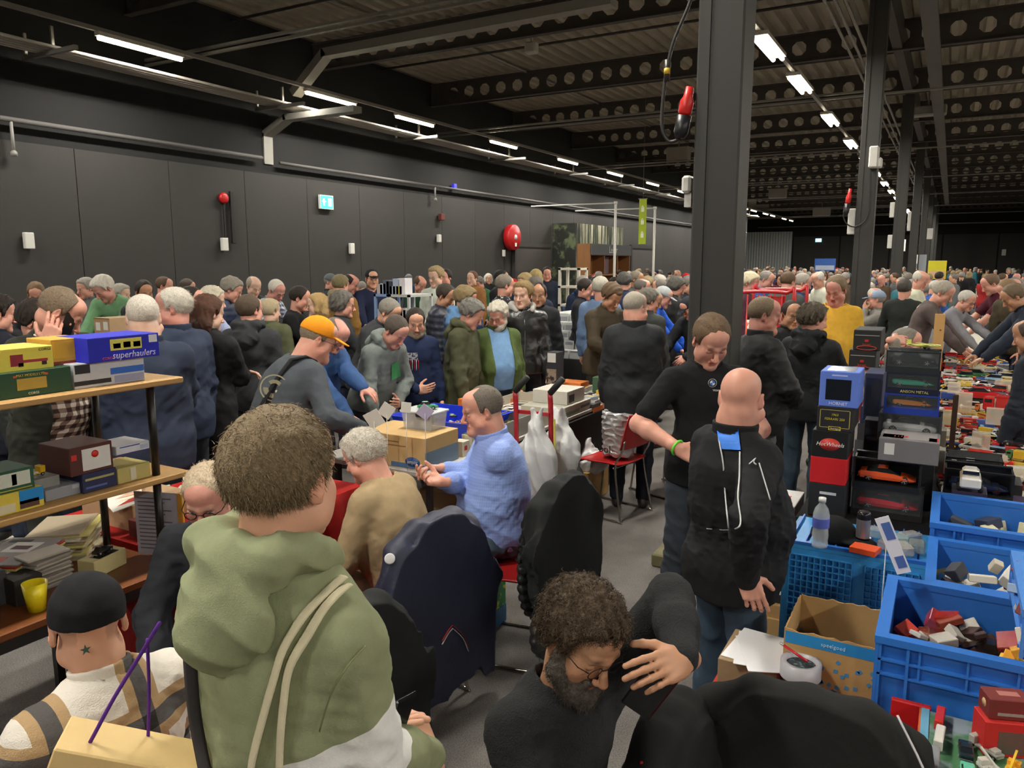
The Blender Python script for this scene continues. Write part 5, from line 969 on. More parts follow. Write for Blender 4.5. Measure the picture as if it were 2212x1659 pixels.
def model_car(kind, L, col, parent_thing, loc, rz, wheel='c9c9c6', label=None, cat='model car'):
    """large die-cast with named parts"""
    t = thing('model_car', label, cat, loc, rz); b = car_mb(kind, L); keep = {0: MB(), 1: MB(), 2: MB()}
    idx = {0: 'bodywork', 1: 'windows'}; Wd = .43*L
    full = b
    for mi, nm in idx.items():
        q = MB(); rmap = {}
        for f, m_ in zip(full.f, full.m):
            if m_ == mi or (mi == 0 and m_ == 3 and len(f) == 4 and max(abs(full.v[i][0]) for i in f) > .485*L):
                for i in f:
                    if i not in rmap: rmap[i] = len(q.v); q.v.append(full.v[i])
                q.f.append(tuple(rmap[i] for i in f)); q.m.append(0); q.sm.append(False)
        o = q.obj(nm, paintm(col) if mi == 0 else GLASS, t)
        if mi == 0:
            bv = o.modifiers.new('bevel', 'BEVEL'); bv.width = .008*L; bv.segments = 2; bv.limit_method = 'ANGLE'; bv.angle_limit = .35
    r = .075*L
    for x in (-.31*L, .31*L):
        for s_ in (-1, 1):
            wq = MB(); Rw = rx3(math.pi/2*-s_); wq.lathe([(r*.98, -.03*L), (r, -.02*L), (r, .004*L), (r*.88, .012*L)], (0, 0, 0), 0, 20, Rw); wq.lathe([(r*.7, .008*L), (r*.66, .010*L), (r*.2, .004*L)], (0, 0, 0), 1, 10, Rw)
            for a in np.linspace(0, 6.283, 5, endpoint=False): wq.box((math.cos(a)*r*.4, s_*.012*L, math.sin(a)*r*.4), (r*.62, .004*L, r*.13), 1, ry3(-a))
            wq.obj('wheel', [TYRE, mat('alloy', wheel, .3, metal=.7)], t, loc=(x, s_*Wd*.44, r))
    return t
# ---- tables
def table(label, x0, x1, y0, y1, z, top, edge='1d1b1a', legs=True, cloth=None, name='table', gap=1.8, th=.03):
    t = thing(name, label, 'table', ((x0+x1)/2, (y0+y1)/2, 0)); hx, hy = (x1-x0)/2, (y1-y0)/2
    MB().box((0, 0, z-th/2), (2*hx, 2*hy, th), 0, None, .004).obj('tabletop', top, t)
    em = mat('table_frame', edge, .5); b = MB(); b.b2((-hx+.02, -hy+.02, z-th-.05), (-hx+.05, hy-.02, z-th)).b2((hx-.05, -hy+.02, z-th-.05), (hx-.02, hy-.02, z-th)).obj('frame', em, t)
    if cloth:
        P = []; n = max(8, int(4*hy/.08)); per = [(hx, -hy+2*hy*i/n) for i in range(n+1)]
        per = [(-hx+2*hx*i/6, -hy) for i in range(6)]+per+[(hx-2*hx*i/6, hy) for i in range(1, 7)]
        for k, zz in enumerate((z+.002, z-.05, z-.3, z-.6)): P.append([(px_*(1+0), py_, zz) if k == 0 else (px_+(.012+.012*k*math.sin(i*1.3))*(1 if abs(px_-hx) < 1e-6 else 0)+.004, py_+(.01+.01*k*math.sin(i*1.7))*(-1 if abs(py_+hy) < 1e-6 else (1 if abs(py_-hy) < 1e-6 else 0)), zz) for i, (px_, py_) in enumerate(per)])
        b = MB().grid(P); b.b2((-hx, -hy, z), (hx, hy, z+.003)); b.obj('tablecloth_skirt', fabric(cloth), t)
    if legs:
        k = 0; y = -hy+.12
        while y < hy:
            for s_ in (-1, 1): MB().b2((s_*(hx-.08)-.017, y-.017, 0), (s_*(hx-.08)+.017, y+.017, z-th)).obj('leg', em, t)
            y += gap
            if y > hy-.5 and y < hy+gap-.3: y = max(y, hy-.12) if y < hy else y
    return t
wood_t = mat('table_veneer', '7c4a2a', .35, kind='wood', p=('693c20', (1.5, .3, 1.5)), spec=.5); grey_t = mat('table_laminate', 'b0aca4', .5)
TZ = .76
table('dark brown veneer stall table with black edge at the left front, under the shelf rack', -3.55, -2.70, -.35, 1.98, TZ, wood_t)
table('stall table with red cloth at the left, between the shelf rack and the green hoodie', -3.75, -2.80, 2.02, 3.25, TZ, mat('red_top', 'b5221c', .8), cloth='9c1d1a')
table('long stall table covered with toys and magazines, where the blue shirt wearer sits', -3.52, -2.62, 3.62, 7.2, TZ, grey_t, gap=1.5)
table('long toy table running back along the right edge', .02, .64, 4.25, 21.8, TZ, mat('paper_top', 'cfc8bb', .7), gap=2.2, cloth=None)
table('low red-topped table under the blue crates at the right front', .02, .75, 1.55, 3.28, .60, mat('red_top2', 'b5281f', .6))
table('low red-topped table under the open carton and papers', -.60, .015, 2.40, 2.82, .60, mat('red_top2', 'b5281f', .6), name='table', gap=1.3)
table('black-covered table under the stacked model car boxes', -.56, .015, 3.74, 5.3, .80, mat('dark_top', '2a2a2c', .7), cloth='1c1c1e', gap=1.1)
# ---- shelf rack at the left front
rk = thing('shelf_rack', 'two-level rack of black tubes and pine boards standing on the brown table', 'shelf rack', (-2.98, 1.2, TZ))
pine = mat('pine', 'c39b62', .6, kind='wood', p=('a87f48', (3, .3, 3)))
for z, nm in ((1.535-TZ, 'shelf_board'), (1.135-TZ, 'shelf_board')): MB().box((0, .0, z-.012), (.47, 1.76, .024), 0, None, .004).obj(nm, pine, rk)
for x in (.18, -.20):
    for y in (.76, -.7): MB().tube([(x, y, 0), (x, y, 1.135-TZ-.024)], .016, n=10).tube([(x, y, 1.135-TZ), (x, y, 1.535-TZ-.024)], .016, n=10).obj('upright', mat('black_tube', '171717', .4), rk)
def sbox(nm, label, pl, pr, pt, pb, X, depth, col, decals=(), cat='box', zb=None, txt=()):
    """box whose long side faces +x: left and right picture edges, top and bottom at the right edge"""
    r_ = WX(pr, pb, X); t_ = WX(pr, pt, X); l_ = WX(pl, (pt+pb)/2+ (pr-pl)*.16, X); z0 = r_[2] if zb is None else zb; z1 = t_[2]
    lo = np.array([X-depth, l_[1], z0]); hi = np.array([X, r_[1], z1]); o = box_thing(nm, label, cat, lo, hi, col, decals or (('panel', '+x', .02, .02, .98, .98, col),)); S = hi-lo
    for a in txt: btext(o, S, *a)
    return o, lo, hi
SZ = 1.536
o, lo, hi = sbox('model_box', 'long dark green toy box with gold panel, lowest on the top shelf', -70, 158, 790, 853, -2.80, .26, '21472f', [('gold_panel', '+x', .45, .28, .74, .72, 'b3963c'), ('red_badge', '+x', .42, .78, .45, .86, 'b5503a'), ('red_badge', '+x', .73, .78, .76, .86, 'b5503a')], zb=SZ, txt=[('+x', .59, .84, 'MAT MODELS LTD', .012, 'c9a94a'), ('+x', .6, .12, 'CORGI', .012, 'c9cfc0')]); zg = hi[2]
o, lo, hi = sbox('model_box', 'silver and blue striped toy box on the top shelf beside the green one', 160, 314, 770, 823, -2.80, .26, 'b9bcc4', [('black_stripe', '+x', .0, .12, .5, .3, '1c1c20'), ('black_wedge', '+x', .02, .60, .22, .95, '1c1c20'), ('blue_stripe', '+x', .5, .42, .99, .68, '2a62c0'), ('pale_panel', '+x', .55, .05, .98, .35, '8f96b8')], zb=SZ); zs = hi[2]
o, lo, hi = sbox('model_box', 'yellow toy box printed with a red lorry, above the green box', -20, 117, 745, 790, -2.82, .18, 'e0cf52', [('wheels_print', '+x', .42, .18, .50, .34, '2a1a1a'), ('wheels_print', '+x', .80, .18, .88, .34, '2a1a1a'), ('cab_print', '+x', .30, .22, .50, .72, '8f2230'), ('chassis_print', '+x', .50, .34, .9, .46, 'a33038')], zb=zg, txt=[('+x', .86, .86, 'CORGI', .014, '5a5530')])
o, lo, hi = sbox('model_box', 'amber toy box with crane picture between the yellow and the blue boxes', 112, 196, 727, 785, -2.86, .16, 'c89a3a', [('picture', '+x', .05, .25, .6, .9, 'd8a52c'), ('side_picture', '+x', .62, .2, .97, .95, '8f8a62'), ('base_stripe', '+x', .0, .0, 1., .12, '7e2a20')], zb=(zg+zs)/2)
o, lo, hi = sbox('model_box', 'bright blue long toy box with three small lorries in a yellow frame', 190, 345, 718, 762, -2.78, .20, '1c22b4', [('yellow_frame', '+x', .30, .42, .74, .88, 'd8cf5a'), ('lorry_print', '+x', .34, .5, .44, .7, 'a04038'), ('lorry_print', '+x', .48, .5, .58, .74, 'a34638'), ('lorry_print', '+x', .62, .5, .72, .72, '6a6a40'), ('price_label', '+x', .85, .62, .97, .94, 'd8d8e0')], zb=zs, txt=[('+x', .62, .2, 'superhaulers', .036, 'd8dcf0', 'lettering', .25), ('+x', .25, .12, 'CORGI', .014, 'd0565a', 'lettering', .2)])
SZ2 = 1.136
o, lo, hi = sbox('model_box', 'white and blue toy box on a gold one at the end of the middle shelf', 252, 325, 950, 990, -2.80, .16, 'c9cbd2', [('blue_band', '+x', .1, .78, .7, .88, '2f3a9a'), ('purple_base', '+x', .0, .0, 1., .1, '4a2a78'), ('emblem', '+x', .72, .25, .95, .7, 'a9b4c9')], zb=SZ2+.115)
o, lo, hi = sbox('model_box', 'pale gold toy box at the right end of the middle shelf', 254, 326, 996, 1030, -2.80, .16, 'b5a868', [('stamp_panel', '+x', .38, .1, .55, .9, 'c9c5b0')], zb=SZ2)
o, lo, hi = sbox('model_box', 'dark navy toy box with rows of small vehicles under the maroon frame box', 178, 254, 1008, 1050, -2.80, .17, '24284e', [('vehicle_row', '+x', .08, .62, .92, .74, 'a39a62'), ('vehicle_row', '+x', .08, .2, .7, .3, '5a6aa8')], zb=SZ2); zn = hi[2]
o, lo, hi = sbox('model_box', 'maroon box with a white panel and a red disc on the middle shelf', 150, 246, 950, 1012, -2.81, .2, '4e241f', [('white_panel', '+x', .28, .12, .94, .88, 'd6d4d0'), ('side_disc', '+x', .04, .55, .16, .75, 'c8302c')], zb=zn-.002)
S = hi-lo; MB().lathe([(.014, 0), (.014, .002)], (S[0]/2+.001, .02*S[1]+.01, S[2]*.66), n=16, rot=ry3(math.pi/2)).obj('red_disc', mat('print', 'cf2f26', .5), o)
o, lo, hi = sbox('model_box', 'plain grey long toy box on the middle shelf', 98, 180, 1040, 1076, -2.82, .2, '8d9098', [('corner_label', '+x', .72, .6, .92, .9, 'a9adb4')], zb=SZ2)
o, lo, hi = sbox('model_box', 'yellow and blue toy box with van pictures on the middle shelf', -50, 97, 1048, 1095, -2.79, .17, 'd8c34a', [('blue_corner', '+x', .62, .35, 1., 1., '2387cf'), ('picture_strip', '+x', .10, .08, .55, .5, 'd8cfae'), ('vehicle_print', '+x', .62, .12, .92, .5, '5a4038')], zb=SZ2); zy = hi[2]
o, lo, hi = sbox('model_box', 'green-framed toy box with a blue bottle picture, on the yellow one', -60, 76, 1005, 1050, -2.80, .17, '27513a', [('white_panel', '+x', .08, .25, .93, .88, 'c9cdc0'), ('bottle_print', '+x', .62, .3, .70, .8, '2f5aa8'), ('gold_line', '+x', .05, .08, .95, .13, 'a8a040')], zb=zy)
toy('sport', .11, 'a51f28', (-3.0, 1.42, SZ2+.085), 1.4, 'red toy racing car on the middle shelf behind the plaid coat', group='toys on the shelf rack'); toy('flatbed', .10, 'e0b52a', (-2.9, 1.52, SZ2+.083), 1.7, 'small yellow toy tipper on the middle shelf', group='toys on the shelf rack')
MB().b2((0, 0, 0), (.2, .26, .08)).obj('grey_tray', card('8b8a86'), loc=(-3.06, 1.34, SZ2)); tag(bpy.data.objects['grey_tray'], 'grey card tray under the red racing car on the middle shelf', 'tray')
# ---- on the brown table
def stack(label_fn, n, x, y, z, w, d, cols, th=.006, jit=.02, name='magazine', group='magazines on the brown table', cat='magazine', rz0=0):
    for i in range(n):
        b = MB().box((0, 0, th/2), (w, d, th-.0006), 0, None, .001); o = b.obj(name, card(cols[i % len(cols)], rough=.4), loc=(x+random.uniform(-jit, jit), y+random.uniform(-jit, jit), z+i*th), rz=rz0+random.uniform(-.14, .14)); tag(o, label_fn(i, n), cat, group)
    return z+n*th
ordn = lambda i: (ORD[i] if i < 20 else str(i+1)+({1: 'st', 2: 'nd', 3: 'rd'}.get((i+1) % 10, 'th') if (i+1) % 100 not in (11, 12, 13) else 'th'))
mg = ['c9c2ae', 'd8cf9a', 'b8a88a', 'cfc9c0', 'bdb06a', 'a33a30', 'c8c8cc', 'd9d2b4']
zt = stack(lambda i, n: 'pale magazine, %s from the bottom of the big pile on the brown table' % ordn(i), 14, -3.12, 1.55, TZ, .21, .29, mg, .0085, .018, rz0=.5)
mt = thing('magazine', 'grey magazine with a white car on its cover, topmost of the big pile', 'magazine', (-3.12, 1.55, zt), .5, 'magazines on the brown table'); MB().box((0, 0, .003), (.21, .29, .005)).obj('pages', card('8f8c8c', rough=.3), mt)
MB().b2((-.05, -.02, .0056), (.06, .09, .0066)).obj('car_photo', mat('print', 'e0dedc', .3), mt); MB().b2((-.03, .01, .0067), (.04, .05, .0072)).obj('windscreen_print', mat('print', '4a2030', .3), mt); MB().b2((-.09, -.12, .0056), (.02, -.07, .0066)).obj('red_title', mat('print', 'b8322a', .3), mt); MB().b2((-.09, .09, .0056), (.0, .12, .0066)).obj('title_bar', mat('print', '2d2b30', .3), mt)
stack(lambda i, n: 'magazine in the leaning pile behind the tan car box, %s from below' % ordn(i), 12, -3.28, 1.84, TZ, .21, .28, ['b8ae90', 'c9c4b8', 'd6cc80', '9c8f78'], .0095, .02, group='leaning magazines', rz0=.7)
stack(lambda i, n: 'thin catalogue, %s from the bottom of the pile beside the yellow cup' % ordn(i), 16, -2.98, 1.58, TZ, .10, .16, ['8f8c86', 'a8a49c', '77736d', 'b8b2a6'], .0085, .006, group='thin catalogues by the cup', cat='catalogue', name='catalogue', rz0=.1)
bx = thing('model_box', 'cream window box with a black vintage car, on the brown table', 'box', (-2.93, 1.78, TZ), .25, None); MB().box((0, 0, .035), (.085, .17, .07), 0, None, .003).obj('carton', card('c9be8a'), bx); MB().box((.012, 0, .0705), (.05, .10, .003)).obj('window', mat('dark_window', '2a2a28', .1), bx); toy('vintage', .09, '1d1d20', (-2.925, 1.782, TZ+.0735), 1.82, 'black vintage toy car in the window of the cream box'); 
cup = thing('cup', 'bright yellow plastic beaker on the edge of the brown table', 'cup', W(80, 1318, TZ)+[0, 0, .001]); MB().lathe([(.028, 0), (.042, .105), (.039, .105), (.026, .004)], n=24, capt=True).obj('beaker', mat('cup_plastic', 'e6d21e', .3), cup)

for i, (x, y, sx, sy, sz, c, lab) in enumerate([(-2.92, 1.46, .10, .10, .10, '2b2826', 'black box with a barcode label beside the yellow cup'), (-3.02, 1.36, .16, .12, .13, '3a3a3e', 'dark model box left of the yellow cup'), (-3.2, 1.30, .2, .16, .2, '3c3550', 'purple-black box at the left end of the brown table'), (-2.80, 1.27, .05, .06, .07, 'c9c6bf', 'small white box at the very left front of the brown table'), (-3.12, 1.16, .2, .1, .16, '2a2ac0', 'blue box at the left end of the brown table')]):
    box_thing('model_box', lab, 'box', (x-sx/2, y-sy/2, TZ), (x+sx/2, y+sy/2, TZ+sz), c, [('label', '+x', .5, .1, .95, .45, 'd0cdc4')] if i == 0 else ())
pn = thing('price_board', 'upright clear holder with a printed price list against the rack post', 'price list', (-2.86, 1.99, TZ+.004), .35); MB().b2((-.10, 0, 0), (.10, .004, .28)).obj('sheet', mat('paper', 'b7b5c4', .5), pn); MB().b2((.10, -.002, 0), (.125, .006, .28)).obj('orange_edge', mat('paper', 'd89a3a', .5), pn)
for k in range(14): MB().b2((-.085, -.0012, .25-k*.017), (.07-.03*(k % 3), 0, .255-k*.017)).obj('text_line', mat('ink', '6e6d7c', .6), pn)
for i in range(7):
    tag(MB().box((0, 0, .002), (.16, .23, .0035)).obj('paper_sheet', mat('paper', ['e4e4e8', 'd9dadf', 'dfe0e6', 'c9a48c', 'd0c7b0', 'b5403a', 'd8d4cc'][i], .5), loc=(-3.52+.03*i, 2.28-.02*i, TZ+.165-.004*i), rot=(.12, -.22, .5+.12*i)), 'loose paper sheet, %s from the top, on the pile left of the price list' % ordn(i), 'paper', 'loose sheets on the pile')
box_thing('paper_box', 'brown card box under the loose white sheets', 'box', (-3.62, 2.12, TZ), (-3.22, 2.42, TZ+.13), 'a88a68'); box_thing('model_box', 'dark red model box under the loose sheets', 'box', (-3.2, 2.08, TZ), (-3.08, 2.2, TZ+.08), '6a2a28')
# red cloth table: trays of cars
for k in range(26):
    x = -3.66+.13*(k % 5)+random.uniform(-.02, .02); y = 2.50+.125*(k//5)+random.uniform(-.01, .01); c = ['e8e2c0', 'd8d6cc', 'c8332a', 'e2dcb0', 'd9732a', 'cfd2dc', 'b52a26'][k % 7]
    kd = ['truck', 'van', 'sedan', 'truck', 'bus', 'sport'][k % 6]; toy(kd, .105, c, (x, y, TZ+.004), 2.5+random.uniform(-.3, .3), 'small toy %s, %s in the %s row on the red cloth' % ({'truck': 'lorry', 'van': 'van', 'sedan': 'saloon', 'bus': 'coach', 'sport': 'sports car'}[kd], ordn(k % 5), ordn(k//5)), group='toys on the red cloth')
for i, (x, y, z, c) in enumerate([(-2.98, 2.16, .05, 'e07a2a'), (-2.92, 2.30, .06, 'c43028'), (-3.02, 2.42, .07, 'd8cfae'), (-2.9, 2.10, .035, 'd6d4d0')]): box_thing('model_box', ['orange', 'red', 'cream', 'white and blue'][i]+' model box at the near corner of the red cloth', 'box', (x-.06, y-.045, TZ+.004), (x+.06, y+.045, TZ+.004+z), c)
for i in range(3):
    y0 = .8+.5*i; b = MB().b2((-3.1, y0, .0), (-2.75, y0+.40, .015))
    for k in range(9): b.b2((-2.76, y0+.045*k, .02), (-2.745, y0+.045*k+.018, .30)); b.b2((-3.1+.04*k, y0, .02), (-3.08+.04*k, y0+.01, .3))
    b.b2((-3.1, y0, .3), (-2.745, y0+.01, .32)).b2((-2.76, y0, .3), (-2.745, y0+.4, .32)).b2((-3.1, y0+.39, .0), (-2.745, y0+.40, .32)); tag(b.obj('folding_crate', mat('crate_dark', '33312f', .6)), 'dark slatted crate on the floor under the brown table, %s from the front' % ORD[i], 'crate', 'slatted crates under the brown table')
# ---------------------------------------------------------------- right side: blue crates and model boxes
BLUE = mat('crate_blue', '2f6fc4', .4, bump=.03, bscale=40); BLUE2 = mat('crate_blue', '3f9ad8', .45)
def crate(label, x0, y0, z0, sx=.58, sy=.46, h=.32, m=BLUE, ribs=5, rz=0.):
    t = thing('storage_crate', label, 'crate', (x0+sx/2, y0+sy/2, z0), rz, 'blue stacking crates'); hx, hy = sx/2, sy/2; w = .012
    b = MB(); b.b2((-hx+.02, -hy+.02, 0), (hx-.02, hy-.02, .012))
    for s_ in (-1, 1): b.b2((s_*(hx-.02), -hy+.02, 0), (s_*(hx-.02-w), hy-.02, h-.003)); b.b2((-hx+.021, s_*(hy-.021), .001), (hx-.021, s_*(hy-.02-w), h-.004))
    b.obj('walls', m, t); r = MB()
    for s_ in (-1, 1): r.b2((s_*(hx-.035), -hy, h-.022), (s_*hx, hy, h)); r.b2((-hx+.0349, s_*(hy-.035), h-.0221), (hx-.0349, s_*hy, h-.0001))
    r.obj('rim', m, t); q = MB()
    for zz in (h-.075, h-.12):
        for s_ in (-1, 1): q.b2((s_*(hx-.02), -hy+.01, zz), (s_*(hx-.004), hy-.01, zz+.006)); q.b2((-hx+.01, s_*(hy-.02), zz), (hx-.01, s_*(hy-.004), zz+.006))
    for s_ in (-1, 1):
        for k in (-1, -.72, .72, 1): q.b2((k*(hx-.008)-.004, s_*(hy-.02), .02), (k*(hx-.008)+.004, s_*(hy-.003), h-.02)); q.b2((s_*(hx-.02), k*(hy-.008)-.004, .02), (s_*(hx-.003), k*(hy-.008)+.004, h-.02))
        for k in range(1, ribs): q.b2((-hx+k*sx/ribs-.003, s_*(hy-.02), h-.12), (-hx+k*sx/ribs+.003, s_*(hy-.006), h-.02))
        q.b2((-hx+.01, s_*(hy-.02), .018), (hx-.01, s_*(hy-.004), .024))
    q.obj('ribs', m, t); return t
crate('deep blue crate in front holding bagged toys, nearest of the stack', -.115, 2.37, .60, .60, .52, .32)
crate('blue crate of loose cartons just behind the nearest deep crate', 0.0, 2.91, .60, .60, .52, .31); crate('blue crate holding a white basket, furthest of the row', 0.0, 3.45, .60, .60, .50, .36)
crate('smaller pale blue basket of cartons standing at the right edge', .235, 2.36, .925, .40, .50, .16, mat('crate_blue', '4a82cf', .4, alpha=1.), 7)
def clutter(n, x0, x1, y0, y1, z0, z1, where, cols, size=(.03, .09), cat='carton', name='small_carton', group=None, bag=False):
    for i in range(n):
        s_ = [random.uniform(*size) for _ in range(3)]; s_[2] *= .55; o = MB().box((0, 0, 0), s_, 0, None, .002).obj(name, card(random.choice(cols)) if not bag or i % 2 else mat('bag_film', random.choice(cols), .15, alpha=.55, spec=.8), loc=(random.uniform(x0, x1), random.uniform(y0, y1), z0+(z1-z0)*(i/n)+s_[2]*.5), rot=(random.uniform(-.5, .5), random.uniform(-.5, .5), random.uniform(0, 3.1)))
        tag(o, 'small loose %s %s, %s from the bottom' % (cat, where, ordn(i)), cat, group or where)
clutter(64, -.04, .42, 2.46, 2.80, .745, .84, 'in the nearest deep blue crate', ['5a2a20', '8a3a24', 'b8b2a8', '3a2420', 'c23a2a', '2d2522', 'a8763a'], (.025, .085), bag=True)
clutter(8, .22, .42, 2.46, 2.6, .84, .87, 'heaped at the right of the deep blue crate', ['d8402a', 'e0b02a', 'd89a2a'], (.03, .06))
clutter(44, .06, .52, 2.98, 3.32, .76, .865, 'in the crate behind the nearest one', ['cfc8b8', '2a2c38', 'b5a888', 'd6d2c8', '3d3a30', '8f7a40', 'b8b0a0'], (.03, .09)); clutter(30, .06, .52, 3.53, 3.87, .76, .88, 'in the furthest blue crate', ['6a2a2a', '30343c', 'c9c2a0', '27304a'], (.04, .09))
clutter(22, .27, .56, 2.43, 2.76, .94, 1.04, 'in the pale blue basket', ['d0c6b4', 'b8b4ac', 'a03a30', '8fa4c4', 'd9d2c2', '6e2f2a'], (.04, .11))
bk = thing('basket', 'small white wire basket with yellow packs in the furthest blue crate', 'basket', (.26, 3.62, .80)); b = MB()
for k in range(12): b.b2((-.14+.0253*k, -.09, 0), (-.137+.0253*k, -.087, .05)); b.b2((-.14+.0253*k, .087, 0), (-.137+.0253*k, .09, .05))
b.tube([(-.142, -.09, .05), (.142, -.09, .05), (.142, .09, .05), (-.142, .09, .05)], .004, closed=True, n=6).b2((-.14, -.09, 0), (.14, .09, .004)).obj('wire_frame', mat('white_plastic', 'c9c9c9', .5), bk)
for i, c in enumerate(['d9d27a', 'cfc880', 'b03a38', '4fae4a', 'e0d8a8']): tag(MB().box((0, 0, .012), (.10, .03, .022)).obj('card_pack', card(c), loc=(.18+.035*i, 3.60+.01*(i % 2), .805+.006*i), rz=.3*i), ['yellow', 'second yellow', 'dark red', 'green', 'cream'][i]+' pack in the small white basket', 'pack', 'packs in the white basket')
# crate standing on end, grid base towards the camera
sc = thing('storage_crate', 'blue container on its side with waffle-grid base facing out', 'crate', (-.26, 3.33, 0)); GX0, GX1 = -.28, .27
MB().b2((GX0, 0, .02), (GX1, .012, .799)).b2((GX0, 0, .80), (GX1, .40, .815)).b2((GX0, .01, .02), (GX0+.012, .40, .799)).b2((GX1-.012, .01, .02), (GX1, .40, .799)).b2((GX0, .01, .02), (GX1, .4, .035)).obj('walls', BLUE2, sc)
for (a0, a1, c0, c1) in ((-.25, -.005, .36, .775), (.045, .24, .36, .775), (-.25, -.005, .06, .32), (.045, .24, .06, .32)):
    b = MB(); nx = int(round((a1-a0)/.0245)); nz_ = int(round((c1-c0)/.0275))
    for k in range(nx+1): x = a0+(a1-a0)*k/nx; b.b2((x-.002, -.014, c0), (x+.002, 0, c1))
    for k in range(nz_+1): z = c0+(c1-c0)*k/nz_; b.b2((a0, -.0138, z-.002), (a1, 0, z+.002))
    b.obj('waffle_grid', BLUE2, sc)
b = MB()
for k in range(9): b.b2((GX0+.02+.06*k, .02, .815), (GX0+.026+.06*k, .4, .829))
b.b2((GX0, .0, .815), (GX1, .02, .83)).obj('top_ribs', BLUE, sc)
ZS = .83
bt = thing('water_bottle', 'clear plastic water bottle with blue label on the blue container', 'bottle', W(1770, 1180, ZS)*[1, 1, 0]+[0, 0, ZS+.001]); MB().lathe([(.030, 0), (.033, .01), (.031, .03), (.033, .05), (.030, .08), (.033, .10), (.033, .14), (.026, .165), (.012, .185), (.012, .195)], n=20).obj('bottle_body', mat('clear_plastic', 'dfe8ea', .06, alpha=.35, spec=1.), bt)
MB().lathe([(.0338, .085), (.0338, .125)], n=20, capb=False, capt=False).obj('label', mat('label_film', '5a6ad0', .3, alpha=.8), bt); MB().lathe([(.015, .192), (.015, .21)], n=16).obj('cap', mat('white_plastic', 'e4e4e4', .4), bt)
cn = thing('drink_can', 'tall black and silver drink can on the blue container', 'can', W(1862, 1175, ZS)*[1, 1, 0]+[0, 0, ZS+.001]); MB().lathe([(.022, 0), (.027, .008), (.027, .13), (.022, .142), (.021, .142)], n=20).obj('can_body', mat('can_paint', '1c1c20', .25, metal=.3), cn); MB().lathe([(.0275, .03), (.0275, .11)], n=20, capb=False, capt=False).obj('silver_panel', mat('can_silver', '8f8f94', .3, metal=.6), cn)
fcap = Field((-.12, -.12, -.02), (.12, .2, .12), .005); fcap.ell((0, 0, .0), (.09, .10, .095)); fcap.plane((0, 0, .0), (0, 0, -1.)); fcap.ell((0, .10, .012), (.07, .085, .012), .008); cv, cq = fcap.net(); q = W(1800, 1165, ZS)
tag(link(bpy.data.objects.new('baseball_cap', npmesh('baseball_cap', cv, cq, fabric('15171a'))), None, (q[0], q[1]+.03, ZS), 4.3), 'black baseball cap lying behind the water bottle', 'cap')
tag(MB().b2((-.05, -.04, 0), (.05, .04, .022)).obj('orange_packet', mat('orange_plastic', 'e8582a', .4), loc=W(1868, 1192, ZS)+[0, 0, 0], rz=-.2), 'bright orange packet in front of the drink can', 'packet')
for i, (px, py, c) in enumerate([(1900, 1160, 'a9b4b4'), (1935, 1175, 'a8c4c0'), (1965, 1170, 'bcb8b0'), (1918, 1185, 'b0aca8'), (1980, 1190, '9aa29a'), (1950, 1195, 'c4c0b8')]):
    p = W(px, py, ZS); tag(MB().box((0, 0, .02), (.085, .06, .04), 0, None, .006).obj('blister_pack', mat('clear_plastic', c, .12, alpha=.5, spec=.8), loc=p, rz=.4*i), 'clear plastic blister pack right of the drink can, %s of six' % ORD[i], 'blister pack', 'blister packs by the can')
tag(MB().b2((-.09, -.06, 0), (.09, .06, .002)).obj('paper_sheet', mat('paper', 'e2e2e4', .5), loc=W(1830, 1150, ZS)+[0, 0, .0005], rz=.2), 'white sheet lying behind the drink can', 'paper')
sg = thing('price_card', 'tilted white card with blue print on a thin rod above the front crate', 'price card', W(1995, 1180, 1.0)*[1, 1, 0]+[-.09, -.22, 0]); zc = 1.06
Rc = ry3(-.42); MB().box((0, 0, zc), (.045, .003, .20), 0, Rc).obj('card', mat('paper', 'd9d8e4', .5), sg); MB().box(Rc@np.array([.004, -.003, .05])+[0, 0, zc], (.028, .002, .06), 0, Rc).box(Rc@np.array([.004, -.003, -.06])+[0, 0, zc], (.028, .002, .04), 0, Rc).obj('printed_pattern', mat('print', '4a66a8', .5), sg); MB().tube([(-.02, .004, .60), (-.02, .004, zc+.02)], .002, n=6).obj('rod', clear(.5), sg)
# ---- stacks of model boxes
def fbox(label, l, t, r, b_, Y, depth, col, decals=(), zb=None, txt=(), cat='box', nm='model_box'):
    p0 = WY(l, b_, Y); p1 = WY(r, (t+b_)/2, Y); pt = WY(l, t, Y); z0 = p0[2] if zb is None else zb; lo = np.array([p0[0], Y, z0]); hi = np.array([p1[0], Y+depth, pt[2]]); S = hi-lo
    o = box_thing(nm, label, cat, lo, hi, col, decals or (('front', '-y', .02, .02, .98, .98, col),), bev=.003)
    for a in txt: btext(o, S, *a)
    return o, lo, hi, S
Y1 = 3.80; z = .806
o, lo, hi, S = fbox('black model box with a small silver car outline, bottom of the left stack', 1744, 1040, 1826, 1108, Y1, .26, '1b1b1d', [('car_outline', '-y', .3, .68, .75, .76, 'c9c9c9')], z); z = hi[2]
o, lo, hi, S = fbox('plain bright red box in the left stack', 1748, 984, 1828, 1040, Y1, .26, 'c81e22', (), z); z = hi[2]
o, lo, hi, S = fbox('black box with red oval and white script logo in the left stack', 1752, 927, 1833, 984, Y1, .26, '17181a', [], z, [('-y', .5, .5, 'HotWheels', .026, 'e8e4e0', 'lettering', .3)]); z = hi[2]
MB().lathe([(.04, 0), (.04, .002)], (0, -S[1]/2-.0005, S[2]*.5), n=20, rot=rx3(math.pi/2)@np.diag([1.15, .75, 1])).obj('red_oval', mat('print', 'c8342a', .5), o)
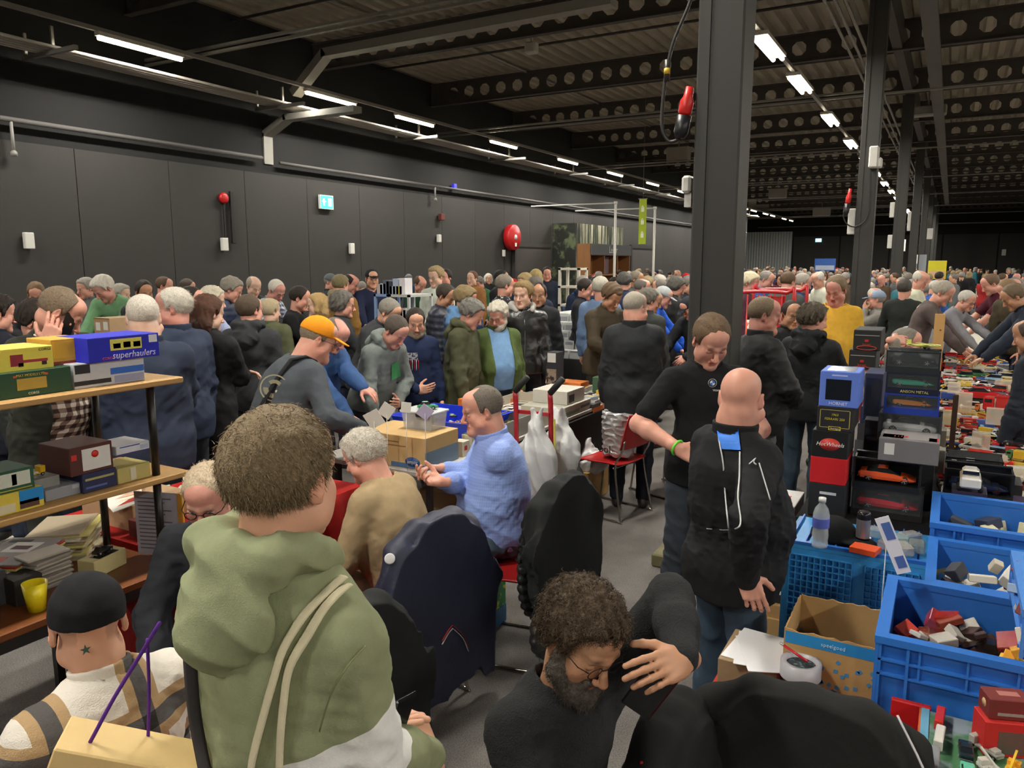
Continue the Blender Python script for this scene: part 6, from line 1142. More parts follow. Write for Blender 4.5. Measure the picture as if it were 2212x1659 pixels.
o, lo, hi, S = fbox('black window box with gold frame and small red badge in the left stack', 1763, 876, 1843, 927, Y1, .26, '1a1a1b', [('gold_line', '-y', .08, .86, .92, .88, 'b0a25a'), ('gold_line', '-y', .08, .14, .92, .16, 'b0a25a'), ('gold_line', '-y', .08, .14, .10, .88, 'b0a25a'), ('gold_line', '-y', .90, .14, .92, .88, 'b0a25a'), ('yellow_frame', '-y', .34, .04, .68, .2, 'd8c040'), ('red_badge', '-y', .37, .06, .65, .18, 'b82a20')], z, [('-y', .5, .68, '1963', .016, 'c9b84a'), ('-y', .5, .5, 'FERRARI 250', .016, 'c9b84a'), ('-y', .52, .12, 'burago', .014, 'e8e0d0')]); z = hi[2]
o, lo, hi, S = fbox('periwinkle blue window box with a dark model inside, top of the left stack', 1768, 800, 1856, 876, Y1, .22, '5a78d0', [('window', '-y', .16, .2, .8, .78, mat('dark_window', '1b1f26', .1)), ('top_window', '+z', .15, .1, .85, .9, mat('film', '9aa0ac', .15)), ('title', '-y', .3, .87, .7, .91, 'a9bcf0')], z, [('-y', .5, .1, 'HORNET', .02, 'dfe6ff')]); 
for i, (l, t, r, b_, lab) in enumerate([(1832, 755, 1892, 800, 'black box with a red ring, lower of the pair behind the blue window box'), (1842, 712, 1903, 755, 'black box with a red ring, upper of the pair behind the blue window box')]):
    Yq = 4.75; z_ = WY(l, 800, Yq)[2] if i == 0 else zq; o, lo, hi, S = fbox(lab, l, t, r, b_, Yq, .3, '1f1e1e', [('grey_line', '-y', .05, .72, .95, .76, '8f8c88'), ('red_mark', '-y', .42, .42, .56, .54, 'b82a20')], z_, [('-y', .5, .3, 'burago', .016, 'c9402c')]); zq = hi[2]; MB().tube([(S[0]*.36*math.cos(a), -S[1]/2-.001, S[2]*.12+S[2]*.10*math.sin(a)) for a in np.linspace(0, 6.28, 24, endpoint=False)], .003, closed=True, n=5).obj('red_ring', mat('print', 'a83a28', .5), o)
zz = .806
for i in range(6): o = box_thing('model_box', 'plain dark box supporting the ring boxes, %s from below' % ORD[i], 'box', (-.42+.01*i, 4.72, zz), (-.20+.005*i, 5.05, zz+(WY(1832, 800, 4.75)[2]-.806)/6), ['2a2a30', '4a4a50', '35353a', '1f2a4a', '3a3a3c', '2e2d30'][i], group='plain dark boxes under the ring boxes'); zz += (WY(1832, 800, 4.75)[2]-.806)/6
def display(label, l, t, r, b_, Y, depth, frame, kind, col, zb, carlabel, wheel='c9c9c6', flip=False, back=None, txt=(), Lk=.86, film=True):
    p0 = WY(l, b_, Y); p1 = WY(r, (t+b_)/2, Y); pt = WY(l, t, Y); z0 = p0[2] if zb is None else zb; x0, x1, z1 = p0[0], p1[0], pt[2]; S = np.array([x1-x0, depth, z1-z0]); c = ((x0+x1)/2, Y+depth/2, z0)
    T_ = thing('display_box', label, 'display box', c); fm_ = mat('display_frame', frame, .4); hx, hy, h = S[0]/2, depth/2, S[2]; b = MB(); f = .008
    b.b2((-hx, -hy, 0), (hx, hy, .03)).b2((-hx, hy-.006, .03), (hx, hy, h)).b2((-hx, hy-.03, h-f), (hx, hy, h)).b2((-hx, -hy, h-f), (hx, -hy+.01, h)).b2((-hx, -hy, .03), (-hx+f, hy-.006, h-f)).b2((hx-f, -hy, .03), (hx, hy-.006, h-f)).obj('case', fm_, T_)
    if film: MB().b2((-hx+f, -hy, .03), (hx-f, -hy+.001, h-f)).b2((-hx+f, -hy+.01, h-.002), (hx-f, hy-.03, h)).obj('window', mat('display_film', 'cfd8dc', .2, alpha=.035, spec=.3), T_)
    if back: MB().b2((-hx+f, hy-.009, .032), (hx-f, hy-.0065, h-f)).obj('back_card', card(back), T_)
    for a in txt: btext(T_, S, *a)
    L_ = min(S[0]*Lk, (h-.05)/.29) if kind != 'none' else 0
    if L_: model_car(kind, L_, col, T_, (c[0], c[1]-.01, z0+.031), math.pi if flip else 0, wheel, carlabel)
    return z1
Y2 = 3.92; X0 = None
za = display('black window box with a dark red sports car, bottom of the middle stack', 1836, 1050, 1994, 1122, Y2, .17, '2a2829', 'sport', 'b01824', .806, 'dark red model sports car in the bottom window box')
zb_ = display('open black display case with an orange and silver racing coupe', 1840, 985, 1990, 1050, Y2, .17, '17171a', 'sport', 'e0582c', za, 'orange and silver model racing coupe with spoiler', film=False)
o, lo, hi, S = fbox('grey flat box with white barcode label and red print, above the orange coupe', 1896, 945, 2030, 985, Y2-.02, .24, '6f6c6e', [('barcode_label', '-y', .1, .3, .27, .8, 'd0cec8'), ('silver_top', '+z', .05, .1, .95, .9, '8f8a8a'), ('red_print', '+z', .05, .12, .4, .45, 'c0392e'), ('red_square', '+z', .82, .1, .97, .4, 'd8302a')], zb_, [('+z', .35, .3, '1:18', .04, 'd8403a')]); zc_ = hi[2]
Y3 = 4.12
base0 = .806
box_thing('model_box', 'dark carton hidden under the silver saloon box', 'box', (WY(1896, 950, Y3)[0]+.01, Y3+.03, base0), (WY(2030, 950, Y3)[0]-.01, Y3+.22, WY(1896, 948, Y3)[2]), '2d2d32')
zd = display('dark grey window box with a silver saloon car', 1894, 890, 2035, 948, Y3, .2, '34363b', 'sedan', 'b4b6b6', WY(1896, 948, Y3)[2], 'silver model saloon in the grey window box', back='3c3f45')
ze = display('blue window box with an orange supercar and yellow stars', 1908, 848, 2030, 890, Y3, .18, '1f3a9a', 'sport', 'e88a20', zd, 'orange model supercar in the blue box', back='20307a')
zf = display('black window box with a teal green roadster', 1912, 803, 2030, 848, Y3, .18, '141a30', 'sport', '35a082', ze, 'teal green model roadster', back='1c2430', txt=[('-y', .55, .13, 'ANSON METAL', .018, 'c9c27a')])
zg_ = display('black window box with a black saloon and yellow tag, topmost of the tall stack', 1912, 756, 2032, 803, Y3, .18, '23272a', 'sedan', '16171a', zf, 'black model saloon in the topmost window box', back='6a6d70')
toy('plane', .17, 'd9dc6a', (WY(1995, 752, Y3)[0], Y3+.09, zg_+.001), .5, 'pale yellow toy biplane on top of the tall stack', 'e0e090', cat='toy plane')
for i, (l, t, r, b_, Yq, c, lab) in enumerate([(1862, 805, 1905, 905, 4.3, '2c3050', 'tall clear sided box with a dark blue model, between the two stacks'), (1862, 905, 1900, 985, 4.2, '3c3c40', 'dark upright window box between the two stacks')]):
    p0 = WY(l, b_, Yq); fbox(lab, l, t, r, b_, Yq, .25, c, [('window', '-y', .1, .1, .9, .9, mat('dark_window', '2a2e3a', .1))], .806 if i else None)
p_ = WY(1862, 905, 4.3); box_thing('model_box', 'dark filler carton under the tall clear sided box', 'box', (p_[0], 4.5, .806), (p_[0]+.13, 4.7, p_[2]), '29292c')
# display cases at the right end
Y4 = 4.40
b0 = .765
display('black slatted display case with a white and black racing car', 2040, 985, 2168, 1030, Y4+.3, .2, '121214', 'sport', 'd8d8da', None, 'white and black model racing car in the slatted case'); 
p_ = WY(2040, 1030, Y4+.3); box_thing('model_box', 'black stand box under the slatted display case', 'box', (p_[0], Y4+.3, b0), (p_[0]+.36, Y4+.5, p_[2]), '1c1c20')
display('black display case with a dark navy supercar', 2036, 1010, 2192, 1075, Y4, .2, '17171a', 'sport', '1c2444', WY(2036, 1072, Y4)[2], 'dark navy model supercar with red wheels', wheel='a02a30', film=False)
p_ = WY(2036, 1072, Y4); box_thing('model_box', 'purple and black box under the navy supercar case', 'box', (p_[0], Y4, b0), (p_[0]+.38, Y4+.2, p_[2]), '3a1f4a')
wq = WY(2090, 1075, 4.15); box_thing('model_box', 'purple stand carton under the white truck cab', 'box', (wq[0]-.06, 4.1, .98), (wq[0]+.06, 4.25, wq[2]), '4a2a6a') if False else None
t_ = thing('model_truck', 'white pickup model seen from behind, perched above the far blue crate', 'model car', (wq[0], 4.05, .965)); MB().box((0, 0, .045), (.085, .16, .05), 0, None, .008).box((0, .01, .082), (.07, .09, .035), 0, None, .012).obj('bodywork', paintm('dedcd6'), t_); MB().b2((-.033, -.036, .075), (.033, -.0345, .093)).obj('rear_window', GLASS, t_)
for s_ in (-1, 1):
    for y in (-.05, .05): MB().lathe([(.018, -.01), (.02, 0), (.018, .01)], (0, 0, 0), n=12, rot=ry3(math.pi/2)).obj('wheel', TYRE, t_, loc=(s_*.042, y, .02))
box_thing('model_box', 'small dark carton under the white pickup model', 'box', (wq[0]-.07, 3.99, .85), (wq[0]+.07, 4.13, .965), '2b2040')
# left of the container: white and grey boxes
for i, (l, t, r, b_, Yq, dp, c, lab, dec) in enumerate([(1648, 1085, 1720, 1140, 4.0, .3, 'd6d2d0', 'white box with a red flash on its lid beside the container', [('red_flash', '+z', .1, .2, .7, .6, 'c23a3a'), ('red_dot', '-y', .4, .2, .55, .5, 'b82a50')]), (1650, 1140, 1700, 1190, 4.0, .3, 'b0aca4', 'pale grey box beside the blue container', ()), (1650, 1190, 1700, 1245, 4.0, .3, '66645c', 'dark grey box beside the blue container', ()), (1650, 1245, 1700, 1300, 3.98, .3, '1b1b1c', 'black box with a white car outline on the floor stack', [('car_outline', '-y', .3, .4, .85, .55, 'd8d8d4')]), (1640, 1300, 1702, 1330, 3.95, .3, 'b08a5a', 'brown carton holding white bags beside the container', ()), (1640, 1330, 1702, 1400, 3.93, .3, 'b5915e', 'brown carton at the bottom beside the container', ())]):
    fbox(lab, l, t, r-4, b_, Yq, dp, c, dec or (), 0 if 'bottom' in lab else None)
# front right: open carton, tape roll, papers, toy pictures
c0 = W(1757, 1470, .61); oc = thing('open_carton', 'open cardboard box with blue rim band and small blue prints', 'carton', (-.235, 2.63, .605))
b = MB(); hx, hy, h, t = .145, .15, .235, .005; b.b2((-hx, -hy, 0), (hx, hy, t)); 
rng = np.random.default_rng(3)
def torn(x0, y0, x1, y1, n=14):
    P = []; 
    for k in range(n+1): a = k/n; P.append((x0+(x1-x0)*a, y0+(y1-y0)*a, h-.006-.012*rng.random()))
    nx_, ny_ = (y1-y0), -(x1-x0); l_ = math.hypot(nx_, ny_); nx_, ny_ = nx_/l_*t, ny_/l_*t; V = []; F = []
    for (x, y, z) in P: V += [(x, y, 0), (x, y, z), (x+nx_, y+ny_, z), (x+nx_, y+ny_, 0)]
    for k in range(n): o_ = 4*k; F += [(o_, o_+4, o_+5, o_+1), (o_+1, o_+5, o_+6, o_+2), (o_+2, o_+6, o_+7, o_+3)]
    F += [(0, 1, 2, 3), tuple(4*n+i for i in (3, 2, 1, 0))]; b.add(V, F)
torn(-hx, -hy, hx, -hy); torn(hx, -hy, hx, hy); torn(hx, hy, -hx, hy); torn(-hx, hy, -hx, -hy); b.obj('carton', card('b58f5a'), oc)
MB().b2((-hx, -hy-.0062, h-.055), (hx, -hy-.0051, h-.016)).obj('blue_band', mat('print', '2a86c4', .5), oc); text('lettering', 'speelgoed', .018, mat('print', 'b8dcee', .5), oc, (0, -hy-.0075, h-.036), (math.pi/2, 0, 0))
pb = MB()
for k in range(26): pb.box((-.13+.26*rng.random(), -hy-.0056, .02+.14*rng.random()), (.012, .001, .012), 0, ry3(rng.random()*3))
pb.obj('printed_pattern', mat('print', '4a8ab8', .6), oc)
tp = W(1722, 1450, .72); box_thing('cardboard_stand', 'cardboard box under the papers and tape roll', 'box', (-.58, 2.42, .605), (-.39, 2.66, .70), '9a8060')
for i in range(3): tag(MB().box((0, 0, .001), (.19, .24, .0018)).obj('paper_sheet', mat('paper', 'e6e6e9', .5), loc=(-.47+.02*i, 2.55-.015*i, .701+.002*i), rz=.25*i-.1), 'white paper sheet, %s of the pile under the tape roll' % ORD[i], 'paper', 'sheets under the tape roll')
tr = thing('tape_roll', 'roll of silver duct tape standing on the white papers', 'tape roll', (tp[0]+.01, tp[1], .708)); MB().lathe([(.062, 0), (.062, .05), (.046, .05), (.046, 0), (.062, 0)], n=32, capb=False, capt=False).obj('tape', mat('duct_tape', 'b9b7bd', .35), tr); MB().lathe([(.046, .001), (.0455, .038), (.001, .038)], n=24, capb=False).obj('filling', mat('filling', '2f3a3e', .6, kind='two', nscale=90, p=('6a8488', .55, .6)), tr)
pe = thing('pen', 'red pen resting on the roll of tape', 'pen', (tp[0], tp[1], .77)); a_, b_ = np.array([-.05, .03, .012]), np.array([.03, -.01, -.004]); MB().tube([a_, b_], .0042, n=8).obj('barrel', mat('red_plastic', 'c01c2c', .3), pe); MB().tube([a_, a_+(a_-b_)*.15], .0045, n=8).obj('clip_end', mat('steel', 'c8c8c8', .3, metal=.8), pe)
# toy picture box at the bottom right corner
pbx = thing('toy_tray', 'flat picture tray full of small toys at the bottom right corner', 'tray', (.14, 2.09, .605)); MB().box((0, 0, .075), (.24, .46, .15), 0, None, .004).obj('tray', mat('picture_card', '4a7a50', .5, kind='two', nscale=9, p=('8a97a0', .45, .6)), pbx); MB().b2((-.125, -.23, .0), (-.12, .23, .151)).obj('orange_side', card('c8602a'), pbx); MB().b2((-.12, -.23, .1501), (-.10, .23, .153)).obj('blue_border', card('6aa8c8'), pbx)
for i, (dx, dy, kd, c, c2, a) in enumerate([(-.075, .16, 'bus', 'c8322c', 'd8d4c8', 1.5), (-.075, .06, 'bus', 'd8d4cc', 'd8d4c8', 1.5), (-.085, -.05, 'bus', '8f9298', 'd8d4c8', 1.55), (-.015, .05, 'sedan', '1d2a30', 'd8d4c8', 1.6), (-.012, -.05, 'sedan', '5fb89a', 'd8d4c8', 1.6), (-.04, -.13, 'truck', 'c02a2c', 'c8c4bc', 1.5), (.0, -.15, 'flatbed', 'd8cf2a', 'd8cf2a', 1.5), (.04, -.02, 'crane', 'c9c6bc', 'b8b4aa', 2.2), (.05, -.10, 'crane', '9a4a3a', 'c8c4b8', .8), (.08, .0, 'crane', 'e0a52a', 'e0b53a', 1.3), (.03, .08, 'flatbed', 'a8a8a0', '8f8f88', 2.4), (.07, -.16, 'van', 'd98a6a', 'c8c4b8', .3)]):
    toy(kd, .085, c, (.14+dx, 2.09+dy, .759), a, 'small %s toy %s on the picture tray' % (['red', 'white', 'grey', 'dark', 'mint green', 'red and white', 'yellow', 'pale', 'rust brown', 'amber', 'grey', 'salmon'][i], {'bus': 'coach', 'sedan': 'car', 'truck': 'lorry', 'flatbed': 'flatbed', 'crane': 'crane', 'van': 'van'}[kd]), c2, group='toys on the picture tray')
mb_ = thing('model_box', 'dark maroon carton with gold emblem on the red box at bottom right', 'box', (.205, 2.22, .85), .35); MB().box((0, 0, .028), (.10, .065, .055), 0, None, .002).obj('carton', card('6e2420'), mb_); MB().b2((-.03, -.0335, .012), (.04, -.0325, .02)).obj('window', mat('print', '8f8a84', .3), mb_); MB().lathe([(.012, 0), (.012, .001)], (-.0505, 0, .028), n=16, rot=ry3(math.pi/2)).obj('emblem', mat('print', 'c9a878', .5), mb_); MB().b2((-.02, -.01, .0555), (.03, .012, .0562)).obj('label', mat('print', 'a86a60', .5), mb_)
rb = thing('model_box', 'bright red carton with window under the maroon one at bottom right', 'box', (.20, 2.21, .756), .35); MB().box((0, 0, .047), (.105, .075, .093), 0, None, .002).obj('carton', card('b81f1c'), rb); MB().b2((-.02, -.0385, .01), (.05, -.0372, .07)).obj('window', mat('print', '5a5048', .3), rb)
for cx, cy, lb in ((.18, 2.63, 'nearest deep'), (.30, 3.14, 'second')): box_thing('carton', 'cardboard layer hidden under the loose packs in the %s blue crate' % lb, 'carton', (cx-.24, cy-.18, .613), (cx+.24, cy+.18, .735), '6a5238')
fbox('red slim box standing below the deep blue crate', 1918, 1508, 2010, 1600, 2.34, .02, 'b81c20', zb=.605)
# ---- the long toy table: rows of toys, each its own object
KN = {'sport': 'sports car', 'sedan': 'saloon', 'vintage': 'old-timer', 'van': 'van', 'truck': 'lorry', 'flatbed': 'flatbed truck', 'bus': 'bus', 'crane': 'crane truck'}
TC = [('red', 'b81f1e'), ('red', 'c8302a'), ('maroon', '7c1f28'), ('white', 'd8d6d0'), ('white', 'cfcdc9'), ('yellow', 'd8b53a'), ('yellow', 'e0c840'), ('blue', '2f55a8'), ('green', '3f7a4a'), ('orange', 'd8702a'), ('silver', '9c9c9e'), ('black', '222226'), ('cream', 'd8cfae'), ('pale blue', '8fb0cc'), ('red', 'aa2226')]
row = 0; y = 4.98; cnt = 0
while y < 21.5 and cnt < 265:
    n = 5 if y < 12 else 4; L_ = random.uniform(.125, .165); kinds_here = random.choice([['sport', 'sedan', 'vintage'], ['truck', 'flatbed', 'van'], ['bus', 'truck', 'crane'], ['sport', 'sedan', 'van']])
    bias = random.choice([None, TC[0], TC[3], TC[5], None])
    for k in range(n):
        cn_, c = bias if (bias and random.random() < .65) else random.choice(TC); kd = random.choice(kinds_here); x = .07+(.52/(n-1))*k+random.uniform(-.012, .012); zt_ = TZ+.001; lift = random.choice([0, 0, 0, 1]); 
        if lift:
            hb = random.uniform(.03, .075); lb = .115; bcol = random.choice(['b8aa98', 'd8c89a', 'c9bfae', 'd8b84a', 'b83a30', '6a6a70']); box_thing('toy_box', 'small card box under the %s toy of the %s row on the toy table' % (ORD[k], ordn(row)), 'box', (x-.06, y-.045, TZ+.001), (x+.06, y+.045, TZ+.001+hb), bcol, group='small boxes on the long toy table'); zt_ += hb
        toy(kd, L_*random.uniform(.9, 1.1), c, (x, y, zt_), random.choice([0, math.pi])+random.uniform(-.35, .35), '%s toy %s, %s from left in the %s row of the toy table' % (cn_, KN[kd], ORD[k], ordn(row)), random.choice(['d8d4c8', 'c8302a', 'd8b53a', '3a5aa8']), group='toys on the long table'); cnt += 1
    row += 1; y += random.uniform(.105, .125)*(1 if y < 8 else 1.25 if y < 12 else 2.2)
bp = thing('toy_truck', 'long red toy pickup on a black base, near end of the toy table', 'toy vehicle', (.22, 8.0, TZ+.12)) if False else toy('sedan', .30, 'b51d24', (.30, 7.55, TZ+.105), 0.05, 'large red toy pickup lifted on a black base on the toy table'); box_thing('toy_box', 'black base box carrying the large red pickup', 'box', (.12, 7.48, TZ+.03), (.50, 7.62, TZ+.104), '232324')
fe = toy('truck', .34, 'c02020', (.46, 6.9, TZ+.09), 3.0, 'large red toy fire engine at the right of the toy table', 'b81f1e')
pw = thing('wooden_post', 'tall upright pine plank with knots at the left of the toy table', 'plank', (-.05, 6.7, 0)); MB().b2((-.035, -.02, 0), (.035, .02, 1.62)).obj('plank', mat('pine_plank', 'cfa56a', .6, kind='wood', p=('b5884e', (6, 6, .6))), pw)
for z_ in (1.05, 1.3, 1.5): MB().lathe([(.006, 0), (.006, .002)], (.01, -.021, z_), n=10, rot=rx3(math.pi/2)).obj('knot', mat('knot', '6a4a28', .7), pw)
for i, (px, py, Y, sx, h) in enumerate([(2048, 905, 5.9, .10, .10), (2080, 880, 5.9, .12, .16), (2118, 960, 5.4, .10, .12), (2060, 850, 6.3, .1, .14), (2150, 905, 5.8, .12, .12), (2110, 800, 7.4, .14, .1), (2170, 835, 7.2, .16, .1)]):
    p = W(px, py, TZ+.1); tag(MB().box((0, 0, h/2), (sx, .07, h), 0, None, .002).obj('clear_case', mat('display_film', 'e4dccb', .1, alpha=.4, spec=.8), loc=(p[0], p[1], TZ+.06)), 'clear plastic case among the toys on the long table, %s of seven' % ORD[i], 'case', 'clear cases on the toy table')
fbox('tall dark brown board dividing the near end of the toy table', 2052, 852, 2068, 935, 5.3, .02, '3a2820', zb=TZ+.001)
for i, (x, y0, h, c) in enumerate([(.0, 5.0, .17, '8f8a80'), (-.02, 5.25, .12, 'c8bca0'), (.0, 5.45, .2, '70695e')]): box_thing('model_box', ['grey', 'cream', 'dark beige'][i]+' upright box at the near left corner of the toy table', 'box', (x-.06, y0, TZ+.001 if x > .05 else TZ+.001), (x+.05, y0+.1, TZ+h), c)
fb_ = WY(2150, 640, 11.); 
# ---------------------------------------------------------------- middle stall: chairs, jackets, sack truck, toys
CHR = mat('chrome', 'a8a6a0', .2, metal=.9); REDP = mat('red_shell', 'b02324', .35, bump=.02, bscale=60)
def chair(label, x, y, a, seat_z=.45):
    """sled-base chair; local +y is the way the sitter faces"""
    t = thing('stacking_chair', label, 'chair', (x, y, 0), a, 'red chairs with chrome sled legs'); P = []
    for i in range(9):
        v = -.21+.42*i/8; P.append([(u*(1-.08*(v < 0)), v, seat_z+.012*abs(u/.21)**2-.02*max(0, (v-.12))/.1-.008) for u in np.linspace(-.215, .215, 9)])
    P = np.array(P); b = MB().grid(P); b.grid(P[::-1]-[0, 0, .008]); b.tube([tuple(P[0, i]) for i in range(9)]+[tuple(P[i, 8]) for i in range(1, 9)]+[tuple(P[8, 8-i]) for i in range(1, 9)]+[tuple(P[8-i, 0]) for i in range(1, 8)], .006, closed=True, n=6); b.obj('seat', REDP, t)
    P = []
    for i in range(7):
        z = seat_z+.13+.27*i/6; w_ = .20*(1-.10*(i/6)**2); P.append([(u*w_/.2, -.235-.06*i/6-.03*(1-(u/.2)**2)*.8, z) for u in np.linspace(-.2, .2, 9)])
    P = np.array(P); b = MB().grid(P); b.grid(P[::-1]-[0, .008, 0]); b.tube([tuple(P[0, i]) for i in range(9)]+[tuple(P[i, 8]) for i in range(1, 7)]+[tuple(P[6, 8-i]) for i in range(1, 9)]+[tuple(P[6-i, 0]) for i in range(1, 6)], .006, closed=True, n=6); b.obj('backrest', REDP, t)
    for s_ in (-1, 1):
        MB().tube(smooth([(s_*.20, .19, seat_z-.02), (s_*.225, .24, .03), (s_*.225, .22, .011), (s_*.225, -.24, .011), (s_*.225, -.26, .03), (s_*.20, -.19, seat_z-.03), (s_*.19, -.24, seat_z+.1), (s_*.185, -.262, seat_z+.2)], 4), .0085, n=8).obj('leg', CHR, t)
    MB().tube([(-.2, .16, seat_z-.025), (.2, .16, seat_z-.025)], .007, n=6).tube([(-.2, -.17, seat_z-.03), (.2, -.17, seat_z-.03)], .007, n=6).obj('cross_bar', CHR, t); return t
chair('red chair holding the silver carrier bag, below the black-clad back', -2.30, 5.68, 1.35); chair('red chair behind the one with the silver bag, half hidden by the polo wearer', -2.05, 6.45, 1.2)
bs = G['blueshirt']['root'].location; chair('red chair under the person in the pale blue checked shirt', bs[0]+.08, bs[1]-.16, 1.75); bg = G['beige']['root'].location; chair('red chair under the person in the beige jumper', bg[0]-.06, bg[1]-.10, 1.42)
MB().lathe([(.17, .43), (.18, .45), (.16, .47)], n=20).tube([(0, 0, .43), (0, 0, .02)], .03).lathe([(.2, 0), (.03, .03)], n=20).obj('stool', mat('stool', '2a2a2c', .5), loc=tuple(G['beard']['root'].location)); tag(bpy.data.objects['stool'], 'round black stool under the bearded person', 'stool')
for k, lab in (('beanie', 'red chair under the skullcap wearer'), ('redface', 'red chair under the ruddy person in black glasses'), ('r69', 'red chair under the person with raised clasped hands'), ('r70', 'red chair under the seated pale grey hoodie'), ('r71', 'red chair under the pale blue cap'), ('r72', 'red chair under the seated olive shirt')):
    l_ = G[k]['root'].location; chair(lab, l_[0]+.22*(k == 'r72'), l_[1], G[k]['rz'], .45 if k not in ('r69', 'r71', 'r72') else .55)
chair('red chair tucked in at the bottom right under the black fleece jacket', -.25, 2.22, .06); chair('red chair in front of the bearded person under a zipped black jacket', -.24, 1.74, -1.6)
def draped(label, x, y, a, cols, kind='jacket', top=.90, low=.18, w=.25, trim=None, sleeve=True, seed=1, quilt=False, name='draped_jacket', depth=.05, res=.011):
    t = thing(name, label, 'jacket', (x, y, 0), a); f = Field((-.52, -.36, .05), (.52, .30, 1.05), res); yb = -.29
    f.path([(-w, yb+.02, top-.06), (-w*.5, yb, top-.005), (0, yb, top), (w*.5, yb, top-.005), (w, yb+.02, top-.06)], [.035, .04, .042, .04, .035], .03)
    f.ell((0, yb-depth, (top+low)/2), (w+.06, .055, (top-low)/2+.04), .05); f.ell((0, yb+.07, (top*.6+low*.4)), (w+.02, .04, (top-low)/2*.8), .05)
    f.ell((0, yb-depth, low+.16), (w+.10, .06, .15), .05)
    if sleeve:
        for s_ in (-1, 1): f.path([(s_*(w-.02), yb, top-.09), (s_*(w+.07), yb-.06, (top+low)/2+.05), (s_*(w+.05), yb-.09, low+.0)], [.055, .062, .042], .04)
    f.plane((0, 0, low-.03), (0, 0, -1.), .02); fn = ridged(seed, 2, .15, (1.3, 1.0, .22)); f2 = waves(seed+3, 5, .2, (1, 1, .5))
    if quilt: f.noise(lambda P: -.010*np.abs(np.sin(P[:, 2]*math.pi/.05))+.004*f2(P))
    else: f3 = ridged(seed+7, 2, .07, (1.3, 1., .25)); f.noise(lambda P: (-.017*fn(P)-.007*f3(P))*np.clip((top-.02-P[:, 2])/.18, .05, 1)+.008*f2(P))
    V, Q = f.net(); link(bpy.data.objects.new('cloth_body', npmesh('cloth', V, Q, cols)), t); return dict(root=t, garment=(V, Q), Rz=rz3(a), s=1.)
NAVY = mat('nylon', '20243a', .55, bump=.15, bscale=60, noise=.12); BLK = fabric('1f2122', .85)
def chairback(I): return I['root'].location[0], I['root'].location[1], I['rz']
x_, y_, a_ = chairback(G['beige']); dj = draped('dark navy jacket with red and white striped cuffs and badge, over a chair back', x_-.06, y_-.10, 1.42, NAVY, top=.90, low=.13, w=.23, seed=5, res=.009, depth=.06)
x_, y_, a_ = chairback(G['blueshirt']); draped('black hoodie slung over the chair back behind the blue shirt', x_+.14, y_-.24, 1.55, BLK, top=.96, low=.36, w=.23, seed=9, depth=.07, res=.009)
draped('black quilted body warmer hanging below the black hoodie on the chair', x_+.10, y_-.26, 1.55, mat('nylon', '232425', .45), top=.84, low=.12, w=.17, seed=12, sleeve=False, quilt=True, res=.009)
bj = draped('black fleece jacket spread over the chair back at the bottom right', -.25, 2.22, .06, fabric('1f2020', .9), top=.90, low=.14, w=.25, seed=21, depth=.05, res=.008)
bz = draped('black jacket with two pale zips over a chair back beside the bearded person', -.24, 1.74, -1.6, fabric('1b1c1d', .85), top=.86, low=.12, w=.2, seed=33, res=.009)
for xx in (-.05, .06): MB().tube(smooth([(xx, -.33, .86), (xx+.01, -.40, .7), (xx-.01, -.41, .5), (xx+.01, -.41, .3)], 4), .003, n=5).obj('zip', mat('zip_grey', 'a8a8a4', .4), bz['root'])
MB().tube(smooth([(.20, -.30, .93), (.27, -.36, .82), (.30, -.37, .68)], 5), .003, n=5).obj('reflective_piping', mat('piping', 'b8b8bc', .4), bj['root'])
q_ = W(775, 1340, .88); chair('red chair under a black jacket between the olive hoodie and beige jumper', q_[0]-.30, q_[1]+.02, 1.5); draped('black jacket over a chair back just right of the olive hoodie', q_[0]-.30, q_[1]+.02, 1.5, BLK, top=.90, low=.2, w=.17, seed=41, res=.009)
# sack truck with bags
st = thing('sack_truck', 'red sack truck with black grips standing behind the blue shirt', 'sack truck', (-2.17, 4.45, 0)); RM = mat('red_enamel', 'a8232c', .35)
Yt = 4.45; tl = [WY(px, py, Yt) for px, py in ((1216, 818), (1188, 850), (1190, 905), (1192, 1150), (1200, 1285))]; tl = [p-[-2.17, Yt, 0] for p in tl]; o2 = np.array([-.24, -.04, 0])
for p_ in (tl, [q+o2 for q in tl]): MB().tube(smooth(p_[1:], 3), .017, n=10).obj('side_tube', RM, st); MB().tube([p_[0], p_[1]+(p_[1]-p_[0])*.0], .021, n=10).obj('grip', mat('black_rubber', '171717', .7), st)
b = MB()
for z_ in (1.02, .75, .45, .15): 
    i0 = np.interp(z_, [tl[4][2], tl[3][2], tl[2][2]], [tl[4][0], tl[3][0], tl[2][0]]); b.b2((i0-.24, -.03, z_-.012), (i0, -.01, z_+.012))
b.b2((tl[4][0]-.26, -.2, .02), (tl[4][0], .0, .035)).obj('cross_bar', RM, st)
MB().tube([tl[2]+[.025, 0, 0], tl[3]+[.03, -.01, 0], tl[4]+[.03, 0, .1]], .008, n=6).obj('yellow_cord', mat('yellow_cord', 'a89a3a', .6), st)
for s_ in (0, -.26): MB().lathe([(.10, -.02), (.11, 0), (.10, .02)], (tl[4][0]+s_+.03, .06, .11), n=20, rot=ry3(math.pi/2)).obj('wheel', TYRE, st)
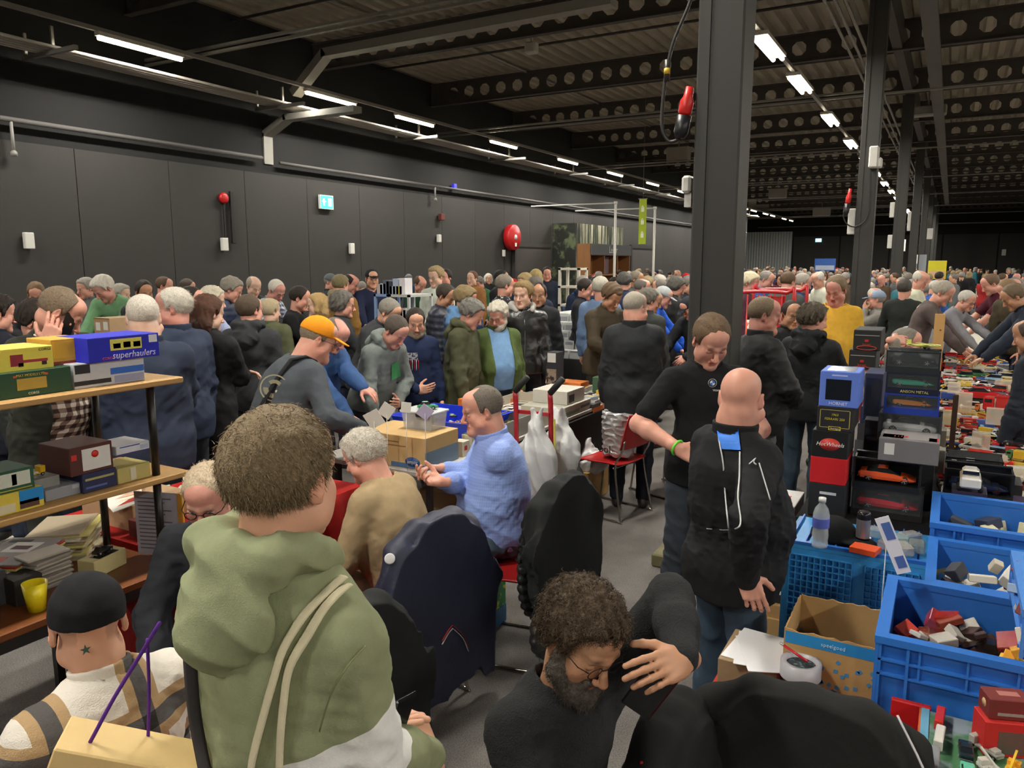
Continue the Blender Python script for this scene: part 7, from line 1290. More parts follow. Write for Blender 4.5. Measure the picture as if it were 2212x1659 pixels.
def bag(label, c, w, h, d, seed, m, name='plastic_bag', neck=.35, cat='bag'):
    f = Field((-w*.8, -d*1.2, -h*.65), (w*.8, d*1.2, h*.75), .009); f.ell((0, 0, -h*.12), (w*.5, d*.5, h*.38), .05); f.path([(0, 0, 0), (0, 0, h*.3), (w*.1, 0, h*.52)], [w*.30, w*.13, .012], .05); f.path([(0, 0, h*.2), (-w*.15, 0, h*.5)], [w*.1, .012], .03)
    fn = ridged(seed, 3, .14, (1, 1, 1)); f2 = waves(seed, 5, .10); f.noise(lambda P: -.009*fn(P)+.006*f2(P)); V, Q = f.net(); return tag(link(bpy.data.objects.new(name, npmesh(name, V, Q, m)), None, c), label, cat)
WB = mat('white_bag', 'd0d1d2', .35, alpha=.88, spec=.5, bump=.4, bscale=25)
p_ = WY(1160, 985, Yt-.1); bag('white plastic bag hanging on the left handle of the sack truck', p_, .30, .62, .2, 3, WB); p_ = WY(1208, 962, Yt+.15); bag('white plastic bag hanging behind the sack truck on the right', p_, .30, .5, .2, 8, WB)
q_ = W(1290, 975, .42); bag('white plastic bag lying on a carton under the middle stall', (-2.62, 5.9, .36), .42, .30, .35, 14, WB)
box_thing('carton', 'brown carton on the floor under the white bag by the red chair', 'carton', (-3.0, 5.72, 0), (-2.5, 6.15, .27), 'b58d55', [('tape', '+z', .45, 0, .55, 1, 'a07a48')]); box_thing('carton', 'brown carton standing behind the sack truck', 'carton', (-2.62, 4.50, 0), (-2.3, 4.8, .42), 'a5703f'); box_thing('carton', 'ochre carton at the foot of the sack truck', 'carton', (-2.22, 4.47, 0.04), (-2.0, 4.75, .20), 'c08a3a')
sbg = G; f = Field((-.2, -.16, 0), (.2, .16, .42), .008); f.path([(0, 0, .05), (0, 0, .33)], [.12, .13], .02); f.ell((0, 0, .4), (.12, .10, .07), .02, None, 'cut'); f.plane((0, 0, .36), (0, 0, 1.)); f.plane((0, 0, .012), (0, 0, -1.)); fn = ridged(4, 4, .1, (1, 1, 1)); f.noise(lambda P: -.012*fn(P)); V, Q = f.net()
sb = thing('carrier_bag', 'crumpled silver carrier bag standing on the red chair', 'bag', (-2.24, 5.70, .462)); link(bpy.data.objects.new('bag_body', npmesh('bag_body', V, Q, mat('silver_film', 'b8b8b8', .25, metal=.35, bump=.5, bscale=30))), sb); text('lettering', 'bol', .09, mat('print', '1d1d20', .5), sb, (-.05, -.155, .08), (math.pi/2, 0, -.2))
# under the table
for i, (x, y, z, sx, sy, sz, c, lab) in enumerate([(-2.95, 3.95, 0, .35, .4, .35, '9a7f5a', 'brown carton under the toy table behind the clasped hands'), (-3.0, 4.45, 0, .35, .35, .42, '8a7050', 'dull brown carton under the middle of the toy table'), (-3.2, 5.0, 0, .4, .4, .3, '5a4a38', 'dark carton deep under the toy table')]): box_thing('carton', lab, 'carton', (x-sx/2, y-sy/2, z), (x+sx/2, y+sy/2, z+sz), c)
bb = bag('large black bag with outlined letters hanging under the far part of the toy table', (-2.62, 5.25, .42), .55, .55, .16, 31, mat('black_bag', '1a1a1b', .5, bump=.3, bscale=30)); bc = box_thing('cloth_panel', 'black cloth panel hanging from the toy table edge', 'cloth', (-2.64, 5.1, .1), (-2.60, 6.6, .72), '1c1a19', m=fabric('1b1918')); text('bag_lettering', 'NIX', .14, mat('print', '4a443c', .6), bc, (.022, .1, .3), (math.pi/2, 0, math.pi/2))
cb_ = thing('carton', 'large brown cardboard box with blue oval print on the toy table', 'carton', (-2.93, 3.84, TZ+.001)); S = np.array([.52, .36, .20]); MB().box((0, 0, .10), S, 0, None, .003).obj('carton_body', card('c2a06c'), cb_)
decal(cb_, S, 'blue_band', '-y', .5, .02, 1., .16, '4a6a94'); decal(cb_, S, 'blue_band', '+x', .0, .0, 1., .55, '6c8299'); MB().lathe([(.001, 0), (.05, 0), (.05, .0015), (.001, .0015)], (.165, -.1805, .045), n=24, rot=rx3(math.pi/2)@np.diag([1.1, .6, 1]), capb=False, capt=False).obj('blue_oval', mat('print', '2f4f86', .5), cb_); text('lettering', 'enjoy', .034, mat('print', 'c8d0d8', .5), cb_, (.165, -.184, .045), (math.pi/2, 0, 0), shear=.2)
for k in range(2): decal(cb_, S, 'printed_line', '-y', .12+.1*k, .78-.12*k, .62+.1*k, .81-.12*k, '8a6a48')
tb = thing('storage_box', 'clear lidded plastic box full of parts, on the brown carton', 'storage box', (-2.86, 3.92, TZ+.203)); MB().lathe([(.9, 0), (1, .1), (1, .105), (.96, .105), (.87, .006)], (0, 0, 0), n=4, rot=np.diag([.165, .12, 1.])@rz3(math.pi/4), sm=False, capt=False).obj('tub', clear(.35, 'd8dcdc'), tb); MB().box((0, 0, .112), (.26, .185, .014), 0, None, .004).obj('lid', mat('lid', 'd0d4d6', .3, alpha=.85), tb)
MB().box((.05, -.09, .10), (.10, .02, .03), 0, None, .004).obj('black_latch', mat('black_plastic', '1d1d1f', .4), tb); b = MB(); rg = np.random.default_rng(5)
for k in range(50): b.box((rg.uniform(-.09, .09), rg.uniform(-.06, .06), rg.uniform(.012, .085)), rg.uniform(.01, .035, 3), int(k % 4), rz3(k))
b.obj('loose_parts', [card('b8b4b0'), card('8a8fa8'), card('a89a98'), card('7a5a50')], tb); tag(tb.children[-1], kind='stuff')
toy('vintage', .13, '2a8a5a', (-2.84, 3.93, TZ+.323), .4, 'green toy car on top of the clear plastic box')
# coloured building-brick models around it
def brickthing(label, x, y, z, cols, n, spread, seed, nm='brick_model'):
    rg = np.random.default_rng(seed); t = MB(); 
    for k in range(n): s_ = rg.choice([.016, .024, .032], 2); t.box((rg.uniform(-spread, spread), rg.uniform(-spread, spread)*.8, .006+rg.uniform(0, spread*.8)), (s_[0], s_[1], .0096), k % len(cols), rz3(rg.choice([0, .3, 1.57])))
    return tag(t.obj(nm, [plastic(c) for c in cols], loc=(x, y, z)), label, 'brick model', 'brick models on the toy table')
gp = thing('base_plate', 'green studded base plate at the corner of the toy table', 'base plate', (-3.18, 4.02, TZ+.001), .3); b = MB().b2((-.17, -.13, 0), (.17, .13, .06))
for i in range(14):
    for j in range(10): b.lathe([(.0035, 0), (.0035, .003)], (-.155+.0238*i, -.115+.0255*j, .06), n=6)
b.obj('plate', plastic('1f8a44'), gp)
for i, (dx, dy, c, lab) in enumerate([(-.12, .0, ['d8b52a', 'e0c83a'], 'yellow brick animal'), (-.05, .05, ['3a6ab0', 'c9c9c9', 'b08a5a'], 'blue and tan brick figure'), (.03, .0, ['8a5a34', 'c8a878', '3a2a22'], 'brown brick horse and rider'), (.09, .03, ['e0ddd4', '2a2624'], 'white brick horse'), (.13, -.05, ['c83a2a', 'd8d4cc'], 'small red brick piece'), (.14, .09, ['4a3428', 'd8d4cc'], 'dark brown brick horse')]): brickthing(lab+' on the green base plate', -3.18+dx, 4.02+dy, TZ+.062, c, 12, .018, i)
for i, (px, py, zc_, rx_, ry_, sz, lab) in enumerate([(808, 905, .86, .2, -.5, .09, 'tilted white card standing among the brick models, nearest the cap wearer'), (835, 887, .98, .1, .6, .08, 'white card held over the blue tub'), (877, 880, .98, .0, .1, .06, 'small square white card behind the green toy car'), (918, 890, .95, .3, .7, .08, 'bent glossy bag card right of the green toy car')]):
    p = D(px, py, 4.2+.3*(i > 0)); tag(MB().box((0, 0, 0), (sz, .002, sz*1.05), 0, rx3(rx_)@ry3(ry_)).tube([(0, .003, .0), (0, .003, TZ-p[2])], .002, n=5).obj('price_card', mat('paper', 'd6d3c8' if i < 3 else 'c9c2dc', .4), loc=p, rot=(0, 0, YAW)), lab, 'price card', 'white price cards')
tub = thing('plastic_tub', 'royal blue shallow plastic tub on the toy table behind the brown carton', 'tub', (-3.18, 4.70, TZ+.001)); b = MB(); w1, w2 = .25, .28
for k in range(4):
    a0, a1 = k*math.pi/2+math.pi/4, (k+1)*math.pi/2+math.pi/4; q = lambda r, a, z: (r*1.41*math.cos(a)*1.25, r*1.41*math.sin(a), z); b.add([q(w1, a0, 0), q(w1, a1, 0), q(w2, a1, .13), q(w2, a0, .13), q(w2+.02, a0, .13), q(w2+.02, a1, .13), q(w2-.006, a0, .125), q(w2-.006, a1, .125), q(w1-.006, a0, .004), q(w1-.006, a1, .004)], [(0, 1, 2, 3), (3, 2, 5, 4), (6, 8, 9, 7)])
b.b2((-.3, -.24, 0), (.3, .24, .006)).obj('tub_body', plastic('1c35c4'), tub)
pal = ['c83a2a', 'd8b53a', '2f55a8', 'd8d6d0', '3f9a4a', '2a2a2c', 'a8744a', '8fa0b8', 'c9c2ae']
for i in range(24): x, y = -3.18+random.uniform(-.25, .25), 4.70+random.uniform(-.22, .22); brickthing('jumbled brick toy in the blue tub, %s from its near side' % ordn(i), x, y, TZ+.01+.05*random.random(), random.sample(pal, 3), 9, .022, 40+i)
# grey trays, bags of parts and boxes running back
def tray(label, x0, x1, y0, y1, h, c, z=TZ+.001): 
    o = box_thing('tray', label, 'tray', (x0, y0, z), (x1, y1, z+h), c, open_top=True, m=card(c)); return o
tray('long pale grey tray nearest the clear box on the toy table', -2.86, -2.64, 4.5, 5.0, .13, '9b9b96'); tray('pale tray of magazines behind the blue shirt', -3.35, -2.64, 5.0, 6.05, .085, 'b8b0a0'); tray('white topped flat box by the sack truck', -3.0, -2.63, 6.12, 6.9, .05, 'c4c0b6')
for i in range(20): brickthing('brick or metal part, %s along the grey tray' % ordn(i), -2.83+.16*random.random(), 4.53+.022*i, TZ+.05, random.sample(pal+['2a4a3a', '2a4a3a'], 3), 8, .022, 90+i)
for i in range(6): 
    p = (-2.72-.02*(i % 2), 4.0+.06*i*1.0, TZ+.001); 
for i, (x, y, w_, d_, h, c, lab) in enumerate([(-2.70, 4.10, .08, .08, .10, 'c4beb0', 'white jar box with a red mark beside the brown carton'), (-2.71, 4.22, .08, .08, .12, 'c9c3a8', 'pale jar with dark green lid beside the brown carton'), (-2.72, 4.36, .08, .07, .08, 'b8bab8', 'small clear bag of parts on the table edge'), (-2.70, 4.50, .08, .07, .06, 'a9aaa4', 'flat bag of grey parts on the table edge')]): box_thing('small_box', lab, 'box', (x-w_/2, y-d_/2, TZ+.001 if x < -2.66 else TZ), (x+w_/2, y+d_/2, TZ+h), c, [('red_mark', '+x', .2, .4, .6, .7, 'b8282a')] if i == 0 else [('green_lid', '+z', .05, .05, .95, .95, '2f4a34')] if i == 1 else ())
MAGC = ['c9c4ba', 'b83a34', 'c8a24a', 'd8d4cc', '6a707c', 'a8b0bc', 'd87a3a', 'b0aa9c', '34363c', 'c9b88a', '8f9aa8', 'c24a42', 'd9d6d2']
k_ = 0
for iy in range(15):
    for ix in range(6):
        x = -3.40+.15*ix+random.uniform(-.02, .02); y = 5.05+.215*iy+random.uniform(-.02, .02)
        if ix >= 3 and iy < 5: 
            continue
        if y > 7.1: continue
        c = random.choice(MAGC); zz_ = TZ+.001; hh = random.choice([.006, .012, .03, .045])
        if ix >= 3 and iy < 5: zz_ += .008
        o = MB().box((0, 0, hh/2), (random.uniform(.10, .14), random.uniform(.13, .19), hh), 0, None, .001).obj('magazine' if hh < .02 else 'flat_box', card(c, rough=.35), loc=(x, y, zz_), rz=random.uniform(-.25, .25)); r2 = MB().b2((-.04, -.02, hh), (.04, .045, hh+.0012)).obj('cover_picture', mat('print', random.choice(MAGC+['2a3a6a', 'a82a24']), .3), o)
        tag(o, '%s %s, %s from left in the %s row of the middle stall' % ({'b83a34': 'red', 'c24a42': 'red', 'd87a3a': 'orange', '34363c': 'dark', '6a707c': 'slate', 'c8a24a': 'gold', '8f9aa8': 'grey-blue', 'a8b0bc': 'pale blue'}.get(c, 'pale'), 'magazine' if hh < .02 else 'flat box', ORD[ix], ORD[iy]), 'magazine' if hh < .02 else 'box', 'printed matter on the middle stall'); k_ += 1
box_thing('projector_box', 'white boxed device with black lens at the end of the middle stall', 'box', (-2.98, 5.62, TZ+.09), (-2.66, 5.96, TZ+.20), 'c0bcb2', [('lens_panel', '+x', .1, .1, .4, .7, '1f1f22')]); box_thing('game_box', 'long grey and green box under the white device', 'box', (-3.0, 5.45, TZ+.012), (-2.63, 6.03, TZ+.088), 'a8a598', [('green_strip', '+x', .05, .05, .6, .4, '5f7a5a'), ('text_strip', '+x', .65, .3, .95, .6, '4a4a44')])
for i, (x, y, sx, sy, h, c, lab) in enumerate([(-2.615, 6.3, .004, .5, .26, 'd8722a', 'orange paper hanging over the far edge of the middle stall'), (-3.5, 5.45, .16, .12, .10, 'd8702a', 'small orange folded card on the middle stall'), (-3.2, 6.9, .25, .2, .08, 'd87a3a', 'flat orange box near the back of the middle stall')]): box_thing('orange_paper' if i == 0 else 'flat_box', lab, 'paper' if i == 0 else 'box', (x-sx/2, y-sy/2, TZ-.22 if i == 0 else TZ+.001), (x+sx/2, y+sy/2, (TZ if i == 0 else TZ+h)), c)
box_thing('banana_box', 'green fruit carton on the end of the middle stall beside the black jacket', 'carton', (-2.93, 6.75, TZ+.012), (-2.68, 7.1, TZ+.16), '3d5a40', [('hand_hole', '-y', .3, .6, .7, .8, '1d241d')]); 
gb = thing('green_bag', 'green and yellow patterned bag under the seat of the blue shirt wearer', 'bag', (G['blueshirt']['root'].location[0]-.12, G['blueshirt']['root'].location[1]-.02, 0)); MB().box((0, 0, .19), (.10, .24, .36), 0, None, .02).obj('bag_body', mat('print_bag', '2a8a50', .5, kind='two', nscale=9, p=('c9cf2a', .5, .55)), gb); MB().box((.052, 0, .06), (.004, .2, .10)).obj('blue_base', mat('print', '2a6a98', .5), gb)
# carrier bag with pictures, pink bags
box_thing('shopping_bag', 'glossy shopping bag with car pictures hanging beside the leather jacket', 'bag', WY(1180, 832, 6.5), WY(1203, 762, 6.5)+[0, .15, 0], '23232a', [('pictures', '-y', .05, .05, .95, .5, mat('photo_print', '8a7a6a', .4, kind='two', nscale=22, p=('2a2226', .5, .55))), ('white_top', '-y', .1, .7, .9, .98, 'c8c6c2')])
for i, (px, py, c) in enumerate([(1212, 750, 'a83048'), (1232, 745, 'c02a58'), (1222, 765, 'b03038')]): bag('shiny pink-red bag on the floor beyond the middle stall, %s of three' % ORD[i], W(px, py, .25), .5, .5, .4, 50+i, mat('pink_film', c, .3, spec=.7, bump=.4, bscale=18), cat='bag', name='pink_bag')
# brown carton and tables by the left wall
box_thing('carton', 'brown carton with two white labels held in front of the green fleece', 'carton', D(205, 725, 7.3), D(265, 686, 7.3)+[0, .3, 0], 'a88a68', [('label', '-y', .12, .3, .4, .75, 'd8d6d0'), ('label', '-y', .6, .35, .88, .8, 'd8d6d0'), ('tape', '-y', 0, .93, 1, 1, '8a6a48')])
pz = D(205, 725, 7.3); px2 = D(265, 686, 7.3); box_thing('carton', 'plain carton supporting the one with two white labels', 'carton', (pz[0]+.02, pz[1], .901), (px2[0]-.02, px2[1]+.28, pz[2]), '8a7050')
table('dark table by the left wall carrying the brown carton', D(205, 725, 7.3)[0]-.4, D(265, 700, 7.3)[0]+.4, D(205, 725, 7.3)[1]-.1, D(205, 725, 7.3)[1]+.75, .9, mat('dark_top', '3a3634', .7), cloth='252220')
table('dark table close to the left wall behind the crowd', -10.6, -9.7, 5.4, 8.2, .95, mat('dark_top', '3a3634', .7), cloth='252220')
for i, (px, py, c) in enumerate([(720, 640, 'e0ddd4'), (712, 634, 'd8702a'), (640, 636, 'c9c9c4'), (740, 648, 'b8b0a0')]): p = W(px, py, .96); box_thing('small_box', ['white', 'orange', 'pale', 'beige'][i]+' pack on the dark table by the left wall', 'box', p-[.1, .1, 0], p+[.1, .1, .08], c)
# white shelf unit with boxed goods, further tables
wsu = thing('trestle_shelf', 'blue and white shelf unit stacked with boxed goods in front of the left wall', 'shelf unit', (0, 0, 0)); A_ = WY(808, 660, 7.6); B_ = WY(884, 660, 7.6); wx = B_[0]-A_[0]; wsu.location = (A_[0], 7.6, 0); bm_, wm_ = mat('blue_enamel', '7f9ac4', .5), mat('white_enamel', 'b9bbb8', .5)
for i, z_ in enumerate((1.0, 1.28, 1.62)): MB().b2((0, 0, z_-.03), (wx*.42, .5, z_)).obj('blue_shelf', bm_, wsu); MB().b2((wx*.44, 0, z_-.03), (wx, .5, z_)).obj('white_shelf', wm_, wsu)
for x in (0, wx*.42-.03, wx*.44, wx-.03):
    for y in (0, .47): MB().b2((x, y, 0), (x+.03, y+.03, 1.62)).obj('upright', bm_ if x < wx*.43 else wm_, wsu)
for i in range(26):
    lv = (1.0, 1.28, 1.62)[i % 3]; x = A_[0]+.06+(wx-.12)*((i//3)/8.5); box_thing('boxed_model', 'small boxed item, %s along the %s shelf of the blue and white unit' % (ordn(i//3), ['lower', 'middle', 'top'][i % 3]), 'box', (x-.05, 7.65, lv+.001), (x+.04, 7.8, lv+random.uniform(.1, .2)), random.choice(['c9c4d0', 'd8d4d8', '5a5f70', 'b8a8a0', 'd8c04a', 'a8b4c8', '3a3c48']), group='boxed goods on the blue and white unit')
wt = table('small white table right of the blue and white shelf unit', WY(888, 660, 7.8)[0], WY(930, 660, 7.8)[0]+.1, 7.8, 8.4, 1.0, mat('white_top', 'd0d0cc', .5), edge='c9c9c4')
def whitetrays():
    p = WY(1168, 705, 8.7); q = WY(1240, 648, 8.7); x0, x1 = p[0], q[0]; table('black-skirted table under the white drawer trays', x0-.3, x1+.1, 8.75, 10.6, .80, mat('dark_top', '3a3634', .7), cloth='1b1a1a')
    for r in range(5):
        for k in range(5):
            x = x0-.25+(x1-x0+.3)*k/5; z_ = .82+.105*r; box_thing('white_tray', 'white drawer tray, %s from the left in tier %s of the white stack' % (ORD[k], ORD[r]), 'tray', (x, 8.8+.16*r, .803 if r == 0 else .803), (x+(x1-x0+.3)/5-.015, 9.5+.16*r, z_+.09), 'c4c6c4', [('printed_row', '-y', .1, .75, .9, .92, '8a8e94')], group='white drawer trays beside the leather jacket')
whitetrays()
ws = thing('display_stand', 'tall open white stand behind the white drawer trays', 'display stand', WY(1205, 690, 11.5)*[1, 1, 0]); b = MB(); h_ = WY(1205, 578, 11.5)[2]
for x in (0, .34):
    for y in (0, .3): b.b2((x, y, .0), (x+.04, y+.04, h_))
for z_ in (1.0, 1.3, 1.6, h_-.04): b.b2((0, 0, z_), (.38, .34, z_+.035))
b.obj('frame', mat('white_enamel', 'cfc9bc', .5), ws)
# more long tables under the crowd
for i, (x0, x1, y0, y1) in enumerate([(-7.9, -7.2, 10.6, 12.6), (-9.6, -8.8, 12, 20), (-5.2, -4.4, 15, 30), (-8.0, -7.2, 16, 30), (-2.95, -2.4, 13.2, 16), (-3.2, -2.4, 16.5, 30), (2.2, 3.0, 22, 40), (-1.0, -.2, 24, 40), (.9, 1.7, 24.5, 45)]):
    table('long stall table in the back crowd, %s of nine' % ORD[i], x0, x1, y0, y1, .78, mat('stall_top', ['b0a898', '9a9aa0', 'a8a090'][i % 3], .6), cloth='2a2828' if i % 2 else None, gap=3)
BX = ['c8c4ba', 'b83a34', 'c8a24a', '3a5a9a', '6a707c', 'd8d4cc', 'd87a3a', '4a7a50', '2a2c30']
k_ = 0
for i, (x0, x1, y0, y1) in enumerate([(-7.9, -7.2, 10.6, 12.6), (-9.6, -8.8, 12, 20), (-5.2, -4.4, 15, 30), (-8.0, -7.2, 16, 30), (-2.95, -2.4, 13.2, 16), (-3.2, -2.4, 16.5, 30), (-1.0, -.2, 24, 40), (.9, 1.7, 24.5, 45)]):
    y = y0+.2; j = 0
    while y < min(y1, y0+7)-.2:
        h = random.uniform(.06, .26); x = random.uniform(x0+.2, x1-.2); box_thing('goods_box', 'box of goods, %s along the %s crowd table' % (ordn(j), ORD[i]), 'box', (x-.14, y-.12, .781), (x+.14, y+.12, .781+h), random.choice(BX), group='boxes on the crowd tables'); y += .42; j += 1
# red roll cage behind the polo wearer
rc = thing('roll_cage', 'red tubular roll cage trolley right of the nearest column', 'roll cage', (0, 0, 0)); Yc = 7.1; L_ = WY(1588, 700, Yc)[0]; R2 = WY(1712, 700, Yc)[0]; zt_ = WY(1650, 632, Yc)[2]; rc.location = (L_, Yc, 0); w_ = R2-L_
fr = mat('red_tube', 'c0282c', .4)
def cage(y): 
    b = MB(); b.tube(smooth([(0, y, .12), (0, y, zt_-.08), (.06, y, zt_), (w_-.06, y, zt_), (w_, y, zt_-.08), (w_, y, .12)], 4), .016, n=8)
    for z_ in (.35, .65, .95, 1.2): b.tube([(0, y, z_), (w_, y, z_)], .008, n=6)
    for k in range(1, 5): b.tube([(w_*k/5, y, .12), (w_*k/5, y, zt_-.02)], .007, n=6)
    return b
cage(0).obj('front_frame', fr, rc); cage(.7).obj('back_frame', fr, rc); MB().b2((-.02, 0, .1), (w_+.02, .7, .13)).obj('base', fr, rc); MB().b2((w_*.35, .02, 1.25), (w_*.85, .04, zt_-.03)).obj('red_board', mat('red_board', 'b82a28', .5), rc); MB().b2((w_*.4, -.005, 1.18), (w_*.62, .01, 1.36)).obj('label_panel', mat('print', '1d1d20', .5), rc); MB().b2((w_*.45, -.008, 1.22), (w_*.58, -.006, 1.3)).obj('white_print', mat('print', 'c9c9c4', .5), rc)
for x in (.05, w_-.05):
    for y in (.05, .65): MB().lathe([(.05, -.015), (.05, .015)], (x, y, .05), n=12, rot=ry3(math.pi/2)).obj('wheel', TYRE, rc)
tag(MB().tube([(0, 0, 0), (.03, .05, 1.5)], .02, n=8).obj('striped_pole', mat('orange_tape', 'c8502a', .5, kind='two', nscale=14, p=('d8d0c8', .6, .63)), loc=(L_+.10, Yc-.09, .0)), 'orange and white striped pole leaning on the red roll cage', 'pole')
# signs in the far crowd
for i, (px, py, Y, w, h, c, lab, c2) in enumerate([(2024, 583, 30, .55, .62, 'd8cc2a', 'yellow poster stand in the far crowd on the right', 'd8b08a'), (1782, 572, 34, .8, .5, '2f5aa8', 'blue framed sign board in the far crowd left of the second column', 'a8b4c8'), (1991, 590, 24, .18, 1.0, '9aa0a8', 'grey pillar display in the far crowd', 'a8adb4'), (1981, 560, 60, .3, .6, 'c4c6c2', 'white narrow board far behind the columns', 'd0d0cc')]):
    p = WY(px, py, Y); s_ = thing('sign_board', lab, 'sign', (p[0], Y, 0)); MB().b2((-w/2, 0, p[2]-h/2), (w/2, .04, p[2]+h/2)).obj('board', mat('print', c, .5), s_); MB().b2((-w/2+.04, -.006, p[2]-h/2+.04), (w/2-.04, -.001, p[2]-h*.05)).obj('picture', mat('print', c2, .5), s_); MB().b2((-.02, 0, 0), (.02, .04, p[2]-h/2)).obj('post', galv, s_)
# ---------------------------------------------------------------- details worn or carried by the nearest people
def onsurf(I, px, py, d0=None):
    """point of the person's garment seen at a pixel, in the person's own space, with its normal"""
    V, Q = I['garment']; r = ray(px, py); o = lp(I, (0, 0, CAM_H)); dr = I['Rz'].T@r; dr /= np.linalg.norm(dr); w = V-o; t = w@dr; dist = np.linalg.norm(w-t[:, None]*dr, axis=1); m = dist < .012
    if not m.any(): m = dist <= dist.min()+.004
    i = np.where(m)[0][np.argmin(t[m])]; return o+dr*t[i]
def surfstrip(I, pix, w, m, name, off=.004, n=6, flat=.3):
    P = [onsurf(I, *p) for p in pix]; o = lp(I, (0, 0, CAM_H)); P = [p+(o-p)/np.linalg.norm(o-p)*off for p in P]; return MB().tube(smooth(P, 4), w, n=n, flat=flat).obj(name, m, I['root'])
def patch(I, corners, m, name, off=.006, k=8):
    c = np.array(corners, float); g = []
    for i in range(k+1):
        row = []
        for j in range(k+1): u, v = i/k, j/k; p = (c[0]*(1-u)+c[1]*u)*(1-v)+(c[3]*(1-u)+c[2]*u)*v; q = onsurf(I, *p); o = lp(I, (0, 0, CAM_H)); row.append(q+(o-q)/np.linalg.norm(o-q)*off)
        g.append(row)
    g = np.array(g)
    for _ in range(2): g[1:-1, 1:-1] = (g[:-2, 1:-1]+g[2:, 1:-1]+g[1:-1, :-2]+g[1:-1, 2:])/4
    return MB().grid(g).obj(name, m, I['root'])
WHT = fabric('d8d8d6'); 
def panel(I, sd, t0, t1, col):
    a, b = I['sh'][sd], I['elb'][sd]; L_ = np.linalg.norm(b-a); u = (b-a)/L_; x = np.array([sd*1., 0, 0]); x -= u*(x@u); x /= np.linalg.norm(x); q = (u+.25*x)/np.linalg.norm(u+.25*x)
    m = mat('fabric', '8b9170', .92, kind='halfs', p=(col, ((tuple(q), float(a@q+t0*L_)), (tuple(-u), float(-(a@u)-t1*L_)), (tuple(x), float(a@x-.07)))), bump=.3, bscale=420, noise=.1, nscale=22, spec=.25); [c for c in I['root'].children if c.name.split('.')[0] == 'hoodie'][0].data.materials[0] = m
def strands(I, n, L, r=.0009, curl=0., part='hair', up=.5, comb=(0, -.5, -.2), seed=1):
    for o in [c for c in I['root'].children if c.name.split('.')[0] == part]:
        me = o.data; nv = len(me.vertices); V = np.empty(nv*3, np.float32); me.vertices.foreach_get('co', V); V = V.reshape(-1, 3); N = np.empty(nv*3, np.float32); me.vertex_normals.foreach_get('vector', N); N = N.reshape(-1, 3)
        rg = np.random.default_rng(seed); T = I['T']; Lc = T.inv(V); ok = np.nonzero((((Lc-[0, -.012, .034])*N@T.R).sum(1) > 0) if False else (N*(V-T.o)).sum(1) > 0)[0]; idx = rg.choice(ok, n); P = V[idx]+rg.normal(size=(n, 3))*.003; Nn = N[idx]; cb = T.R@np.array(comb)
        k = 4; D_ = Nn*up+cb+rg.normal(size=(n, 3))*.28; tang = D_-Nn*0; tang /= np.linalg.norm(tang, axis=1)[:, None]; ln = L*rg.uniform(.5, 1.2, n)[:, None]; S = np.cross(tang, rg.normal(size=(n, 3))); S /= np.linalg.norm(S, axis=1)[:, None]; S2 = np.cross(tang, S); pts = []; ph = rg.uniform(0, 6.28, n)[:, None]; p = P-Nn*.003
        for j in range(k+1):
            u = j/k; q = p+tang*ln*u+T.R@np.array([0, 0, -1.])*(ln*u*u*.25)
            if curl: q = q+(S*np.cos(ph+u*7)+S2*np.sin(ph+u*7)-S*np.cos(ph)-S2*np.sin(ph))*curl
            w = r*(1-.75*u); pts += [q-S*w, q+S*w]
        A = np.stack(pts, 1).reshape(-1, 3); m = 2*(k+1); base = (np.arange(n)*m)[:, None]; Qs = np.concatenate([base+[2*j, 2*j+1, 2*j+3, 2*j+2] for j in range(k)]); V2 = np.concatenate([V, A]); Qo = np.array([tuple(pp.vertices) for pp in me.polygons]); o.data = npmesh('hair', V2, np.concatenate([Qo, Qs+nv]), me.materials[0])
strands(G['hoodie'], 15000, .013, .0007, 0, up=.22, comb=(.2, .2, -.45), seed=2); strands(G['beard'], 9000, .016, .0009, .004, up=.35, comb=(.2, .1, -.3), seed=3); strands(G['beard'], 4500, .010, .0007, .001, 'beard', up=.25, comb=(0, .2, -.6)); strands(G['beige'], 5000, .016, .0011, .002, up=.25, comb=(0, -.3, -.2)); strands(G['redface'], 3000, .014, .001, 0, up=.2, comb=(0, -.6, .1))
for k_, n_, l_, cu_ in (('navyprof', 2500, 0.015, .001), ('curlback', 3500, 0.014, .005), ('polo', 3000, 0.007, 0), ('bomber', 2500, 0.005, 0), ('phone', 2500, 0.006, 0), ('navyback', 2000, 0.006, 0), ('blueshirt', 2500, 0.008, 0), ('cap', 700, 0.006, 0), ('whitebeard', 2000, 0.015, .004), ('olive', 2000, 0.015, .004), ('leather', 2000, 0.020, .0), ('p14', 2500, 0.025, .004), ('blonde', 1800, 0.025, .002), ('hoodback', 1500, 0.006, 0)): strands(G[k_], n_, l_, .0012, cu_*.4, up=.22, comb=(0, -.35, -.35))
I = G['hoodie']; cream = fabric('cfc6a8')
surfstrip(I, [(742, 1245), (722, 1262), (690, 1292), (652, 1335), (612, 1400), (590, 1470), (565, 1560), (545, 1640), (538, 1700)], .0105, cream, 'tote_strap'); surfstrip(I, [(752, 1262), (730, 1280), (698, 1315), (665, 1370), (625, 1440), (612, 1520), (605, 1600), (602, 1700)], .0105, cream, 'tote_strap')
surfstrip(I, [(412, 1372), (410, 1420), (414, 1480), (420, 1540), (430, 1600), (448, 1690)], .011, fabric('3a3738'), 'black_strap')
panel(I, 1, .50, 1.05, 'e0e0de'); surfstrip(I, [(790, 1395), (750, 1440), (715, 1500), (690, 1580)], .0025, fabric('6d7350'), 'sleeve_seam')
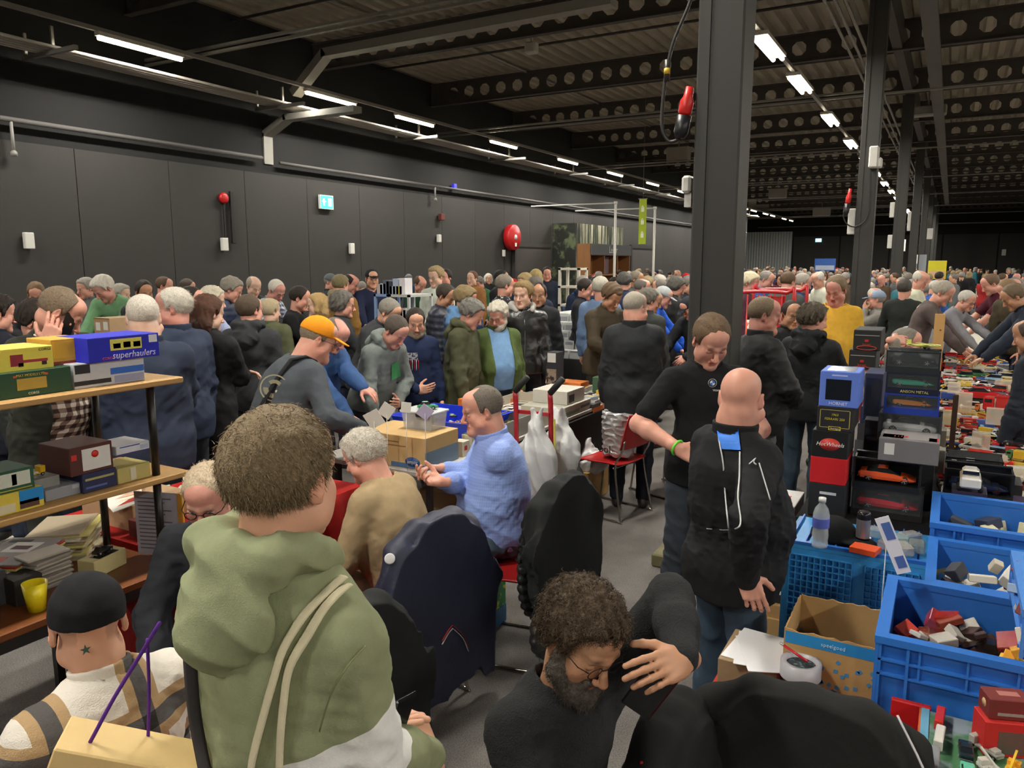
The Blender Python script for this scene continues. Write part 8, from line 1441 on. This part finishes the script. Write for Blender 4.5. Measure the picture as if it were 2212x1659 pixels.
def wband(I, sd, back, r, nm, col):
    h = I['hd'][sd]; e1 = np.cross(h, (0, 0, 1)); e1 /= np.linalg.norm(e1); e2 = np.cross(h, e1); c_ = I['wri'][sd]-h*(back-.03); MB().tube([c_+(e1*math.cos(a)+e2*math.sin(a))*r for a in np.linspace(0, 6.28, 20, endpoint=False)], .006, closed=True, n=6).obj('wristband', mat(nm, col, .5), I['root'])
def phone_obj(I, px, py, d, rot, label):
    o = MB().box((0, 0, 0), (.072, .009, .148), 0, None, .004).obj('mobile_phone', mat('phone_black', '141417', .2), loc=D(px, py, d), rot=rot); return tag(o, label, 'phone')
phone_obj(I, 855, 1575, 1.42, (.25, .2, YAW+1.1), 'dark phone held in both hands by the olive hoodie wearer')
wband(I, 1, .045, .034, 'yellow_band', 'd8b52a')
pb_ = thing('paper_bag', 'flat kraft paper bag with purple cord handles at the bottom left', 'bag', D(235, 1660, 1.22)-[0, 0, .16], YAW+.25)
MB().box((0, 0, .0), (.30, .10, .40), 0, ry3(.38), .003).obj('bag_body', card('cdb078'), pb_); l2 = lambda q: (rz3(-(YAW+.25))@(D(*q)-np.array(pb_.location)))
MB().tube(smooth([l2((190, 1612, 1.2)), l2((245, 1510, 1.2)), l2((300, 1420, 1.2)), l2((345, 1345, 1.18))], 4), .0035, n=6).tube(smooth([l2((318, 1380, 1.25)), l2((322, 1500, 1.26)), l2((318, 1659, 1.27))], 4), .003, n=6).obj('cord_handle', fabric('5c2f8a'), pb_)
I = G['beanie']; 
hb = [c for c in I['root'].children if c.name.startswith('body')][0]; Vb = np.empty(len(hb.data.vertices)*3, np.float32); hb.data.vertices.foreach_get('co', Vb); Ib = dict(I); Ib['garment'] = (Vb.reshape(-1, 3), None)
p_ = onsurf(Ib, 185, 1404); o_ = lp(I, (0, 0, CAM_H)); u_ = (o_-p_)/np.linalg.norm(o_-p_); xx = np.cross((0, 0, 1), u_); xx /= np.linalg.norm(xx); zz_ = np.cross(u_, xx); st5 = [p_+u_*.003+(xx*math.cos(a)+zz_*math.sin(a))*(.013 if k % 2 == 0 else .005) for k, a in enumerate(np.arange(10)*math.pi/5+.4)]
MB().add(st5+[p_+u_*.0035], [(k, (k+1) % 10, 10) for k in range(10)]).obj('star_tattoo', mat('tattoo', '2f4a3a', .7), I['root'])
phone_obj(G['beard'], 1404, 1492, 1.56, (.2, .5, YAW-.3), 'black phone held to the ear by the bearded person'); I = G['phone']; phone_obj(I, 146, 705, 4.22, (.1, .45, YAW+1.2), 'black phone at the ear of the balding person on the left')
I = G['bald']; pip = mat('piping', 'c4c6c8', .4); patch(I, [(1546, 918), (1594, 922), (1600, 972), (1556, 970)], mat('blue_patch', '2a78e0', .6), 'shoulder_patch', .006)
surfstrip(I, [(1549, 912), (1553, 950), (1562, 1000), (1566, 1060), (1570, 1105), (1574, 1142)], .0028, pip, 'piping'); surfstrip(I, [(1598, 975), (1597, 1030), (1594, 1075), (1600, 1125), (1590, 1142), (1560, 1145), (1526, 1142)], .0028, pip, 'piping'); surfstrip(I, [(1556, 956), (1596, 956)], .002, pip, 'piping'); surfstrip(I, [(1640, 1000), (1652, 1040), (1664, 1080)], .0025, pip, 'piping')
surfstrip(I, [(1618, 1002), (1625, 996), (1632, 990), (1628, 998), (1634, 1004)], .004, pip, 'leaping_emblem')
I = G['polo']
def badge(I, px, py, r, parts):
    p = onsurf(I, px, py); o = lp(I, (0, 0, CAM_H)); u = (o-p)/np.linalg.norm(o-p); u[2] *= .3; u /= np.linalg.norm(u); x = np.cross((0, 0, 1), u); x /= np.linalg.norm(x); z = np.cross(u, x); Rb = np.stack([x, z, u], 1)
    for i, (nm, a0, a1, r0, r1, c) in enumerate(parts):
        n = max(3, int((a1-a0)/.3)); V = []; 
        for k in range(n+1): a = a0+(a1-a0)*k/n; V += [p+u*(.006+.0008*i)+Rb@np.array([math.cos(a)*r*q, math.sin(a)*r*q, 0]) for q in (r0, r1)]
        MB().add(V, [(2*k, 2*k+2, 2*k+3, 2*k+1) for k in range(n)]).obj(nm, mat('print', c, .5), I['root'])
    return p, u, x, z
T2 = 2*math.pi; badge(I, 1539, 827, .021, [('badge_ring', 0, T2, .0, 1, 'd8d8da'), ('badge_ring', 0, T2, .62, .92, '1b1c1e'), ('badge_quarter', 0, T2/4, 0, .6, '2f6fc4'), ('badge_quarter', T2/2, T2*.75, 0, .6, '2f6fc4')])
def stext(I, px, py, s, size, col, nm='lettering'):
    p = onsurf(I, px, py); o = lp(I, (0, 0, CAM_H)); u = (o-p)/np.linalg.norm(o-p); t = text(nm, s, size, mat('print', col, .5), I['root'], tuple(p+u*.009)); t.rotation_euler = (math.pi/2-.05, 0, math.atan2(u[0], -u[1])); return t
stext(I, 1552, 843, 'Motorsport', .019, 'd8d8da'); surfstrip(I, [(1556, 833), (1566, 822)], .003, mat('print', '6a3a9a', .5), 'stripe_mark', n=5); surfstrip(I, [(1562, 833), (1572, 822)], .003, mat('print', 'c8302a', .5), 'stripe_mark', n=5)
wband(I, 1, .035, .036, 'green_band', '6fd83a')
I = G['cap']; badge(I, 592, 838, .075, [('back_print', 0, T2, .9, 1, 'a09c80'), ('back_print', .3, 2.2, .35, .62, '8f8c74'), ('back_print', 3, 4.6, .4, .75, '8f8c74'), ('back_print', 5, 5.6, .2, .7, 'c9c4a8')])
I = G['flag']
for k in range(7): surfstrip(I, [(877+4.4*k, 778), (877+4.4*k, 800)], .009, mat('print', ['b02a34', 'd8d4d0'][k % 2], .6), 'printed_stripe', n=5)
patch(I, [(880, 762), (902, 762), (903, 778), (878, 778)], mat('print', 'a8a8b0', .6, kind='two', nscale=60, p=('1b2240', .5, .55)), 'printed_stars', .008, 5)
patch(G['greyhood'], [(846, 788), (860, 780), (866, 812), (846, 822)], mat('print', '3f9a5a', .6), 'green_print', .008, 5)
cr_, cw_ = mat('cuff_red', 'b02a30', .6), mat('cuff_white', 'd8d6d2', .6)
for dy, m_ in ((0, cr_), (7, cw_)):
    surfstrip(dj, [(875, 1432+dy), (890, 1429+dy), (905, 1433+dy)], .005, m_, 'cuff_stripe'); surfstrip(dj, [(955, 1385+dy), (968, 1362+dy), (978, 1350+dy)], .0035, m_, 'hem_stripe'); surfstrip(dj, [(980, 1352+dy), (1000, 1372+dy), (1012, 1400+dy)], .0035, m_, 'hem_stripe')
p_ = onsurf(dj, 842, 1207); o_ = lp(dj, (0, 0, CAM_H)); u_ = (o_-p_)/np.linalg.norm(o_-p_); x_ = np.cross(u_, (0, 0, 1)); x_ /= np.linalg.norm(x_); z_ = np.cross(x_, u_); MB().lathe([(.022, 0), (.022, .004), (.018, .006)], p_+u_*.003, n=20, rot=np.stack([x_, -z_, u_], 1)).obj('badge', mat('badge_white', 'c9c9cc', .4), dj['root'])
I = G['leather']; surfstrip(I, [(1133, 690), (1134, 730), (1133, 780)], .005, mat('steel', 'a8a8a4', .3, metal=.7), 'zip', n=5)
# ---------------------------------------------------------------- the far crowd: a few figures copied, each its own object, every colour its own
def merge(I, mats_by):
    root = I['root']; vs, ps, mi, off, cols = [], [], [], 0, []
    for o in list(root.children_recursive):
        if o.type != 'MESH': continue
        me = o.data; M_ = o.matrix_local if o.parent == root else o.parent.matrix_local@o.matrix_local; n = len(me.vertices); a = np.empty(n*3, np.float32); me.vertices.foreach_get('co', a); a = a.reshape(-1, 3); vs.append(a+np.array(M_.translation))
        nm = o.name.split('.')[0]; k = 0 if nm == 'body' else 1 if nm in ('hair', 'beard') else 3 if nm == 'trousers' else 4 if nm in ('shoe', 'sole') else 5 if nm == 'cap' else 2
        for p in me.polygons: ps.append(tuple(v+off for v in p.vertices)); mi.append(k)
        c = np.ones((n, 4), np.float32)
        if 'Col' in me.color_attributes: b_ = np.empty(n*4, np.float32); me.color_attributes['Col'].data.foreach_get('color', b_); c = b_.reshape(-1, 4)
        cols.append(c); off += n
    V = np.concatenate(vs); me = bpy.data.meshes.new('person'); me.from_pydata(V.tolist(), [], ps)
    for m in (SKIN_M, hairmat('grey'), fabric('2a2c34'), fabric('2c3142'), mat('shoe', '2a2523', .5), fabric('2c3142')): me.materials.append(m)
    me.polygons.foreach_set('material_index', mi); me.polygons.foreach_set('use_smooth', [True]*len(ps)); at = me.color_attributes.new('Col', 'BYTE_COLOR', 'POINT'); at.data.foreach_set('color', np.concatenate(cols).ravel()); me.update()
    for o in list(root.children_recursive): bpy.data.objects.remove(o)
    bpy.data.objects.remove(root); return me
VAR, VFAR = [], []
for i, kw in enumerate([dict(hp=15), dict(hp=30, bend=10, arms=('front', 'front'), hair=('horseshoe', 'grey')), dict(bend=24, hp=16, arms=('table', 'table'), hair=('thick', 'grey')), dict(hp=5, arms=('belly', 'down'), hair=('buzz', 'grey'), fat=.1), dict(hp=24, arms=('hold', 'hold'), hair=('receding', 'grey'), glasses='thin'),
                        dict(hp=10, hair=('curly', 'grey'), top=('parka', '333333')), dict(hp=12, hair=('bob', 'grey'), s=.98), dict(hp=18, bend=8, cap=('cap', '333333'), hair=('short', 'grey'), arms=('front', 'down')), dict(hp=20, hair=('bald', 'grey'), fat=.08, skin='red'), dict(hp=8, hair=('quiff', 'grey'), top=('hoodie', '333333'), hood=True), dict(hp=22, bend=14, hair=('thick', 'grey'), skin='red', fat=.1)]):
    a = dict(hair=('short', 'grey'), top=('jacket', '333333')); a.update(kw); a.setdefault('s', 1.0); VAR.append((merge(person('distant person', 1106, 590, 16, 0, res=1.0, **a), None), a['hair'][0], a.get('cap'))); VFAR.append((merge(person('distant person', 1106, 590, 32, 0, res=1.0, **{**a, 'glasses': None}), None), a['hair'][0], a.get('cap')))
HC = [('grey-haired', '8d8780'), ('white-haired', 'c4beb2'), ('dark-haired', '2a211c'), ('brown-haired', '5a4533'), ('grey-haired', '77716a'), ('fair-haired', '94805e')]
TCc = [('black', '1d1e20'), ('black', '202124'), ('navy', '232c44'), ('navy', '2a3350'), ('charcoal', '35373a'), ('grey', '66686a'), ('olive', '4a4c38'), ('brown', '4b3d30'), ('blue', '3558a0'), ('pale blue', '7f96b8'), ('red', 'a02a2c'), ('burgundy', '55242f'), ('cream', 'b8b4a4'), ('tan', '8f7652'), ('green', '3f6a48'), ('grey', '54575a'), ('teal', '2f6a78'), ('black', '191a1c')]
LOCS = [np.array(v['root'].location)[:2] for v in G.values()]; TB = [((o.location[0], o.location[1]), o) for o in bpy.data.objects if o.name.startswith('table') and o.parent is None]
bpy.context.view_layer.update(); TBX = []
for o in bpy.data.objects:
    if o.parent is None and o.name.startswith(('table', 'trestle', 'roll_cage', 'wooden_shop')):
        c = [(ch.matrix_world@Vector(b_)) for ch in o.children for b_ in ch.bound_box]; TBX.append((min(p[0] for p in c)-.14, max(p[0] for p in c)+.14, min(p[1] for p in c)-.14, max(p[1] for p in c)+.14))
def topx(x, y):
    F = -math.sin(YAW)*x+math.cos(YAW)*y; L_ = math.cos(YAW)*x+math.sin(YAW)*y; return 1106+F_PX*L_/(F*math.cos(PITCH)+.3*math.sin(PITCH))
crowd = []
for (pa, pb, ya, yb, n, zone) in ((1245, 1488, 10.5, 33, 50, 'in back crowd left of column one'), (1592, 1838, 13.5, 60, 76, 'in back crowd between columns one and two'), (1885, 2225, 12.0, 60, 84, 'in back crowd right of column two'), (640, 1180, 8.8, 17, 7, 'by the left wall beyond the white shelf unit')):
    got = 0; tries = 0; z_ = []
    while got < n and tries < 9000:
        tries += 1; y = ya+(yb-ya)*random.random()**1.5; px = random.uniform(pa, pb); k = math.tan(math.atan((px-1106)/F_PX*math.cos(PITCH))-YAW); x = k*y
        if x < -12.0 or any(a-.05 < x < b_+.05 and c < y < d_ for a, b_, c, d_ in TBX) or any((x-q[0])**2+(y-q[1])**2 < (.50+.012*y)**2 for q in LOCS) or abs(x+1.31) < .45 and abs((y-4.87) % 9.2) < .7: continue
        LOCS.append(np.array([x, y])); z_.append((px, x, y)); got += 1
    z_.sort()
    for i, (px, x, y) in enumerate(z_): crowd.append((x, y, i, zone))
used = set()
for (x, y, i, zone) in crowd:
    me, hs, cap_ = random.choice(VAR if y < 19 else VFAR); o = bpy.data.objects.new('person', me); link(o, None, (x, y, 0), random.uniform(0, 6.28), scale=random.uniform(.95, 1.035))
    hn, hc_ = random.choice(HC); tn, tc2 = random.choice(TCc); paint(o, hairmat(hc_), 1); paint(o, fabric(tc2), 2); paint(o, fabric(random.choice(['22242c', '2f3d58', '4a5568', '2a2a2c', '3a3d44'])), 3); cn2, cc = random.choice([('black', '1d1e20'), ('red', 'b0282a'), ('grey', '6a6c6e'), ('navy', '232c44')]); paint(o, fabric(cc), 5)
    hd_ = 'bald' if hs == 'bald' else '%s-capped' % cn2 if cap_ else hn; tag(o, '%s person in %s, %s %s' % (hd_, tn, ordn(i)+' from left' if True else '', zone), 'person', 'people in the far crowd')
